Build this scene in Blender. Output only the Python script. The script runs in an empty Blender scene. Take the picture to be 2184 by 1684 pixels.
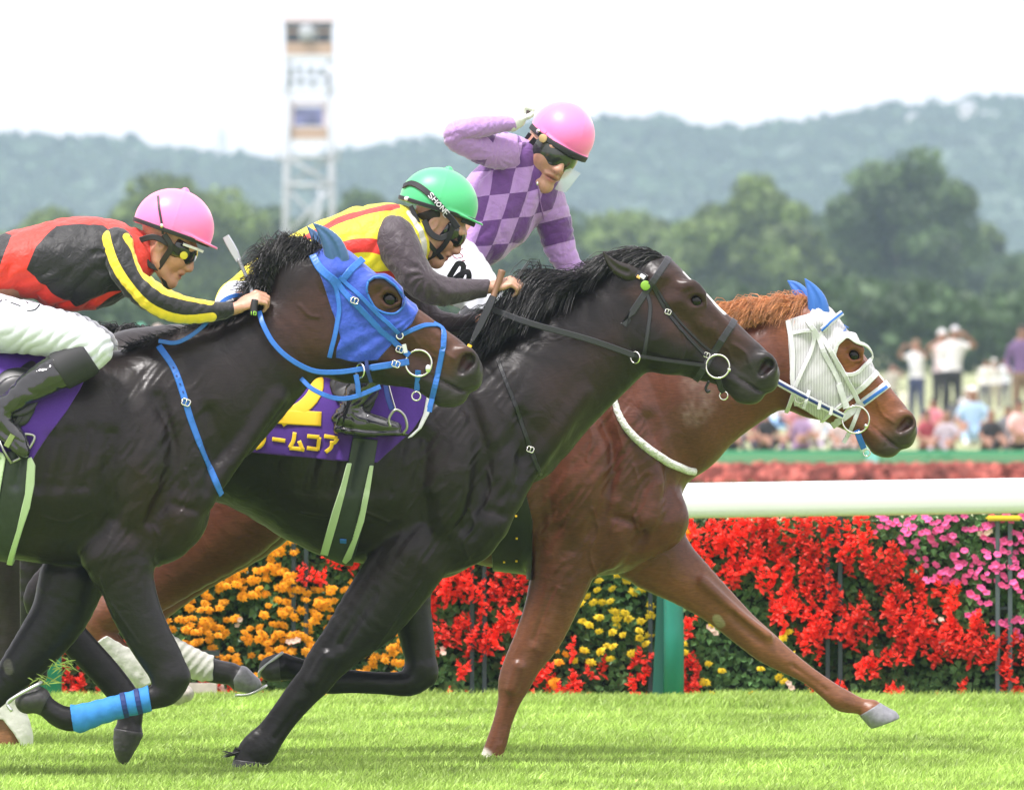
import bpy, bmesh, math, random, time
import numpy as np
from mathutils import Vector, Matrix
from mathutils.bvhtree import BVHTree
from mathutils.geometry import tessellate_polygon
import openvdb
T0 = time.time()
random.seed(7); np.random.seed(7)
f32 = np.float32
sc = bpy.context.scene
COL = sc.collection

# ------------------------------------------------------------------ camera, sky, sun, exposure
FP = 25454.0      # focal length in photo units (photo taken as 2184 units wide)
CH = 1.56         # camera height
DM = 42.0         # camera to middle horse
cam = bpy.data.cameras.new('camera'); cam_o = bpy.data.objects.new('camera', cam); COL.objects.link(cam_o)
cam_o.location = (0, -DM, CH); cam_o.rotation_euler = (math.radians(90), 0, 0)
cam.sensor_width = 36; cam.lens = 36 * FP / 2184; cam.shift_y = -150 / 2184
cam.clip_start = 1; cam.clip_end = 8000
cam.dof.use_dof = True; cam.dof.focus_distance = 41.9; cam.dof.aperture_fstop = 11
sc.camera = cam_o
SUN_EL, SUN_ROT = 66, -50     # degrees; sun high, on the camera's left
w = bpy.data.worlds.new('World'); sc.world = w; w.use_nodes = True
nt = w.node_tree; nt.nodes.clear()
sky = nt.nodes.new('ShaderNodeTexSky'); sky.sky_type = 'NISHITA'; sky.sun_disc = False
sky.sun_elevation = math.radians(SUN_EL); sky.sun_rotation = math.radians(180 + SUN_ROT)
sky.dust_density = 6; sky.air_density = 1.0; sky.ozone_density = 1
hsv = nt.nodes.new('ShaderNodeHueSaturation'); hsv.inputs['Saturation'].default_value = 0.22
mx = nt.nodes.new('ShaderNodeMix'); mx.data_type = 'RGBA'; mx.inputs[0].default_value = 0.72
mx.inputs[7].default_value = (11.6, 11.1, 11.9, 1)   # the even white of the cloud sheet, in the sky texture's units
bg = nt.nodes.new('ShaderNodeBackground'); bg.inputs[1].default_value = 0.1
out = nt.nodes.new('ShaderNodeOutputWorld')
nt.links.new(sky.outputs[0], hsv.inputs['Color']); nt.links.new(hsv.outputs[0], mx.inputs[6])
nt.links.new(mx.outputs[2], bg.inputs[0]); nt.links.new(bg.outputs[0], out.inputs[0])
sl = bpy.data.lights.new('sun', 'SUN'); sl.energy = 3.4; sl.angle = math.radians(9); sl.color = (1, .95, .93)
so = bpy.data.objects.new('sun', sl); COL.objects.link(so)
_el, _az = math.radians(SUN_EL), math.radians(SUN_ROT)
sdir = Vector((math.sin(_az) * math.cos(_el), -math.cos(_az) * math.cos(_el), math.sin(_el)))
so.rotation_euler = sdir.to_track_quat('Z', 'Y').to_euler(); so.location = (0, 0, 30)
sc.view_settings.view_transform = 'Standard'; sc.view_settings.look = 'None'
sc.view_settings.gamma = 1; sc.view_settings.use_curve_mapping = False
sc.view_settings.exposure = 0.68
sc.render.engine = 'CYCLES'
sc.cycles.use_denoising = True; sc.cycles.max_bounces = 6; sc.cycles.volume_bounces = 1
sc.cycles.diffuse_bounces = 3; sc.cycles.transparent_max_bounces = 12

# ------------------------------------------------------------------ materials
def new_mat(name):
    m = bpy.data.materials.new(name); m.use_nodes = True
    return m, m.node_tree.nodes, m.node_tree.links, m.node_tree.nodes['Principled BSDF']
def c4(c): return (c[0], c[1], c[2], 1)
def mat(name, col, rough=.6, spec=.5, metal=0, var=.0, vscale=20, bump=0, bscale=100, sheen=0, coat=0, sss=0, trans=0, alpha=1, attr=None, stretch=None, bdist=.004):
    m, N, L, b = new_mat(name)
    b.inputs['Base Color'].default_value = c4(col); b.inputs['Roughness'].default_value = rough
    b.inputs['Specular IOR Level'].default_value = spec; b.inputs['Metallic'].default_value = metal
    b.inputs['Sheen Weight'].default_value = sheen; b.inputs['Sheen Roughness'].default_value = .4
    b.inputs['Coat Weight'].default_value = coat; b.inputs['Coat Roughness'].default_value = .12
    b.inputs['Transmission Weight'].default_value = trans; b.inputs['Alpha'].default_value = alpha
    if sss: b.inputs['Subsurface Weight'].default_value = sss; b.inputs['Subsurface Radius'].default_value = (.012, .004, .002); b.inputs['Subsurface Scale'].default_value = 1
    tc = N.new('ShaderNodeTexCoord'); src = tc.outputs['Object']
    if stretch:
        mp = N.new('ShaderNodeMapping'); mp.inputs['Scale'].default_value = stretch; L.new(src, mp.inputs[0]); src = mp.outputs[0]
    cur = None
    if attr:
        a = N.new('ShaderNodeAttribute'); a.attribute_name = attr; cur = a.outputs['Color']
    if var:
        n = N.new('ShaderNodeTexNoise'); n.inputs['Scale'].default_value = vscale; n.inputs['Detail'].default_value = 5
        L.new(src, n.inputs['Vector'])
        r = N.new('ShaderNodeMapRange'); r.inputs[1].default_value = .3; r.inputs[2].default_value = .7
        r.inputs[3].default_value = 1 - var; r.inputs[4].default_value = 1 + var; L.new(n.outputs[0], r.inputs[0])
        mm = N.new('ShaderNodeVectorMath'); mm.operation = 'SCALE'
        if cur: L.new(cur, mm.inputs[0])
        else: mm.inputs[0].default_value = col[:3]
        L.new(r.outputs[0], mm.inputs['Scale']); cur = mm.outputs[0]
    if cur: L.new(cur, b.inputs['Base Color'])
    if bump:
        n = N.new('ShaderNodeTexNoise'); n.inputs['Scale'].default_value = bscale; n.inputs['Detail'].default_value = 4
        L.new(src, n.inputs['Vector']); bp = N.new('ShaderNodeBump'); bp.inputs['Strength'].default_value = bump
        bp.inputs['Distance'].default_value = bdist; L.new(n.outputs[0], bp.inputs['Height']); L.new(bp.outputs[0], b.inputs['Normal'])
    return m
def pattern_mat(name, base, layers, rough=.55, sheen=.2, bump=.5, check=None):
    """base colour, then each (attribute, colour): where the stored signed distance is negative the colour lies on top"""
    m, N, L, b = new_mat(name); b.inputs['Roughness'].default_value = rough; b.inputs['Sheen Weight'].default_value = sheen
    b.inputs['Specular IOR Level'].default_value = .4
    cur = N.new('ShaderNodeRGB'); cur.outputs[0].default_value = c4(base); cur = cur.outputs[0]
    if check:
        def fl(a):
            t = N.new('ShaderNodeAttribute'); t.attribute_name = a; f = N.new('ShaderNodeMath'); f.operation = 'FLOOR'; L.new(t.outputs['Fac'], f.inputs[0]); return f
        s = N.new('ShaderNodeMath'); s.operation = 'ADD'; L.new(fl('ca').outputs[0], s.inputs[0]); L.new(fl('cb').outputs[0], s.inputs[1])
        md = N.new('ShaderNodeMath'); md.operation = 'FLOORED_MODULO'; md.inputs[1].default_value = 2; L.new(s.outputs[0], md.inputs[0])
        x = N.new('ShaderNodeMix'); x.data_type = 'RGBA'; L.new(md.outputs[0], x.inputs[0]); L.new(cur, x.inputs[6]); x.inputs[7].default_value = c4(check); cur = x.outputs[2]
    for an, c in layers:
        t = N.new('ShaderNodeAttribute'); t.attribute_name = an
        r = N.new('ShaderNodeMapRange'); r.inputs[1].default_value = -.5; r.inputs[2].default_value = .5; r.inputs[3].default_value = 1; r.inputs[4].default_value = 0
        L.new(t.outputs['Fac'], r.inputs[0])
        x = N.new('ShaderNodeMix'); x.data_type = 'RGBA'; L.new(r.outputs[0], x.inputs[0]); L.new(cur, x.inputs[6]); x.inputs[7].default_value = c4(c); cur = x.outputs[2]
    n2 = N.new('ShaderNodeTexNoise'); n2.inputs['Scale'].default_value = 9; n2.inputs['Detail'].default_value = 3
    r = N.new('ShaderNodeMapRange'); r.inputs[3].default_value = .86; r.inputs[4].default_value = 1.1; L.new(n2.outputs[0], r.inputs[0])
    tc = N.new('ShaderNodeTexCoord'); L.new(tc.outputs['Object'], n2.inputs['Vector'])
    mm = N.new('ShaderNodeVectorMath'); mm.operation = 'SCALE'; L.new(cur, mm.inputs[0]); L.new(r.outputs[0], mm.inputs['Scale'])
    L.new(mm.outputs[0], b.inputs['Base Color'])
    n = N.new('ShaderNodeTexNoise'); n.inputs['Scale'].default_value = 26; n.inputs['Detail'].default_value = 4; n.inputs['Distortion'].default_value = 1.4
    L.new(tc.outputs['Object'], n.inputs['Vector']); bp = N.new('ShaderNodeBump'); bp.inputs['Strength'].default_value = bump; bp.inputs['Distance'].default_value = .012
    L.new(n.outputs[0], bp.inputs['Height']); L.new(bp.outputs[0], b.inputs['Normal'])
    return m
def leaf_mat(name, col, var=.3, rough=.5, trans=.35, vscale=3):
    m, N, L, b = new_mat(name)
    b.inputs['Roughness'].default_value = rough; b.inputs['Specular IOR Level'].default_value = .35
    g = N.new('ShaderNodeNewGeometry'); r = N.new('ShaderNodeMapRange'); r.inputs[3].default_value = 1 - var; r.inputs[4].default_value = 1 + var
    L.new(g.outputs['Random Per Island'], r.inputs[0])
    n = N.new('ShaderNodeTexNoise'); n.inputs['Scale'].default_value = vscale; L.new(g.outputs['Position'], n.inputs['Vector'])
    r2 = N.new('ShaderNodeMapRange'); r2.inputs[1].default_value = .3; r2.inputs[2].default_value = .7; r2.inputs[3].default_value = 1 - var; r2.inputs[4].default_value = 1 + var
    L.new(n.outputs[0], r2.inputs[0]); mu = N.new('ShaderNodeMath'); mu.operation = 'MULTIPLY'; L.new(r.outputs[0], mu.inputs[0]); L.new(r2.outputs[0], mu.inputs[1])
    mm = N.new('ShaderNodeVectorMath'); mm.operation = 'SCALE'; mm.inputs[0].default_value = col; L.new(mu.outputs[0], mm.inputs['Scale'])
    L.new(mm.outputs[0], b.inputs['Base Color'])
    if trans:
        t = N.new('ShaderNodeBsdfTranslucent'); L.new(mm.outputs[0], t.inputs[0]); ms = N.new('ShaderNodeMixShader'); ms.inputs[0].default_value = trans
        o = N['Material Output']; L.new(b.outputs[0], ms.inputs[1]); L.new(t.outputs[0], ms.inputs[2]); L.new(ms.outputs[0], o.inputs[0])
    return m

# ------------------------------------------------------------------ objects
def mesh_data(name, verts, polys, mats=(), smooth=True, mi=None):
    me = bpy.data.meshes.new(name)
    verts = np.asarray(verts, dtype=f32)
    if isinstance(polys, np.ndarray):
        n, k = polys.shape
        me.vertices.add(len(verts)); me.vertices.foreach_set('co', verts.ravel())
        me.loops.add(n * k); me.loops.foreach_set('vertex_index', polys.astype(np.int32).ravel())
        me.polygons.add(n); me.polygons.foreach_set('loop_start', np.arange(0, n * k, k, dtype=np.int32))
        me.update(calc_edges=True)
    else:
        me.from_pydata([tuple(v) for v in verts.tolist()], [], polys); me.update()
    me.polygons.foreach_set('use_smooth', np.full(len(me.polygons), smooth))
    for m in mats: me.materials.append(m)
    if mi is not None: me.polygons.foreach_set('material_index', np.asarray(mi, dtype=np.int32))
    return me
def link(name, me, parent=None, loc=None, **props):
    o = bpy.data.objects.new(name, me); COL.objects.link(o)
    if parent is not None: o.parent = parent
    if loc is not None: o.location = loc
    for k, v in props.items(): o[k] = v
    return o
def W(px, py, y):
    s = (DM + y) / FP
    return ((px - 1092) * s, y, CH - (py - 692) * s)
class Thing:
    """a top-level thing whose parts are traced in photo units on the plane y = y0 and given real depth (third coordinate, same units)"""
    def __init__(s, name, label, cat, px, y0, group=None, z=0.0):
        s.s = (DM + y0) / FP; s.y0 = y0
        s.loc = np.array([(px - 1092) * s.s, y0, z])
        s.root = link(name, None, None, tuple(s.loc), label=label, category=cat)
        s.root.empty_display_size = .1
        if group: s.root['group'] = group
    def xyz(s, P):
        P = np.asarray(P, dtype=np.float64).reshape(-1, 3)
        return np.stack([(P[:, 0] - 1092) * s.s, s.y0 + P[:, 2] * s.s, CH - (P[:, 1] - 692) * s.s], 1) - s.loc
    def part(s, name, P, polys, m, parent=None, smooth=True, label=None, attrs=None, mi=None, kind=None):
        me = mesh_data(name, s.xyz(P), polys, m if isinstance(m, (list, tuple)) else [m], smooth, mi)
        for an, (ty, data) in (attrs or {}).items():
            a = me.attributes.new(an, ty, 'POINT')
            a.data.foreach_set('color' if ty == 'FLOAT_COLOR' else 'value', np.asarray(data, dtype=f32).ravel())
        o = link(name, me, parent or s.root)
        if label: o['label'] = label
        if kind: o['kind'] = kind
        return o

# ------------------------------------------------------------------ distance fields
def crom(pts, n):
    P = np.asarray(pts, dtype=np.float64)
    if len(P) < 3 or n < 2: return P
    Q = np.vstack([2 * P[0] - P[1], P, 2 * P[-1] - P[-2]]); o = []
    for i in range(1, len(Q) - 2):
        a, b, c, d = Q[i - 1:i + 3]
        for j in range(n):
            t = j / n
            o.append(.5 * (2 * b + (c - a) * t + (2 * a - 5 * b + 4 * c - d) * t * t + (3 * b - a - 3 * c + d) * t ** 3))
    o.append(P[-1]); o = np.array(o)
    if o.shape[1] > 3: o[:, 3:5] = np.maximum(o[:, 3:5], P[:, 3:5].min() * .8)
    return o
def pairs(L):
    """(u1,v1, u2,v2, half depth, depth offset) -> chain points"""
    return [((a + c) / 2, (b + d) / 2, wo, math.hypot(a - c, b - d) / 2, hb) for a, b, c, d, hb, wo in L]
def poly_sd(U, V, poly):
    P = np.asarray(poly, dtype=np.float64); d = np.full(np.broadcast(U, V).shape, 1e9); s = np.ones_like(d)
    n = len(P)
    for i in range(n):
        a = P[i]; b = P[i - 1]; e = b - a
        wx = U - a[0]; wy = V - a[1]
        t = np.clip((wx * e[0] + wy * e[1]) / max(e @ e, 1e-9), 0, 1)
        bx = wx - e[0] * t; by = wy - e[1] * t
        d = np.minimum(d, bx * bx + by * by)
        c1 = V >= a[1]; c2 = V < b[1]; c3 = e[0] * wy > e[1] * wx
        s = np.where((c1 & c2 & c3) | (~c1 & ~c2 & ~c3), -s, s)
    return s * np.sqrt(d)
def line_sd(U, V, pts, hw):
    P = crom(pts, 5); d = np.full(np.broadcast(U, V).shape, 1e9)
    for i in range(len(P) - 1):
        a, e = P[i], P[i + 1] - P[i]; wx = U - a[0]; wy = V - a[1]
        t = np.clip((wx * e[0] + wy * e[1]) / max(e[:2] @ e[:2], 1e-9), 0, 1)
        r = hw if len(a) < 3 else a[2] + e[2] * t
        d = np.minimum(d, np.hypot(wx - e[0] * t, wy - e[1] * t) - r)
    return d
class Field:
    def __init__(s, b, h):
        s.h = h; s.ax = [np.arange(lo, hi + h, h, dtype=f32) for lo, hi in b]
        s.o = np.array([a[0] for a in s.ax]); s.G = np.full([len(a) for a in s.ax], 1e3, dtype=f32)
    def sl(s, lo, hi):
        r = []
        for i in range(3):
            a = int(max(0, math.floor((lo[i] - s.o[i]) / s.h))); b = int(min(len(s.ax[i]), math.ceil((hi[i] - s.o[i]) / s.h) + 1))
            if b <= a: return None
            r.append(slice(a, b))
        return tuple(r)
    def grids(s, sl):
        return s.ax[0][sl[0]][:, None, None], s.ax[1][sl[1]][None, :, None], s.ax[2][sl[2]][None, None, :]
    def _chain(s, pts, n, pad, wref):
        P = crom(pts, n)
        if len(P) == 1: P = np.vstack([P, P + [.01, 0, 0, 0, 0]])
        R = np.maximum(P[:, 3], P[:, 4]).max() + pad
        lo = (P[:, :3] - R).min(0); hi = (P[:, :3] + R).max(0); S = s.sl(lo, hi)
        if S is None: return None, None
        T = np.full([x.stop - x.start for x in S], 1e3, dtype=f32)
        wref = np.array(wref, dtype=np.float64)
        for i in range(len(P) - 1):
            p, q = P[i], P[i + 1]; r = max(p[3], p[4], q[3], q[4]) + pad
            S2 = s.sl(np.minimum(p[:3], q[:3]) - r, np.maximum(p[:3], q[:3]) + r)
            if S2 is None: continue
            S2 = tuple(slice(max(m.start, k.start), min(m.stop, k.stop)) for m, k in zip(S2, S))
            if any(m.stop <= m.start for m in S2): continue
            U, V, X = s.grids(S2)
            d = q[:3] - p[:3]; Ln = np.linalg.norm(d)
            dh = d / Ln if Ln > 1e-6 else np.array([1., 0, 0])
            ew = wref - dh * (wref @ dh)
            if np.linalg.norm(ew) < .15: ew = np.array([0, 1., 0]) - dh * dh[1]
            ew /= np.linalg.norm(ew); ea = np.cross(dh, ew)
            x, y, z = U - f32(p[0]), V - f32(p[1]), X - f32(p[2])
            al = x * f32(dh[0]) + y * f32(dh[1]) + z * f32(dh[2])
            t = np.clip(al / f32(max(Ln, 1e-6)), 0, 1)
            qt = al - t * f32(Ln)
            qa = x * f32(ea[0]) + y * f32(ea[1]) + z * f32(ea[2])
            qw = x * f32(ew[0]) + y * f32(ew[1]) + z * f32(ew[2])
            a = f32(p[3]) + f32(q[3] - p[3]) * t; b = f32(p[4]) + f32(q[4] - p[4]) * t
            a2 = (qa / a) ** 2 + (qt / a) ** 2; b2 = (qw / b) ** 2
            k0 = np.sqrt(a2 + b2); k1 = np.sqrt(a2 / a ** 2 + b2 / b ** 2) + f32(1e-9)
            dd = k0 * (k0 - 1) / k1
            S3 = tuple(slice(m.start - k.start, m.stop - k.start) for m, k in zip(S2, S))
            T[S3] = np.minimum(T[S3], dd.astype(f32))
        return S, T
    def add(s, pts, k=20, n=3, wref=(0, 0, 1), mirror=False):
        for sg in ((1, -1) if mirror else (1,)):
            Q = [(p[0], p[1], p[2] * sg, p[3], p[4] if len(p) > 4 else p[3]) for p in pts]
            S, T = s._chain(Q, n, k + s.h * 4, wref)
            if S is None: continue
            g = s.G[S]; hh = np.maximum(k - np.abs(g - T), 0) / k
            s.G[S] = np.minimum(g, T) - hh * hh * (k * .25)
    def sub(s, pts, k=6, n=3, wref=(0, 0, 1), mirror=False):
        for sg in ((1, -1) if mirror else (1,)):
            Q = [(p[0], p[1], p[2] * sg, p[3], p[4] if len(p) > 4 else p[3]) for p in pts]
            S, T = s._chain(Q, n, k + s.h * 4, wref)
            if S is None: continue
            g = s.G[S]; T = -T; hh = np.maximum(k - np.abs(g - T), 0) / k
            s.G[S] = np.maximum(g, T) + hh * hh * (k * .25)
    def ell(s, c, R, r, k=10, sub=False):
        """ellipsoid at c, axes = rows of R, radii r"""
        c = np.array(c, float); R = np.array(R, float); m = max(r) + k + s.h * 4
        S = s.sl(c - m, c + m)
        if S is None: return
        U, V, X = s.grids(S); x, y, z = U - c[0], V - c[1], X - c[2]
        q = [(x * R[i][0] + y * R[i][1] + z * R[i][2]) / r[i] for i in range(3)]
        k0 = np.sqrt(q[0] ** 2 + q[1] ** 2 + q[2] ** 2); k1 = np.sqrt((q[0] / r[0]) ** 2 + (q[1] / r[1]) ** 2 + (q[2] / r[2]) ** 2) + 1e-9
        T = (k0 * (k0 - 1) / k1).astype(f32); g = s.G[S]
        if sub:
            T = -T; hh = np.maximum(k - np.abs(g - T), 0) / k; s.G[S] = np.maximum(g, T) + hh * hh * (k * .25)
        else:
            hh = np.maximum(k - np.abs(g - T), 0) / k; s.G[S] = np.minimum(g, T) - hh * hh * (k * .25)
    def cut(s, n, d):
        """keep where n.p < d"""
        U, V, X = s.ax[0][:, None, None], s.ax[1][None, :, None], s.ax[2][None, None, :]
        s.G = np.maximum(s.G, (U * n[0] + V * n[1] + X * n[2] - d).astype(f32))
    def slice(s, lo, hi, n, d):
        S = s.sl(lo, hi); U, V, X = s.grids(S); s.G[S] = np.maximum(s.G[S], (U * n[0] + V * n[1] + X * n[2] - d).astype(f32))
    def mesh(s): return polygonize(s.G, s.o, s.h)
def polygonize(G, o, h):
    g = openvdb.FloatGrid(50.0); A = np.clip(G / h, -4, 4).astype(np.float32)
    A = np.pad(A, 1, constant_values=4.0)
    g = openvdb.FloatGrid(4.0); g.copyFromArray(A)
    pts, tris, quads = g.convertToPolygons(isovalue=0.0, adaptivity=0.0)
    pts = (np.asarray(pts) - 1) * h + np.asarray(o)
    F = np.asarray(quads)
    if len(tris): F = np.vstack([F, np.hstack([tris, tris[:, :1]])]) if len(F) else np.hstack([tris, tris[:, :1]])
    a, b, c, d = pts[F[:, 0]], pts[F[:, 1]], pts[F[:, 2]], pts[F[:, 3]]
    vol = np.einsum('ij,ij->i', a, np.cross(b, c)).sum() + np.einsum('ij,ij->i', a, np.cross(c, d)).sum()
    if vol < 0: F = F[:, ::-1].copy()
    return pts, F
def keep_big(P, F):
    return P, F
def vnormals(P, F):
    n = np.cross(P[F[:, 2]] - P[F[:, 0]], P[F[:, 3]] - P[F[:, 1]]); N = np.zeros_like(P)
    for i in range(4): np.add.at(N, F[:, i], n)
    return N / (np.linalg.norm(N, axis=1)[:, None] + 1e-9)
def relax(P, F, it=2, f=.5):
    for _ in range(it):
        S = np.zeros_like(P); C = np.zeros(len(P))
        for i in range(4):
            j = F[:, (i + 1) % 4]; np.add.at(S, F[:, i], P[j]); np.add.at(C, F[:, i], 1)
            np.add.at(S, j, P[F[:, i]]); np.add.at(C, j, 1)
        P = P * (1 - f) + f * S / np.maximum(C, 1)[:, None]
    return P
def upsample(A, ax):
    n = A.shape[ax]; a = np.take(A, range(n - 1), ax); b = np.take(A, range(1, n), ax)
    sh = list(A.shape); sh[ax] = 2 * n - 1; R = np.empty(sh, dtype=f32)
    i = [slice(None)] * 3; i[ax] = slice(0, None, 2); R[tuple(i)] = A
    i[ax] = slice(1, None, 2); R[tuple(i)] = (a + b) / 2
    return R
def shell(F, poly, off=4, holes=(), wr=None, ups=1, pad=12, wave=None):
    """solid that follows the field's surface at distance off inside a side-view outline"""
    P = np.asarray(poly, float); w0, w1 = (F.ax[2][0], F.ax[2][-1]) if wr is None else wr
    S = F.sl((P[:, 0].min() - pad, P[:, 1].min() - pad, w0 - 6), (P[:, 0].max() + pad, P[:, 1].max() + pad, w1 + 6))
    A = F.G[S].copy(); o = [F.ax[i][S[i]][0] for i in range(3)]; h = F.h
    for _ in range(ups):
        for i in range(3): A = upsample(A, i)
        h /= 2
    u = o[0] + h * np.arange(A.shape[0]); v = o[1] + h * np.arange(A.shape[1]); x = o[2] + h * np.arange(A.shape[2])
    sd = poly_sd(u[:, None], v[None, :], P)
    for hp in holes: sd = np.maximum(sd, -poly_sd(u[:, None], v[None, :], hp))
    R = np.maximum(A - off, sd[:, :, None])
    if wr is not None: R = np.maximum(R, np.maximum(w0 - x, x - w1)[None, None, :])
    return polygonize(R.astype(f32), o, h)
# value noise
_RT = np.random.RandomState(3).rand(64, 64, 64).astype(f32)
def vnoise(P, sc_):
    q = np.asarray(P) / sc_; i = np.floor(q).astype(int); f = q - i; f = f * f * (3 - 2 * f); r = 0
    for a in (0, 1):
        for b in (0, 1):
            for c in (0, 1):
                wt = (f[:, 0] if a else 1 - f[:, 0]) * (f[:, 1] if b else 1 - f[:, 1]) * (f[:, 2] if c else 1 - f[:, 2])
                r = r + wt * _RT[(i[:, 0] + a) & 63, (i[:, 1] + b) & 63, (i[:, 2] + c) & 63]
    return r * 2 - 1
class Surf:
    """surface to lay straps on (photo units)"""
    def __init__(s, P, F): s.b = BVHTree.FromPolygons([tuple(p) for p in P.tolist()], F.tolist())
    def near(s, u, v, side=-1):
        h = s.b.ray_cast(Vector((u, v, side * 600)), Vector((0, 0, -side)))
        return (h[0], h[1]) if h[0] is not None else (None, None)
def ribbon(P, Nn, width, th):
    """flat strap along points P (n,3) lying against normals Nn"""
    P = np.asarray(P, float); Nn = np.asarray(Nn, float); n = len(P)
    T = np.gradient(P, axis=0); T /= np.linalg.norm(T, axis=1)[:, None] + 1e-9
    Nn = Nn - T * (Nn * T).sum(1)[:, None]; Nn /= np.linalg.norm(Nn, axis=1)[:, None] + 1e-9
    B = np.cross(T, Nn); wd = (np.ones(n) * width if np.isscalar(width) else np.interp(np.linspace(0, 1, n), np.linspace(0, 1, len(width)), width))[:, None] / 2
    V = np.stack([P - B * wd, P - B * wd * .8 + Nn * th, P + B * wd * .8 + Nn * th, P + B * wd, P + B * wd - Nn * th, P - B * wd - Nn * th], 1).reshape(-1, 3)
    F = []
    for i in range(n - 1):
        for j in range(6):
            a = i * 6 + j; b = i * 6 + (j + 1) % 6; F.append((a, b, b + 6, a + 6))
    F.append((0, 5, 4, 3)); F.append((0, 3, 2, 1)); e = (n - 1) * 6; F.append((e, e + 1, e + 2, e + 3)); F.append((e, e + 3, e + 4, e + 5))
    return V, np.array(F)
def drape(S, pts, off=1.5, side=-1, step=6, wdef=None):
    """resample 2D polyline and drop it on the surface"""
    P = crom([p[:2] for p in pts], 8); L = np.r_[0, np.cumsum(np.linalg.norm(np.diff(P, axis=0), axis=1))]
    m = max(3, int(L[-1] / step)); t = np.linspace(0, L[-1], m); Q = np.stack([np.interp(t, L, P[:, 0]), np.interp(t, L, P[:, 1])], 1)
    O = []; N = []; ok = []
    for u, v in Q:
        c, nn = S.near(u, v, side)
        if c is None: O.append(None); N.append(None)
        else: O.append(c[2]); N.append(np.array(nn))
    idx = [i for i, x in enumerate(O) if x is not None]
    if not idx: O = [wdef or 0] * m; N = [np.array([0, 0, side * 1.])] * m
    else:
        O = np.interp(range(m), idx, [O[i] for i in idx]); NN = np.array([N[i] for i in idx])
        N = np.stack([np.interp(range(m), idx, NN[:, j]) for j in range(3)], 1)
    O = np.asarray(O, float).copy()
    for _ in range(2): O[1:-1] = side * np.maximum(side * O[1:-1], side * (O[:-2] + O[2:]) / 2) if side > 0 else np.minimum(O[1:-1], (O[:-2] + O[2:]) / 2)
    N = np.asarray(N); P3 = np.c_[Q, O] + N * off
    return P3, N
def strap(th, name, S, pts, width, m, thick=1.3, off=1.2, side=-1, parent=None, step=6, label=None):
    P, N = drape(S, pts, off, side, step); V, F = ribbon(P, N, width, thick)
    return th.part(name, V, F, m, parent, smooth=False, label=label)
def strap3(th, name, pts, width, m, thick=1.3, nrm=(0, 0, -1), parent=None, n=8, label=None):
    """strap through free space: points carry their own depth"""
    P = crom([p[:3] for p in pts], n); V, F = ribbon(P, np.tile(nrm, (len(P), 1)), width, thick)
    return th.part(name, V, F, m, parent, smooth=False, label=label)
def tube(P, r, ns=8):
    P = np.asarray(P, float); n = len(P); r = np.ones(n) * r if np.isscalar(r) else np.interp(np.linspace(0, 1, n), np.linspace(0, 1, len(r)), r)
    T = np.gradient(P, axis=0); T /= np.linalg.norm(T, axis=1)[:, None] + 1e-9
    ref = np.array([0, 0, 1.]) if abs(T[:, 2]).max() < .9 else np.array([.3, 1., .1]); A = np.cross(T, ref); A /= np.linalg.norm(A, axis=1)[:, None] + 1e-9; B = np.cross(T, A)
    an = np.arange(ns) * 2 * math.pi / ns
    V = (P[:, None, :] + r[:, None, None] * (A[:, None, :] * np.cos(an)[None, :, None] + B[:, None, :] * np.sin(an)[None, :, None])).reshape(-1, 3)
    F = []
    for i in range(n - 1):
        for j in range(ns): F.append((i * ns + j, i * ns + (j + 1) % ns, (i + 1) * ns + (j + 1) % ns, (i + 1) * ns + j))
    V = np.vstack([V, P[0], P[-1]]); a = len(V) - 2
    for j in range(ns):
        F.append((a, (j + 1) % ns, j, j)); F.append((a + 1, (n - 1) * ns + j, (n - 1) * ns + (j + 1) % ns, (n - 1) * ns + (j + 1) % ns))
    F = [tuple(dict.fromkeys(f)) for f in F]
    return V, F
def cord(th, name, pts, r, m, parent=None, n=6, ns=8, label=None):
    V, F = tube(crom([p[:3] for p in pts], n), r, ns); return th.part(name, V, F, m, parent, label=label)
def torus(th, name, c, R, r, m, nrm=(0, 0, 1), parent=None, sq=1, label=None, rot=20):
    if name == 'buckle':        # square frame with a tongue
        q = R * .95; d = np.array(c, float); a_ = math.radians(rot); rx = np.array([math.cos(a_), math.sin(a_), 0]); ry = np.array([-math.sin(a_), math.cos(a_), 0])
        L = [d + rx * x * q + ry * y * q * .8 for x, y in ((-1, -.7), (-.7, -1), (.7, -1), (1, -.7), (1, .7), (.7, 1), (-.7, 1), (-1, .7), (-1, -.7))]
        V, F = tube(L, r, 6); k = len(V); V2, F2 = tube([d + ry * q * .8, d - np.array([0, 0, r]), d - ry * q * .9], r * .7, 5)
        return th.part(name, np.vstack([V, V2]), list(F) + [tuple(i + k for i in f) for f in F2], m, parent, label=label)
    nrm = np.array(nrm, float); nrm /= np.linalg.norm(nrm); a = np.cross(nrm, [0, 1, 0] if abs(nrm[1]) < .9 else [1, 0, 0]); a /= np.linalg.norm(a); b = np.cross(nrm, a)
    ns, nr = 28, 8; V = []; F = []
    for i in range(ns):
        t = i * 2 * math.pi / ns; d = a * math.cos(t) * sq + b * math.sin(t); cc = np.array(c) + d * R
        for j in range(nr):
            p = j * 2 * math.pi / nr; V.append(cc + r * (d * math.cos(p) + nrm * math.sin(p)))
            F.append((i * nr + j, i * nr + (j + 1) % nr, ((i + 1) % ns) * nr + (j + 1) % nr, ((i + 1) % ns) * nr + j))
    return th.part(name, V, F, m, parent, label=label)
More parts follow.
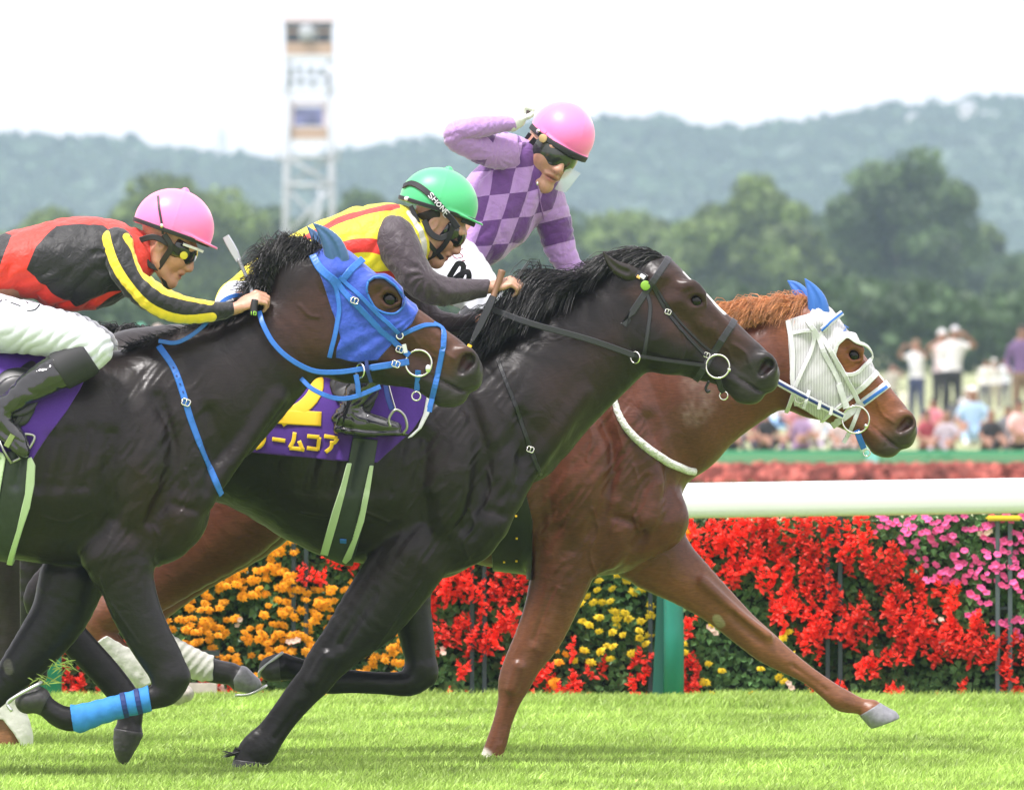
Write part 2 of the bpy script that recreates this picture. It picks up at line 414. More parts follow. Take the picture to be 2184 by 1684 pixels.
def loop_band(th, name, S, p1, p2, width, m, off=1.5, thick=1.4, parent=None, label=None, cw=0, n=40):
    """strap right round the head in the plane that holds p1-p2 and the depth axis"""
    p1 = np.array(p1, float); p2 = np.array(p2, float); c = (p1 + p2) / 2; e = (p2 - p1) / np.linalg.norm(p2 - p1)
    P = []; N = []
    for i in range(n + 1):
        t = 2 * math.pi * i / n; d = np.array([e[0] * math.cos(t), e[1] * math.cos(t), math.sin(t)]); o = np.array([c[0], c[1], cw])
        h = S.b.ray_cast(Vector(o + d * 260), Vector(-d))
        if h[0] is None: continue
        if np.linalg.norm(np.array(h[0]) - o) > 150: continue
        P.append(np.array(h[0]) + d * off); N.append(d)
    V, F = ribbon(P, N, width, thick); return th.part(name, V, F, m, parent, smooth=False, label=label)
def ball(th, name, c, r, m, parent=None, seg=20, axes=None, label=None):
    bm = bmesh.new(); bmesh.ops.create_uvsphere(bm, u_segments=seg, v_segments=seg // 2, radius=1)
    A = np.eye(3) if axes is None else np.array(axes); r = np.array([r] * 3 if np.isscalar(r) else r, float)
    V = np.array([v.co for v in bm.verts]) * r @ A + np.array(c); F = [tuple(v.index for v in f.verts) for f in bm.faces]; bm.free()
    return th.part(name, V, F, m, parent, label=label)
def cvals(n, base): return np.tile(np.array([*base, 1.0]), (n, 1))
def mixc(C, m, col):
    m = np.clip(m, 0, 1)[:, None]; C[:, :3] = C[:, :3] * (1 - m) + np.array(col) * m
def sstep(a, b, x): t = np.clip((x - a) / (b - a), 0, 1); return t * t * (3 - 2 * t)
# ------------------------------------------------------------------ horses
HEAD_A, HEAD_B = np.array([1418., 545.]), np.array([1660., 790.])
class HeadT:
    """similarity that carries the head drawn for the middle horse onto another horse"""
    def __init__(s, A, B, sw=1.0, eo=(0, 0)):
        A, B = np.array(A, float), np.array(B, float); d0, d1 = HEAD_B - HEAD_A, B - A
        s.k = np.linalg.norm(d1) / np.linalg.norm(d0); an = math.atan2(d1[1], d1[0]) - math.atan2(d0[1], d0[0])
        s.R = np.array([[math.cos(an), -math.sin(an)], [math.sin(an), math.cos(an)]]); s.A = A; s.sw = sw; s.eo = eo
    def uv(s, p): return s.A + s.k * s.R @ (np.array(p[:2], float) - HEAD_A)
    def pts(s, L):
        o = []
        for p in L:
            q = s.uv(p); r = [q[0], q[1]]
            if len(p) > 2: r.append(p[2] * s.sw)
            if len(p) > 3: r.append(p[3] * s.k)
            if len(p) > 4: r.append(p[4] * s.sw)
            elif len(p) > 3: r.append(p[3] * s.k)
            o.append(tuple(r))
        return o
def horse_head(F, H):
    A = lambda L, k=14, **kw: F.add(H.pts(L), k=k * H.k, **kw)
    S = lambda L, k=6, **kw: F.sub(H.pts(L), k=k * H.k, **kw)
    A([(1395, 588, 0, 44, 42), (1408, 590, 0, 44, 54), (1440, 628, 0, 47, 60), (1472, 655, 0, 46, 56), (1504, 688, 0, 45, 44), (1545, 720, 0, 42, 36), (1578, 748, 0, 39, 32), (1605, 770, 0, 37, 32), (1628, 796, 0, 35, 33)])
    A([(1350, 600, 0, 60, 44), (1385, 650, 0, 72, 50), (1412, 712, 0, 80, 50)], 24)
    A([(1440, 735, 0, 58, 46), (1490, 768, 0, 42, 34), (1540, 793, 0, 30, 27), (1585, 826, 0, 29, 26), (1608, 838, 0, 22, 24)], 22)
    A([(1636, 808, 0, 22, 29), (1640, 818, 0, 17, 25)], 12)
    A([(1585, 838, 0, 22, 22), (1596, 842, 0, 19, 21)], 10)
    A([(1405, 720, 22, 62, 34), (1425, 745, 22, 50, 26)], 22, mirror=True)                 # cheek
    A([(1492, 690, 37, 6, 7), (1545, 742, 28, 4, 5)], 18, mirror=True)                      # facial crest
    ex, ey = H.eo; EO = lambda L: [(p[0] + ex, p[1] + ey, *p[2:]) for p in L]
    A(EO([(1450, 612, 50, 12, 9), (1475, 610, 50, 14, 11), (1496, 628, 46, 11, 9)]), 12, mirror=True)   # brow
    A([(1400, 600, 46, 20, 14)], 16, mirror=True)
    S([(1425, 612, 66, 17, 12)], 22, mirror=True)                                            # hollow above the eye
    S([(1515, 722, 45, 8, 6), (1570, 768, 38, 7, 6)], 20, mirror=True)
    A([(1517, 660, 32, 7, 6), (1560, 706, 26, 5, 5), (1600, 738, 20, 5, 5)], 12, mirror=True)     # nasal bone edge
    S(EO([(1483, 641, 60, 15, 13)]), 8, mirror=True)                                            # eye socket
    A(EO([(1466, 634, 51, 4.5, 5), (1480, 624, 54, 5, 6), (1497, 630, 50, 4.5, 5), (1504, 645, 46, 4, 4)]), 5, mirror=True)
    A(EO([(1466, 640, 50, 4, 4), (1480, 655, 50, 4.5, 5), (1502, 650, 46, 4, 4)]), 5, mirror=True)
    A([(1612, 768, 24, 12, 9), (1632, 762, 26, 13, 10), (1648, 780, 25, 11, 9), (1640, 800, 25, 10, 8)], 9, mirror=True)   # nostril rim
    S([(1624, 794, 36, 9, 14), (1638, 778, 34, 13, 18)], 5, mirror=True)
    S([(1650, 832, 22, 3, 9), (1622, 834, 25, 3, 9), (1592, 816, 28, 2.8, 9), (1560, 796, 31, 2.6, 9)], 4, mirror=True)   # mouth
    A([(1556, 806, 24, 6, 5), (1590, 828, 21, 6, 5)], 8, mirror=True)
def coat_mat(name, rough=.42, sheen=.25, bump=.25, spec=.5):
    m, N, L, b = new_mat(name)
    a = N.new('ShaderNodeAttribute'); a.attribute_name = 'coat'
    tc = N.new('ShaderNodeTexCoord'); mp = N.new('ShaderNodeMapping'); mp.inputs['Rotation'].default_value = (0, math.radians(35), 0); mp.inputs['Scale'].default_value = (40, 90, 220)
    L.new(tc.outputs['Object'], mp.inputs[0])
    n = N.new('ShaderNodeTexNoise'); n.inputs['Scale'].default_value = 1; n.inputs['Detail'].default_value = 6; L.new(mp.outputs[0], n.inputs['Vector'])
    n2 = N.new('ShaderNodeTexNoise'); n2.inputs['Scale'].default_value = 5; n2.inputs['Detail'].default_value = 5; n2.inputs['Distortion'].default_value = .8; L.new(tc.outputs['Object'], n2.inputs['Vector'])
    r = N.new('ShaderNodeMapRange'); r.inputs[1].default_value = .3; r.inputs[2].default_value = .7; r.inputs[3].default_value = .8; r.inputs[4].default_value = 1.25; L.new(n.outputs[0], r.inputs[0])
    r2 = N.new('ShaderNodeMapRange'); r2.inputs[1].default_value = .3; r2.inputs[2].default_value = .7; r2.inputs[3].default_value = .8; r2.inputs[4].default_value = 1.25; L.new(n2.outputs[0], r2.inputs[0])
    mu = N.new('ShaderNodeMath'); mu.operation = 'MULTIPLY'; L.new(r.outputs[0], mu.inputs[0]); L.new(r2.outputs[0], mu.inputs[1])
    mm = N.new('ShaderNodeVectorMath'); mm.operation = 'SCALE'; L.new(a.outputs['Color'], mm.inputs[0]); L.new(mu.outputs[0], mm.inputs['Scale']); L.new(mm.outputs[0], b.inputs['Base Color'])
    rr = N.new('ShaderNodeMapRange'); rr.inputs[3].default_value = rough - .1; rr.inputs[4].default_value = rough + .14; L.new(n2.outputs[0], rr.inputs[0]); L.new(rr.outputs[0], b.inputs['Roughness'])
    b.inputs['Specular IOR Level'].default_value = spec; b.inputs['Sheen Weight'].default_value = sheen; b.inputs['Sheen Roughness'].default_value = .35
    # slack skin, veins and short hair
    nv = N.new('ShaderNodeTexNoise'); nv.inputs['Scale'].default_value = 11; nv.inputs['Detail'].default_value = 2; nv.inputs['Distortion'].default_value = 1.2; L.new(tc.outputs['Object'], nv.inputs['Vector'])
    bp0 = N.new('ShaderNodeBump'); bp0.inputs['Strength'].default_value = .22; bp0.inputs['Distance'].default_value = .02; L.new(nv.outputs[0], bp0.inputs['Height'])
    bp = N.new('ShaderNodeBump'); bp.inputs['Strength'].default_value = bump; bp.inputs['Distance'].default_value = .003; L.new(n.outputs[0], bp.inputs['Height']); L.new(bp0.outputs[0], bp.inputs['Normal'])
    L.new(bp.outputs[0], b.inputs['Normal'])
    return m
M = {}
M['coat'] = coat_mat('short_horse_coat', .35, .02, .13, .3); M['coat2'] = coat_mat('chestnut_horse_coat', .36, .03, .13, .36)
M['hoof_dark'] = mat('dark_hoof', (.035, .033, .033), .45, var=.3, vscale=60, bump=.3, bscale=90)
M['hoof_grey'] = mat('grey_hoof', (.2, .2, .22), .42, var=.2, vscale=60, bump=.3, bscale=120)
M['hoof_pale'] = mat('pale_hoof', (.55, .5, .45), .5, var=.2, vscale=60)
M['alu'] = mat('racing_plate', (.6, .62, .6), .4, metal=.8)
M['eye'] = mat('horse_eye', (.004, .003, .002), .08, spec=.35)
M['metal'] = mat('polished_bit', (.75, .73, .68), .18, metal=1)
M['blue'] = mat('blue_strap', (.022, .14, .5), .42, var=.08, vscale=70, bump=.1, bscale=300)
M['blue_dk'] = mat('navy_strap', (.01, .03, .16), .5)
M['black'] = mat('black_leather', (.009, .0092, .0105), .38, var=.2, vscale=80, bump=.15, bscale=400)
M['grey_strap'] = mat('grey_black_rubber', (.024, .025, .029), .45)
M['white'] = mat('white_web', (.66, .66, .68), .5, var=.05, vscale=80)
M['cloth_blue'] = mat('blue_hood_cloth', (.018, .062, .38), .7, sheen=.4, var=.1, vscale=30, bump=.45, bscale=26, bdist=.02)
M['ear_blue_dark'] = mat('slate_blue_ear_cloth', (.035, .1, .22), .45, sheen=.3, bump=.1, bscale=40)
M['ear_blue'] = mat('bright_blue_ear_cloth', (.035, .15, .52), .55, sheen=.3)
M['purple'] = mat('purple_saddlecloth', (.075, .02, .25), .8, sheen=.15, var=.08, vscale=200, bump=.2, bscale=18, bdist=.012)
M['yellow'] = mat('yellow_print', (.9, .55, .02), .6)
M['palegreen'] = mat('pale_green_roll', (.5, .62, .4), .6, bump=.1, bscale=100)
M['girth'] = mat('dark_grey_girth', (.028, .036, .032), .5, var=.15, vscale=40, bump=.15, bscale=200)
M['bandage'] = mat('white_bandage', (.6, .6, .55), .85, var=.08, vscale=30, bump=.5, bscale=24, bdist=.012)
M['bandage_blue'] = mat('blue_bandage', (.03, .22, .6), .75, var=.08, vscale=30, bump=.35, bscale=50)
M['skin'] = mat('skin', (.5, .27, .18), .48, var=.1, vscale=60, sss=.12, bump=.25, bscale=160, attr='skin')
M['fleece'] = mat('white_fleece', (.72, .72, .68), .9, sheen=.4, bump=.9, bscale=70, bdist=.015)
def mesh_white():
    """open mesh cloth: white threads in fine vertical ribs over the brown coat"""
    m, N, L, b = new_mat('white_mesh_hood'); b.inputs['Roughness'].default_value = .8
    tc = N.new('ShaderNodeTexCoord'); wv = N.new('ShaderNodeTexWave'); wv.bands_direction = 'X'; wv.inputs['Scale'].default_value = 55; wv.inputs['Distortion'].default_value = .4
    L.new(tc.outputs['Object'], wv.inputs['Vector'])
    r = N.new('ShaderNodeValToRGB'); r.color_ramp.elements[0].color = (.36, .34, .36, 1); r.color_ramp.elements[1].color = (.72, .72, .74, 1); L.new(wv.outputs[0], r.inputs[0]); L.new(r.outputs[0], b.inputs['Base Color'])
    bp = N.new('ShaderNodeBump'); bp.inputs['Strength'].default_value = .4; bp.inputs['Distance'].default_value = .003; L.new(wv.outputs[0], bp.inputs['Height']); L.new(bp.outputs[0], b.inputs['Normal'])
    return m
M['mesh_white'] = mesh_white()

class Horse:
    def __init__(s, name, label, y0, bounds, H, h=3.4, z=0.0):
        s.t = Thing(name, label, 'horse', (bounds[0][0] + bounds[0][1]) / 2, y0)
        s.F = Field(bounds, h); s.H = H
    def finish(s, base, dark, mat_, paint=None, muzzle=(.03, .026, .025), relax_it=1, veins=(), trunk=None):
        P, F = s.F.mesh(); P = relax(P, F, relax_it, .5)
        d = np.zeros(len(P)); u, v = P[:, 0], P[:, 1]
        if trunk:                      # sinews under the skin, running down and back over shoulder and chest
            a = (u * .8 + v * .6); b_ = (-u * .6 + v * .8); Q = np.stack([a / 26, b_ / 95, P[:, 2] / 60], 1) * 10
            m_ = 1 - sstep(-30, 60, poly_sd(u, v, trunk)); d += 2.6 * vnoise(Q, 10) * m_ + 1.5 * (1 - np.abs(vnoise(Q * 1.9 + 30, 10)) * 2) * m_
        for q in veins: d += 2.3 * np.exp(-(np.maximum(line_sd(u, v, q, 0), 0) / 3.2) ** 2) * (P[:, 2] < 0)
        P = P + vnormals(P, F) * d[:, None]
        s.P, s.Fc = P, F; s.S = Surf(P, F)
        C = cvals(len(P), base)
        n = vnoise(P, 90) * .5 + .5; mixc(C, n * .5, dark)
        if s.H is not None:
            mz = s.H.uv((1655, 825)); d = np.hypot(P[:, 0] - mz[0], P[:, 1] - mz[1]); mixc(C, 1 - sstep(45 * s.H.k, 150 * s.H.k, d), muzzle)
            for sg in (-1, 1):
                no = s.H.uv((1633, 784)); d = np.sqrt((P[:, 0] - no[0]) ** 2 + (P[:, 1] - no[1]) ** 2 + (P[:, 2] - sg * 26) ** 2); mixc(C, 1 - sstep(8, 14 * s.H.k, d), (.03, .012, .011))
                ey = s.H.uv((1483 + s.H.eo[0], 640 + s.H.eo[1])); d = np.sqrt((P[:, 0] - ey[0]) ** 2 + (P[:, 1] - ey[1]) ** 2 + (P[:, 2] - sg * 52) ** 2); mixc(C, (1 - sstep(14, 27, d)) * .8, (.01, .008, .008))
        if paint: paint(C, P)
        s.body = s.t.part('body', P, F, mat_, attrs={'coat': ('FLOAT_COLOR', C)})
        if s.H is not None:
            e = s.H.uv((1484 + s.H.eo[0], 642 + s.H.eo[1]))
            for sg in (-1, 1): ball(s.t, 'eye', (e[0], e[1], sg * 43 * s.H.sw), 13.5 * s.H.k, M['eye'])
        return s
    def strap(s, name, pts, w, m, **k): return strap(s.t, name, s.S, pts, w, m, **k)
    def shell(s, name, poly, off, m, relax_it=1, wave=None, parent=None, label=None, **k):
        P, F = shell(s.F, poly, off, **k)
        if relax_it: P = relax(P, F, relax_it)
        if wave:
            N = vnormals(P, F); P = P + N * wave(P)[:, None]
        return s.t.part(name, P, F, m, parent, label=label)
def hair(th, name, roots, gen, m, r0=1.6, segs=5, seed=1, label=None, clump=11):
    """strands: gen(rng, root) -> list of 3D points"""
    rng = random.Random(seed); V = []; F = []
    cl = None
    for q in roots:
        if q % clump == 0: cl = [np.array(p, float) for p in gen(rng, q)]
        j = rng.gauss(0, 1); j2 = rng.gauss(0, 1); j3 = rng.gauss(0, 1); k_ = len(cl); own = gen(rng, q); lf = rng.uniform(.72, 1.06)
        base = [cl[0] + (p - cl[0]) * (lf if i else 1) + np.array([j * (3.5 + 1.5 * i), j2 * (2 + 1.6 * i), j3 * (2.5 + i)]) for i, p in enumerate(cl)] if clump > 1 else own
        P = crom(base, 2); n = len(P); b = len(V)
        T = np.gradient(P, axis=0); T /= np.linalg.norm(T, axis=1)[:, None] + 1e-9
        A = np.cross(T, [rng.uniform(-.4, .4), rng.uniform(-.4, .4), 1]); A /= np.linalg.norm(A, axis=1)[:, None] + 1e-9; B = np.cross(T, A)
        for i in range(n):
            r = r0 * (1 - i / (n - 1)) ** .6 + .15
            for j in range(3):
                t = j * 2.094; V.append(P[i] + r * (A[i] * math.cos(t) + B[i] * math.sin(t)))
        for i in range(n - 1):
            for j in range(3): F.append((b + i * 3 + j, b + i * 3 + (j + 1) % 3, b + i * 3 + 3 + (j + 1) % 3, b + i * 3 + 3 + j))
    return th.part(name, np.array(V), np.array(F), m, label=label)
def along(pts, t):
    P = np.array(pts, float); L = np.r_[0, np.cumsum(np.linalg.norm(np.diff(P[:, :2], axis=0), axis=1))]; x = t * L[-1]
    return [np.interp(x, L, P[:, i]) for i in range(P.shape[1])]
M['mane_black'] = mat('black_mane', (.016, .014, .014), .38, spec=.6, var=.5, vscale=15)
M['mane_red'] = mat('chestnut_mane', (.62, .25, .09), .5, var=.35, vscale=25, sheen=.3)

def leg(F, L, k=14, f=.92, **kw): F.add([(p[0], p[1], p[2], p[3] * (f if p[3] < 66 else 1), p[4] * .92) for p in pairs(L)], k=k, **kw)
def muscles(F, ox, oy, w=-1, k=1.0, s=1.0, g=0):
    """shoulder and chest relief, side w (offset from the middle horse's shoulder)"""
    q = lambda L: [(ox + (x - 960) * s, oy + (y - 980) * s, w * d, a * s, b) for x, y, d, a, b in L]
    F.add(q([(975, 800, 52, 24, 16), (1020, 900, 92, 26, 18), (1066, 1010, 88, 30, 22)]), 26)            # scapula
    F.add(q([(955, 905, 112, 38, 22), (955, 1010, 124, 50, 26), (955, 1090, 112, 44, 28)]), 24)               # triceps
    F.add(q([(1062, 930, 80, 28, 22), (1078, 1030, 80, 36, 28), (1045, 1115, 82, 40, 30)]), 20)
    F.add(q([(1010, 1150, 72, 44, 30), (950, 1180, 70, 36, 30)]), 20)
    F.sub(q([(1002, 860, 126 + g, 5, 12), (1034, 960, 128 + g, 6, 14), (1016, 1060, 136 + g, 6, 16), (985, 1120, 134 + g, 6, 16)]), 30)
    F.sub(q([(902, 940, 178 + g, 6, 22), (896, 1020, 176 + g, 8, 26), (905, 1110, 162 + g, 8, 26)]), 40)
    F.sub(q([(1108, 890, 114 + g, 5, 12), (1118, 980, 114 + g, 5, 14), (1106, 1050, 112 + g, 4, 12)]), 30)
    F.sub(q([(1040, 1085, 128, 4, 12), (1090, 1100, 118, 4, 12)]), 16)
    for i in range(5):
        F.sub(q([(860 - i * 46, 930 + i * 6, 180, 4, 12), (838 - i * 46, 1040, 177, 5, 14)]), 34)              # ribs

def horn(th, name, base, tip, m, ra, rb, bend=(0, 0), k=None, label=None):
    L = []; base = np.array(base, float); tip = np.array(tip, float)
    Fq = Field([(min(base[i], tip[i]) - 45, max(base[i], tip[i]) + 45) for i in range(3)], 1.8)
    for t_, r in ((0, .85), (.2, 1), (.45, .86), (.7, .55), (.9, .25), (1, .09)):
        p = base + (tip - base) * t_ + np.array([bend[0], bend[1], 0]) * math.sin(t_ * math.pi); L.append((p[0], p[1], p[2], ra * r, rb * r))
    Fq.add(L, 2, n=3)
    Q = [(a[0] + (1 if name else 0), a[1], a[2] - b_ * .9, a[3] * .25, a[4] * .3) for a, b_ in zip(L[1:5], [x[4] for x in L[1:5]])]
    Fq.sub(Q, 5, n=3)
    P, Fc = Fq.mesh(); P = relax(P, Fc, 2); return th.part(name, P, Fc, m, label=label)
# ---- middle horse
mid = Horse('racehorse', 'dark brown racehorse with black bridle and a saddlecloth numbered 2 in yellow', 0.0, ((40, 1680), (500, 1660), (-215, 215)), HeadT(HEAD_A, HEAD_B))
F = mid.F
F.add(pairs([(1350, 562, 1350, 775, 50, 0), (1270, 605, 1296, 838, 60, 0), (1190, 655, 1240, 900, 70, 0), (1110, 705, 1190, 960, 84, 0), (1030, 745, 1135, 1030, 108, 0)]), 30)
F.add([(880, 975, 0, 232, 152), (760, 965, 0, 232, 166), (650, 935, 0, 205, 168), (540, 895, 0, 190, 160), (430, 880, 0, 185, 150), (310, 880, 0, 182, 146), (215, 920, 0, 150, 120)], 40, n=2)
F.add([(1000, 1100, 48, 84, 62), (985, 1120, 48, 82, 62)], 30, mirror=True); F.add([(930, 1140, 0, 92, 110)], 40)
horse_head(F, mid.H)
muscles(F, 960, 980); muscles(F, 960, 980, 1)
F.add([(1240, 840, -50, 16, 14), (1165, 950, -66, 18, 16), (1090, 1060, -70, 20, 18)], 24)       # jugular edge
F.add([(1345, 575, 26, 14, 8), (1338, 560, 30, 16, 7), (1310, 546, 34, 10, 5), (1287, 538, 38, 2.2, 2)], 8, mirror=True)
F.sub([(1336, 566, 37, 8, 4), (1312, 551, 40, 5, 3)], 4, mirror=True)
leg(F, [(800, 1175, 960, 1190, 56, -78), (768, 1232, 922, 1238, 50, -76), (724, 1300, 866, 1305, 42, -76), (680, 1366, 795, 1366, 36, -76), (648, 1408, 742, 1418, 31, -76), (634, 1436, 716, 1452, 29, -76), (612, 1462, 686, 1482, 24, -76), (580, 1506, 642, 1532, 19, -76), (548, 1548, 612, 1574, 19, -76), (512, 1584, 594, 1604, 24, -76), (500, 1606, 574, 1620, 22, -76), (492, 1640, 556, 1646, 26, -76)])
F.add([(700, 1400, -104, 14, 8), (670, 1450, -100, 12, 7)], 12); F.sub([(640, 1505, -98, 3, 7), (590, 1570, -98, 3, 6)], 10); F.sub([(800, 1260, -128, 5, 8), (730, 1370, -112, 4, 8)], 16)
leg(F, [(790, 1200, 930, 1205, 52, 82), (822, 1290, 922, 1275, 44, 82), (846, 1360, 928, 1350, 36, 82), (862, 1408, 932, 1420, 31, 82)])
F.add([(898, 1436, 82, 37, 29), (870, 1458, 82, 29, 26), (820, 1459, 82, 24, 20), (750, 1455, 82, 25, 18), (690, 1452, 82, 29, 22), (650, 1436, 82, 26, 22), (625, 1428, 82, 26, 24)], 12)
F.add([(600, 1423, 82, 30, 30), (578, 1428, 82, 27, 32)], 8)
# hind legs
F.add([(250, 960, -60, 150, 80), (330, 1060, -85, 92, 60), (250, 1150, -85, 78, 48), (150, 1230, -85, 60, 38), (95, 1275, -85, 42, 26), (125, 1320, -85, 37, 22), (175, 1375, -85, 34, 20), (235, 1440, -85, 32, 19), (276, 1495, -85, 30, 22), (280, 1530, -85, 27, 24)], 24, n=4)
F.add([(276, 1560, -85, 31, 30), (268, 1592, -85, 22, 26), (266, 1618, -85, 10, 16)], 8)
F.add([(250, 960, 60, 150, 80), (170, 1080, 85, 92, 60), (110, 1160, 85, 74, 46), (80, 1270, 85, 46, 34), (70, 1340, 85, 32, 22), (72, 1440, 85, 26, 19)], 24, n=4)
def mid_paint(C, P):
    u, v = P[:, 0], P[:, 1]
    leg_ = sstep(1200, 1330, v) * 1.0; mixc(C, leg_, (.010, .009, .009))
    hd = poly_sd(u, v, [(1330, 620), (1440, 560), (1620, 720), (1580, 780), (1420, 720)]); mixc(C, (1 - sstep(-30, 20, hd)) * .6, (.06, .026, .016))
    nk = poly_sd(u, v, [(1150, 800), (1330, 680), (1340, 780), (1200, 960), (1130, 950)]); mixc(C, (1 - sstep(-40, 30, nk)) * .45, (.032, .014, .009))
    bl = np.where(np.abs(P[:, 2]) < 20, line_sd(u, v, [(1462, 580), (1500, 620), (1545, 665)], 5), 9); mixc(C, 1 - sstep(-1, 2, bl), (.7, .68, .66))
mid.finish((.0125, .0085, .0078), (.006, .005, .005), M['coat'], mid_paint, trunk=[(960, 800), (1090, 800), (1150, 1000), (1060, 1180), (900, 1230), (820, 1150), (880, 950)], veins=[[(1000, 1080), (1012, 1120), (990, 1150), (1000, 1190)], [(1040, 1000), (1050, 1040), (1036, 1080)], [(900, 1240), (850, 1310), (800, 1380)], [(1452, 700), (1462, 740), (1450, 778)], [(1525, 690), (1530, 720), (1552, 745), (1560, 770)], [(1565, 735), (1590, 752), (1600, 780)], [(640, 1090), (700, 1100), (760, 1085), (830, 1110)]])
t = mid.t
mid.shell('hoof', [(538, 1395), (592, 1385), (600, 1470), (535, 1470)], .9, M['hoof_dark'], wr=(45, 125))
mid.shell('hoof', [(470, 1612), (590, 1625), (580, 1662), (470, 1662)], .9, M['hoof_dark'], wr=(-120, -40))
mid.shell('hoof', [(225, 1545), (320, 1560), (310, 1650), (230, 1650)], .9, M['hoof_dark'], wr=(-130, -50))
P_, F_ = tube(crom([(552, 1446, 62), (553, 1432, 57), (576, 1412, 57), (596, 1397, 62), (600, 1394, 82), (596, 1397, 102), (576, 1412, 107), (553, 1432, 107)], 4), 3.4); t.part('horseshoe', P_, F_, M['alu'])

# mane of the middle horse
CR = [(1425, 545), (1390, 528), (1330, 545), (1270, 590), (1190, 640), (1110, 690), (1050, 730)]
def mane_mid(rng, q):
    t_ = rng.random(); u, v = along(CR, t_); wv = rng.uniform(-10, 10); sd = -1 if rng.random() < .72 else 1
    if t_ < .34:                      # hair by the poll lies flat and streams back
        L = rng.uniform(50, 100); return [(u + 10, v + 20, wv), (u - L * .3, v + 10 - rng.uniform(0, 10), wv + sd * 22), (u - L * .7, v + 22 - rng.uniform(0, 16), wv + sd * 34), (u - L, v + 34 + rng.uniform(-14, 16), wv + sd * 44)]
    L = rng.uniform(50, 120); up = rng.uniform(0, 60 + 40 * math.exp(-((u - 1160) / 60) ** 2)) * min(1, (t_ - .3) * 3); cu = rng.uniform(-.7, 1)
    return [(u + 8, v + 20, wv), (u - L * .2, v - up + 6, wv + sd * 16), (u - L * .6, v - up * .9 + 16 + cu * 10, wv + sd * 46), (u - L * .9, v - up * .3 + 26 + cu * 44, wv + sd * rng.uniform(60, 92))]
hair(t, 'mane', range(4600), mane_mid, M['mane_black'], 1.15, seed=3, clump=15)
horn(t, 'ear', (1352, 584, -44), (1285, 537, -66), mat('dark_ear_coat', (.018, .012, .010), .4, bump=.1, bscale=200), 18, 9, (-4, 10))
def wisp(rng, q):
    t_ = rng.uniform(.35, 1); u, v = along(CR, t_); a = math.radians(rng.uniform(95, 170)); L = rng.uniform(40, 80)
    return [(u, v + 8, 0), (u + math.cos(a) * L * .4, v - math.sin(a) * L * .4, rng.uniform(-20, 10)), (u + math.cos(a) * L * .8, v - math.sin(a) * L * .6, rng.uniform(-30, 10)), (u + math.cos(a) * L * 1.1, v - math.sin(a) * L * .5, rng.uniform(-40, 10))]
hair(t, 'mane_wisps', range(130), wisp, M['mane_black'], .8, seed=8, clump=3)
def fetl(cu, cv, cw, n, seed, th, m):
    def g(rng, q):
        w_ = cw + rng.uniform(-14, 14); a = rng.uniform(-.4, .5); return [(cu + rng.uniform(-4, 8), cv + rng.uniform(-10, 10), w_), (cu - 10, cv + 6 + a * 8, w_), (cu - 20 - rng.uniform(0, 12), cv + 6 + a * 18, w_ * 1.02)]
    hair(th, 'fetlock_hair', range(n), g, m, .9, seed=seed, clump=1)
fetl(506, 1598, -76, 60, 4, t, M['mane_black'])
# bridle of the middle horse
S_ = mid.S; BL = M['black']
loop_band(t, 'browband', S_, (1429, 546), (1352, 660), 15, M['grey_strap'])
loop_band(t, 'noseband', S_, (1566, 684), (1497, 790), 15, M['grey_strap'])
mid.strap('cheek_strap', [(1386, 598), (1404, 634), (1424, 667), (1462, 714), (1506, 760)], 7.5, BL)
mid.strap('noseband_hanger', [(1392, 604), (1440, 675), (1490, 728), (1520, 752)], 5, BL)
mid.strap('throat_strap', [(1370, 590), (1378, 622), (1386, 652), (1382, 700), (1372, 765)], 8, M['grey_strap'])
c_, n_ = mid.S.near(1376, 609); wz = c_[2] - 4
def disc(th, name, c, r, d, m, parent=None, ns=24, nrm=(0, 0, -1), label=None, ev=1.0):
    n3 = np.array(nrm, float); n3 /= np.linalg.norm(n3); a = np.cross(n3, [0, 1, 0]); a /= np.linalg.norm(a); b = np.cross(n3, a); V = []; c = np.array(c, float)
    for q, rr in ((0, r), (d * .8, r), (d, r * .82)):
        for i in range(ns): V.append(c + n3 * q + rr * (a * math.cos(i * 2 * math.pi / ns) + ev * b * math.sin(i * 2 * math.pi / ns)))
    V.append(c + n3 * d * 1.1); F_ = []
    for k_ in range(2):
        for i in range(ns): F_.append((k_ * ns + i, k_ * ns + (i + 1) % ns, (k_ + 1) * ns + (i + 1) % ns, (k_ + 1) * ns + i))
    for i in range(ns): F_.append((2 * ns + i, 2 * ns + (i + 1) % ns, 3 * ns))
    return th.part(name, V, F_, m, parent, label=label)
disc(t, 'green_button', (1376, 609, wz), 10.5, 4, mat('green_plastic_disc', (.22, .42, .04), .4))
mid.strap('badge', [(1357, 583), (1380, 596)], 17, BL, off=4)
mid.strap('badge_emblem', [(1358, 590), (1366, 594)], 7, mat('gold_thread', (.7, .4, .1), .5), off=6)
mid.strap('badge_patch', [(1366, 588), (1378, 594)], 9, M['white'], off=6.2)
BR = torus(t, 'bit_ring', (1530, 781, -40), 25, 2.3, M['metal'], (0.1, 0, 1)); ball(t, 'bit_stud', (1554, 788, -40), 5, M['metal'])
cord(t, 'bit_mouthpiece', [(1553, 789, -40), (1556, 792, -20), (1553, 789, 0), (1556, 792, 20), (1553, 789, 40)], 3, M['metal'])
torus(t, 'bit_ring', (1530, 781, 40), 25, 2.3, M['metal'], (0.1, 0, 1))
strap3(t, 'curb_strap', [(1531, 806, -40), (1536, 826, -34), (1543, 836, -28)], 12, BL)
torus(t, 'lead_ring', (1543, 843, -26), 9, 1.6, M['metal'], (.3, 0, 1)); cord(t, 'bit_hook', [(1512, 812, -36), (1505, 826, -34), (1508, 835, -34), (1514, 832, -34)], 3, BL)
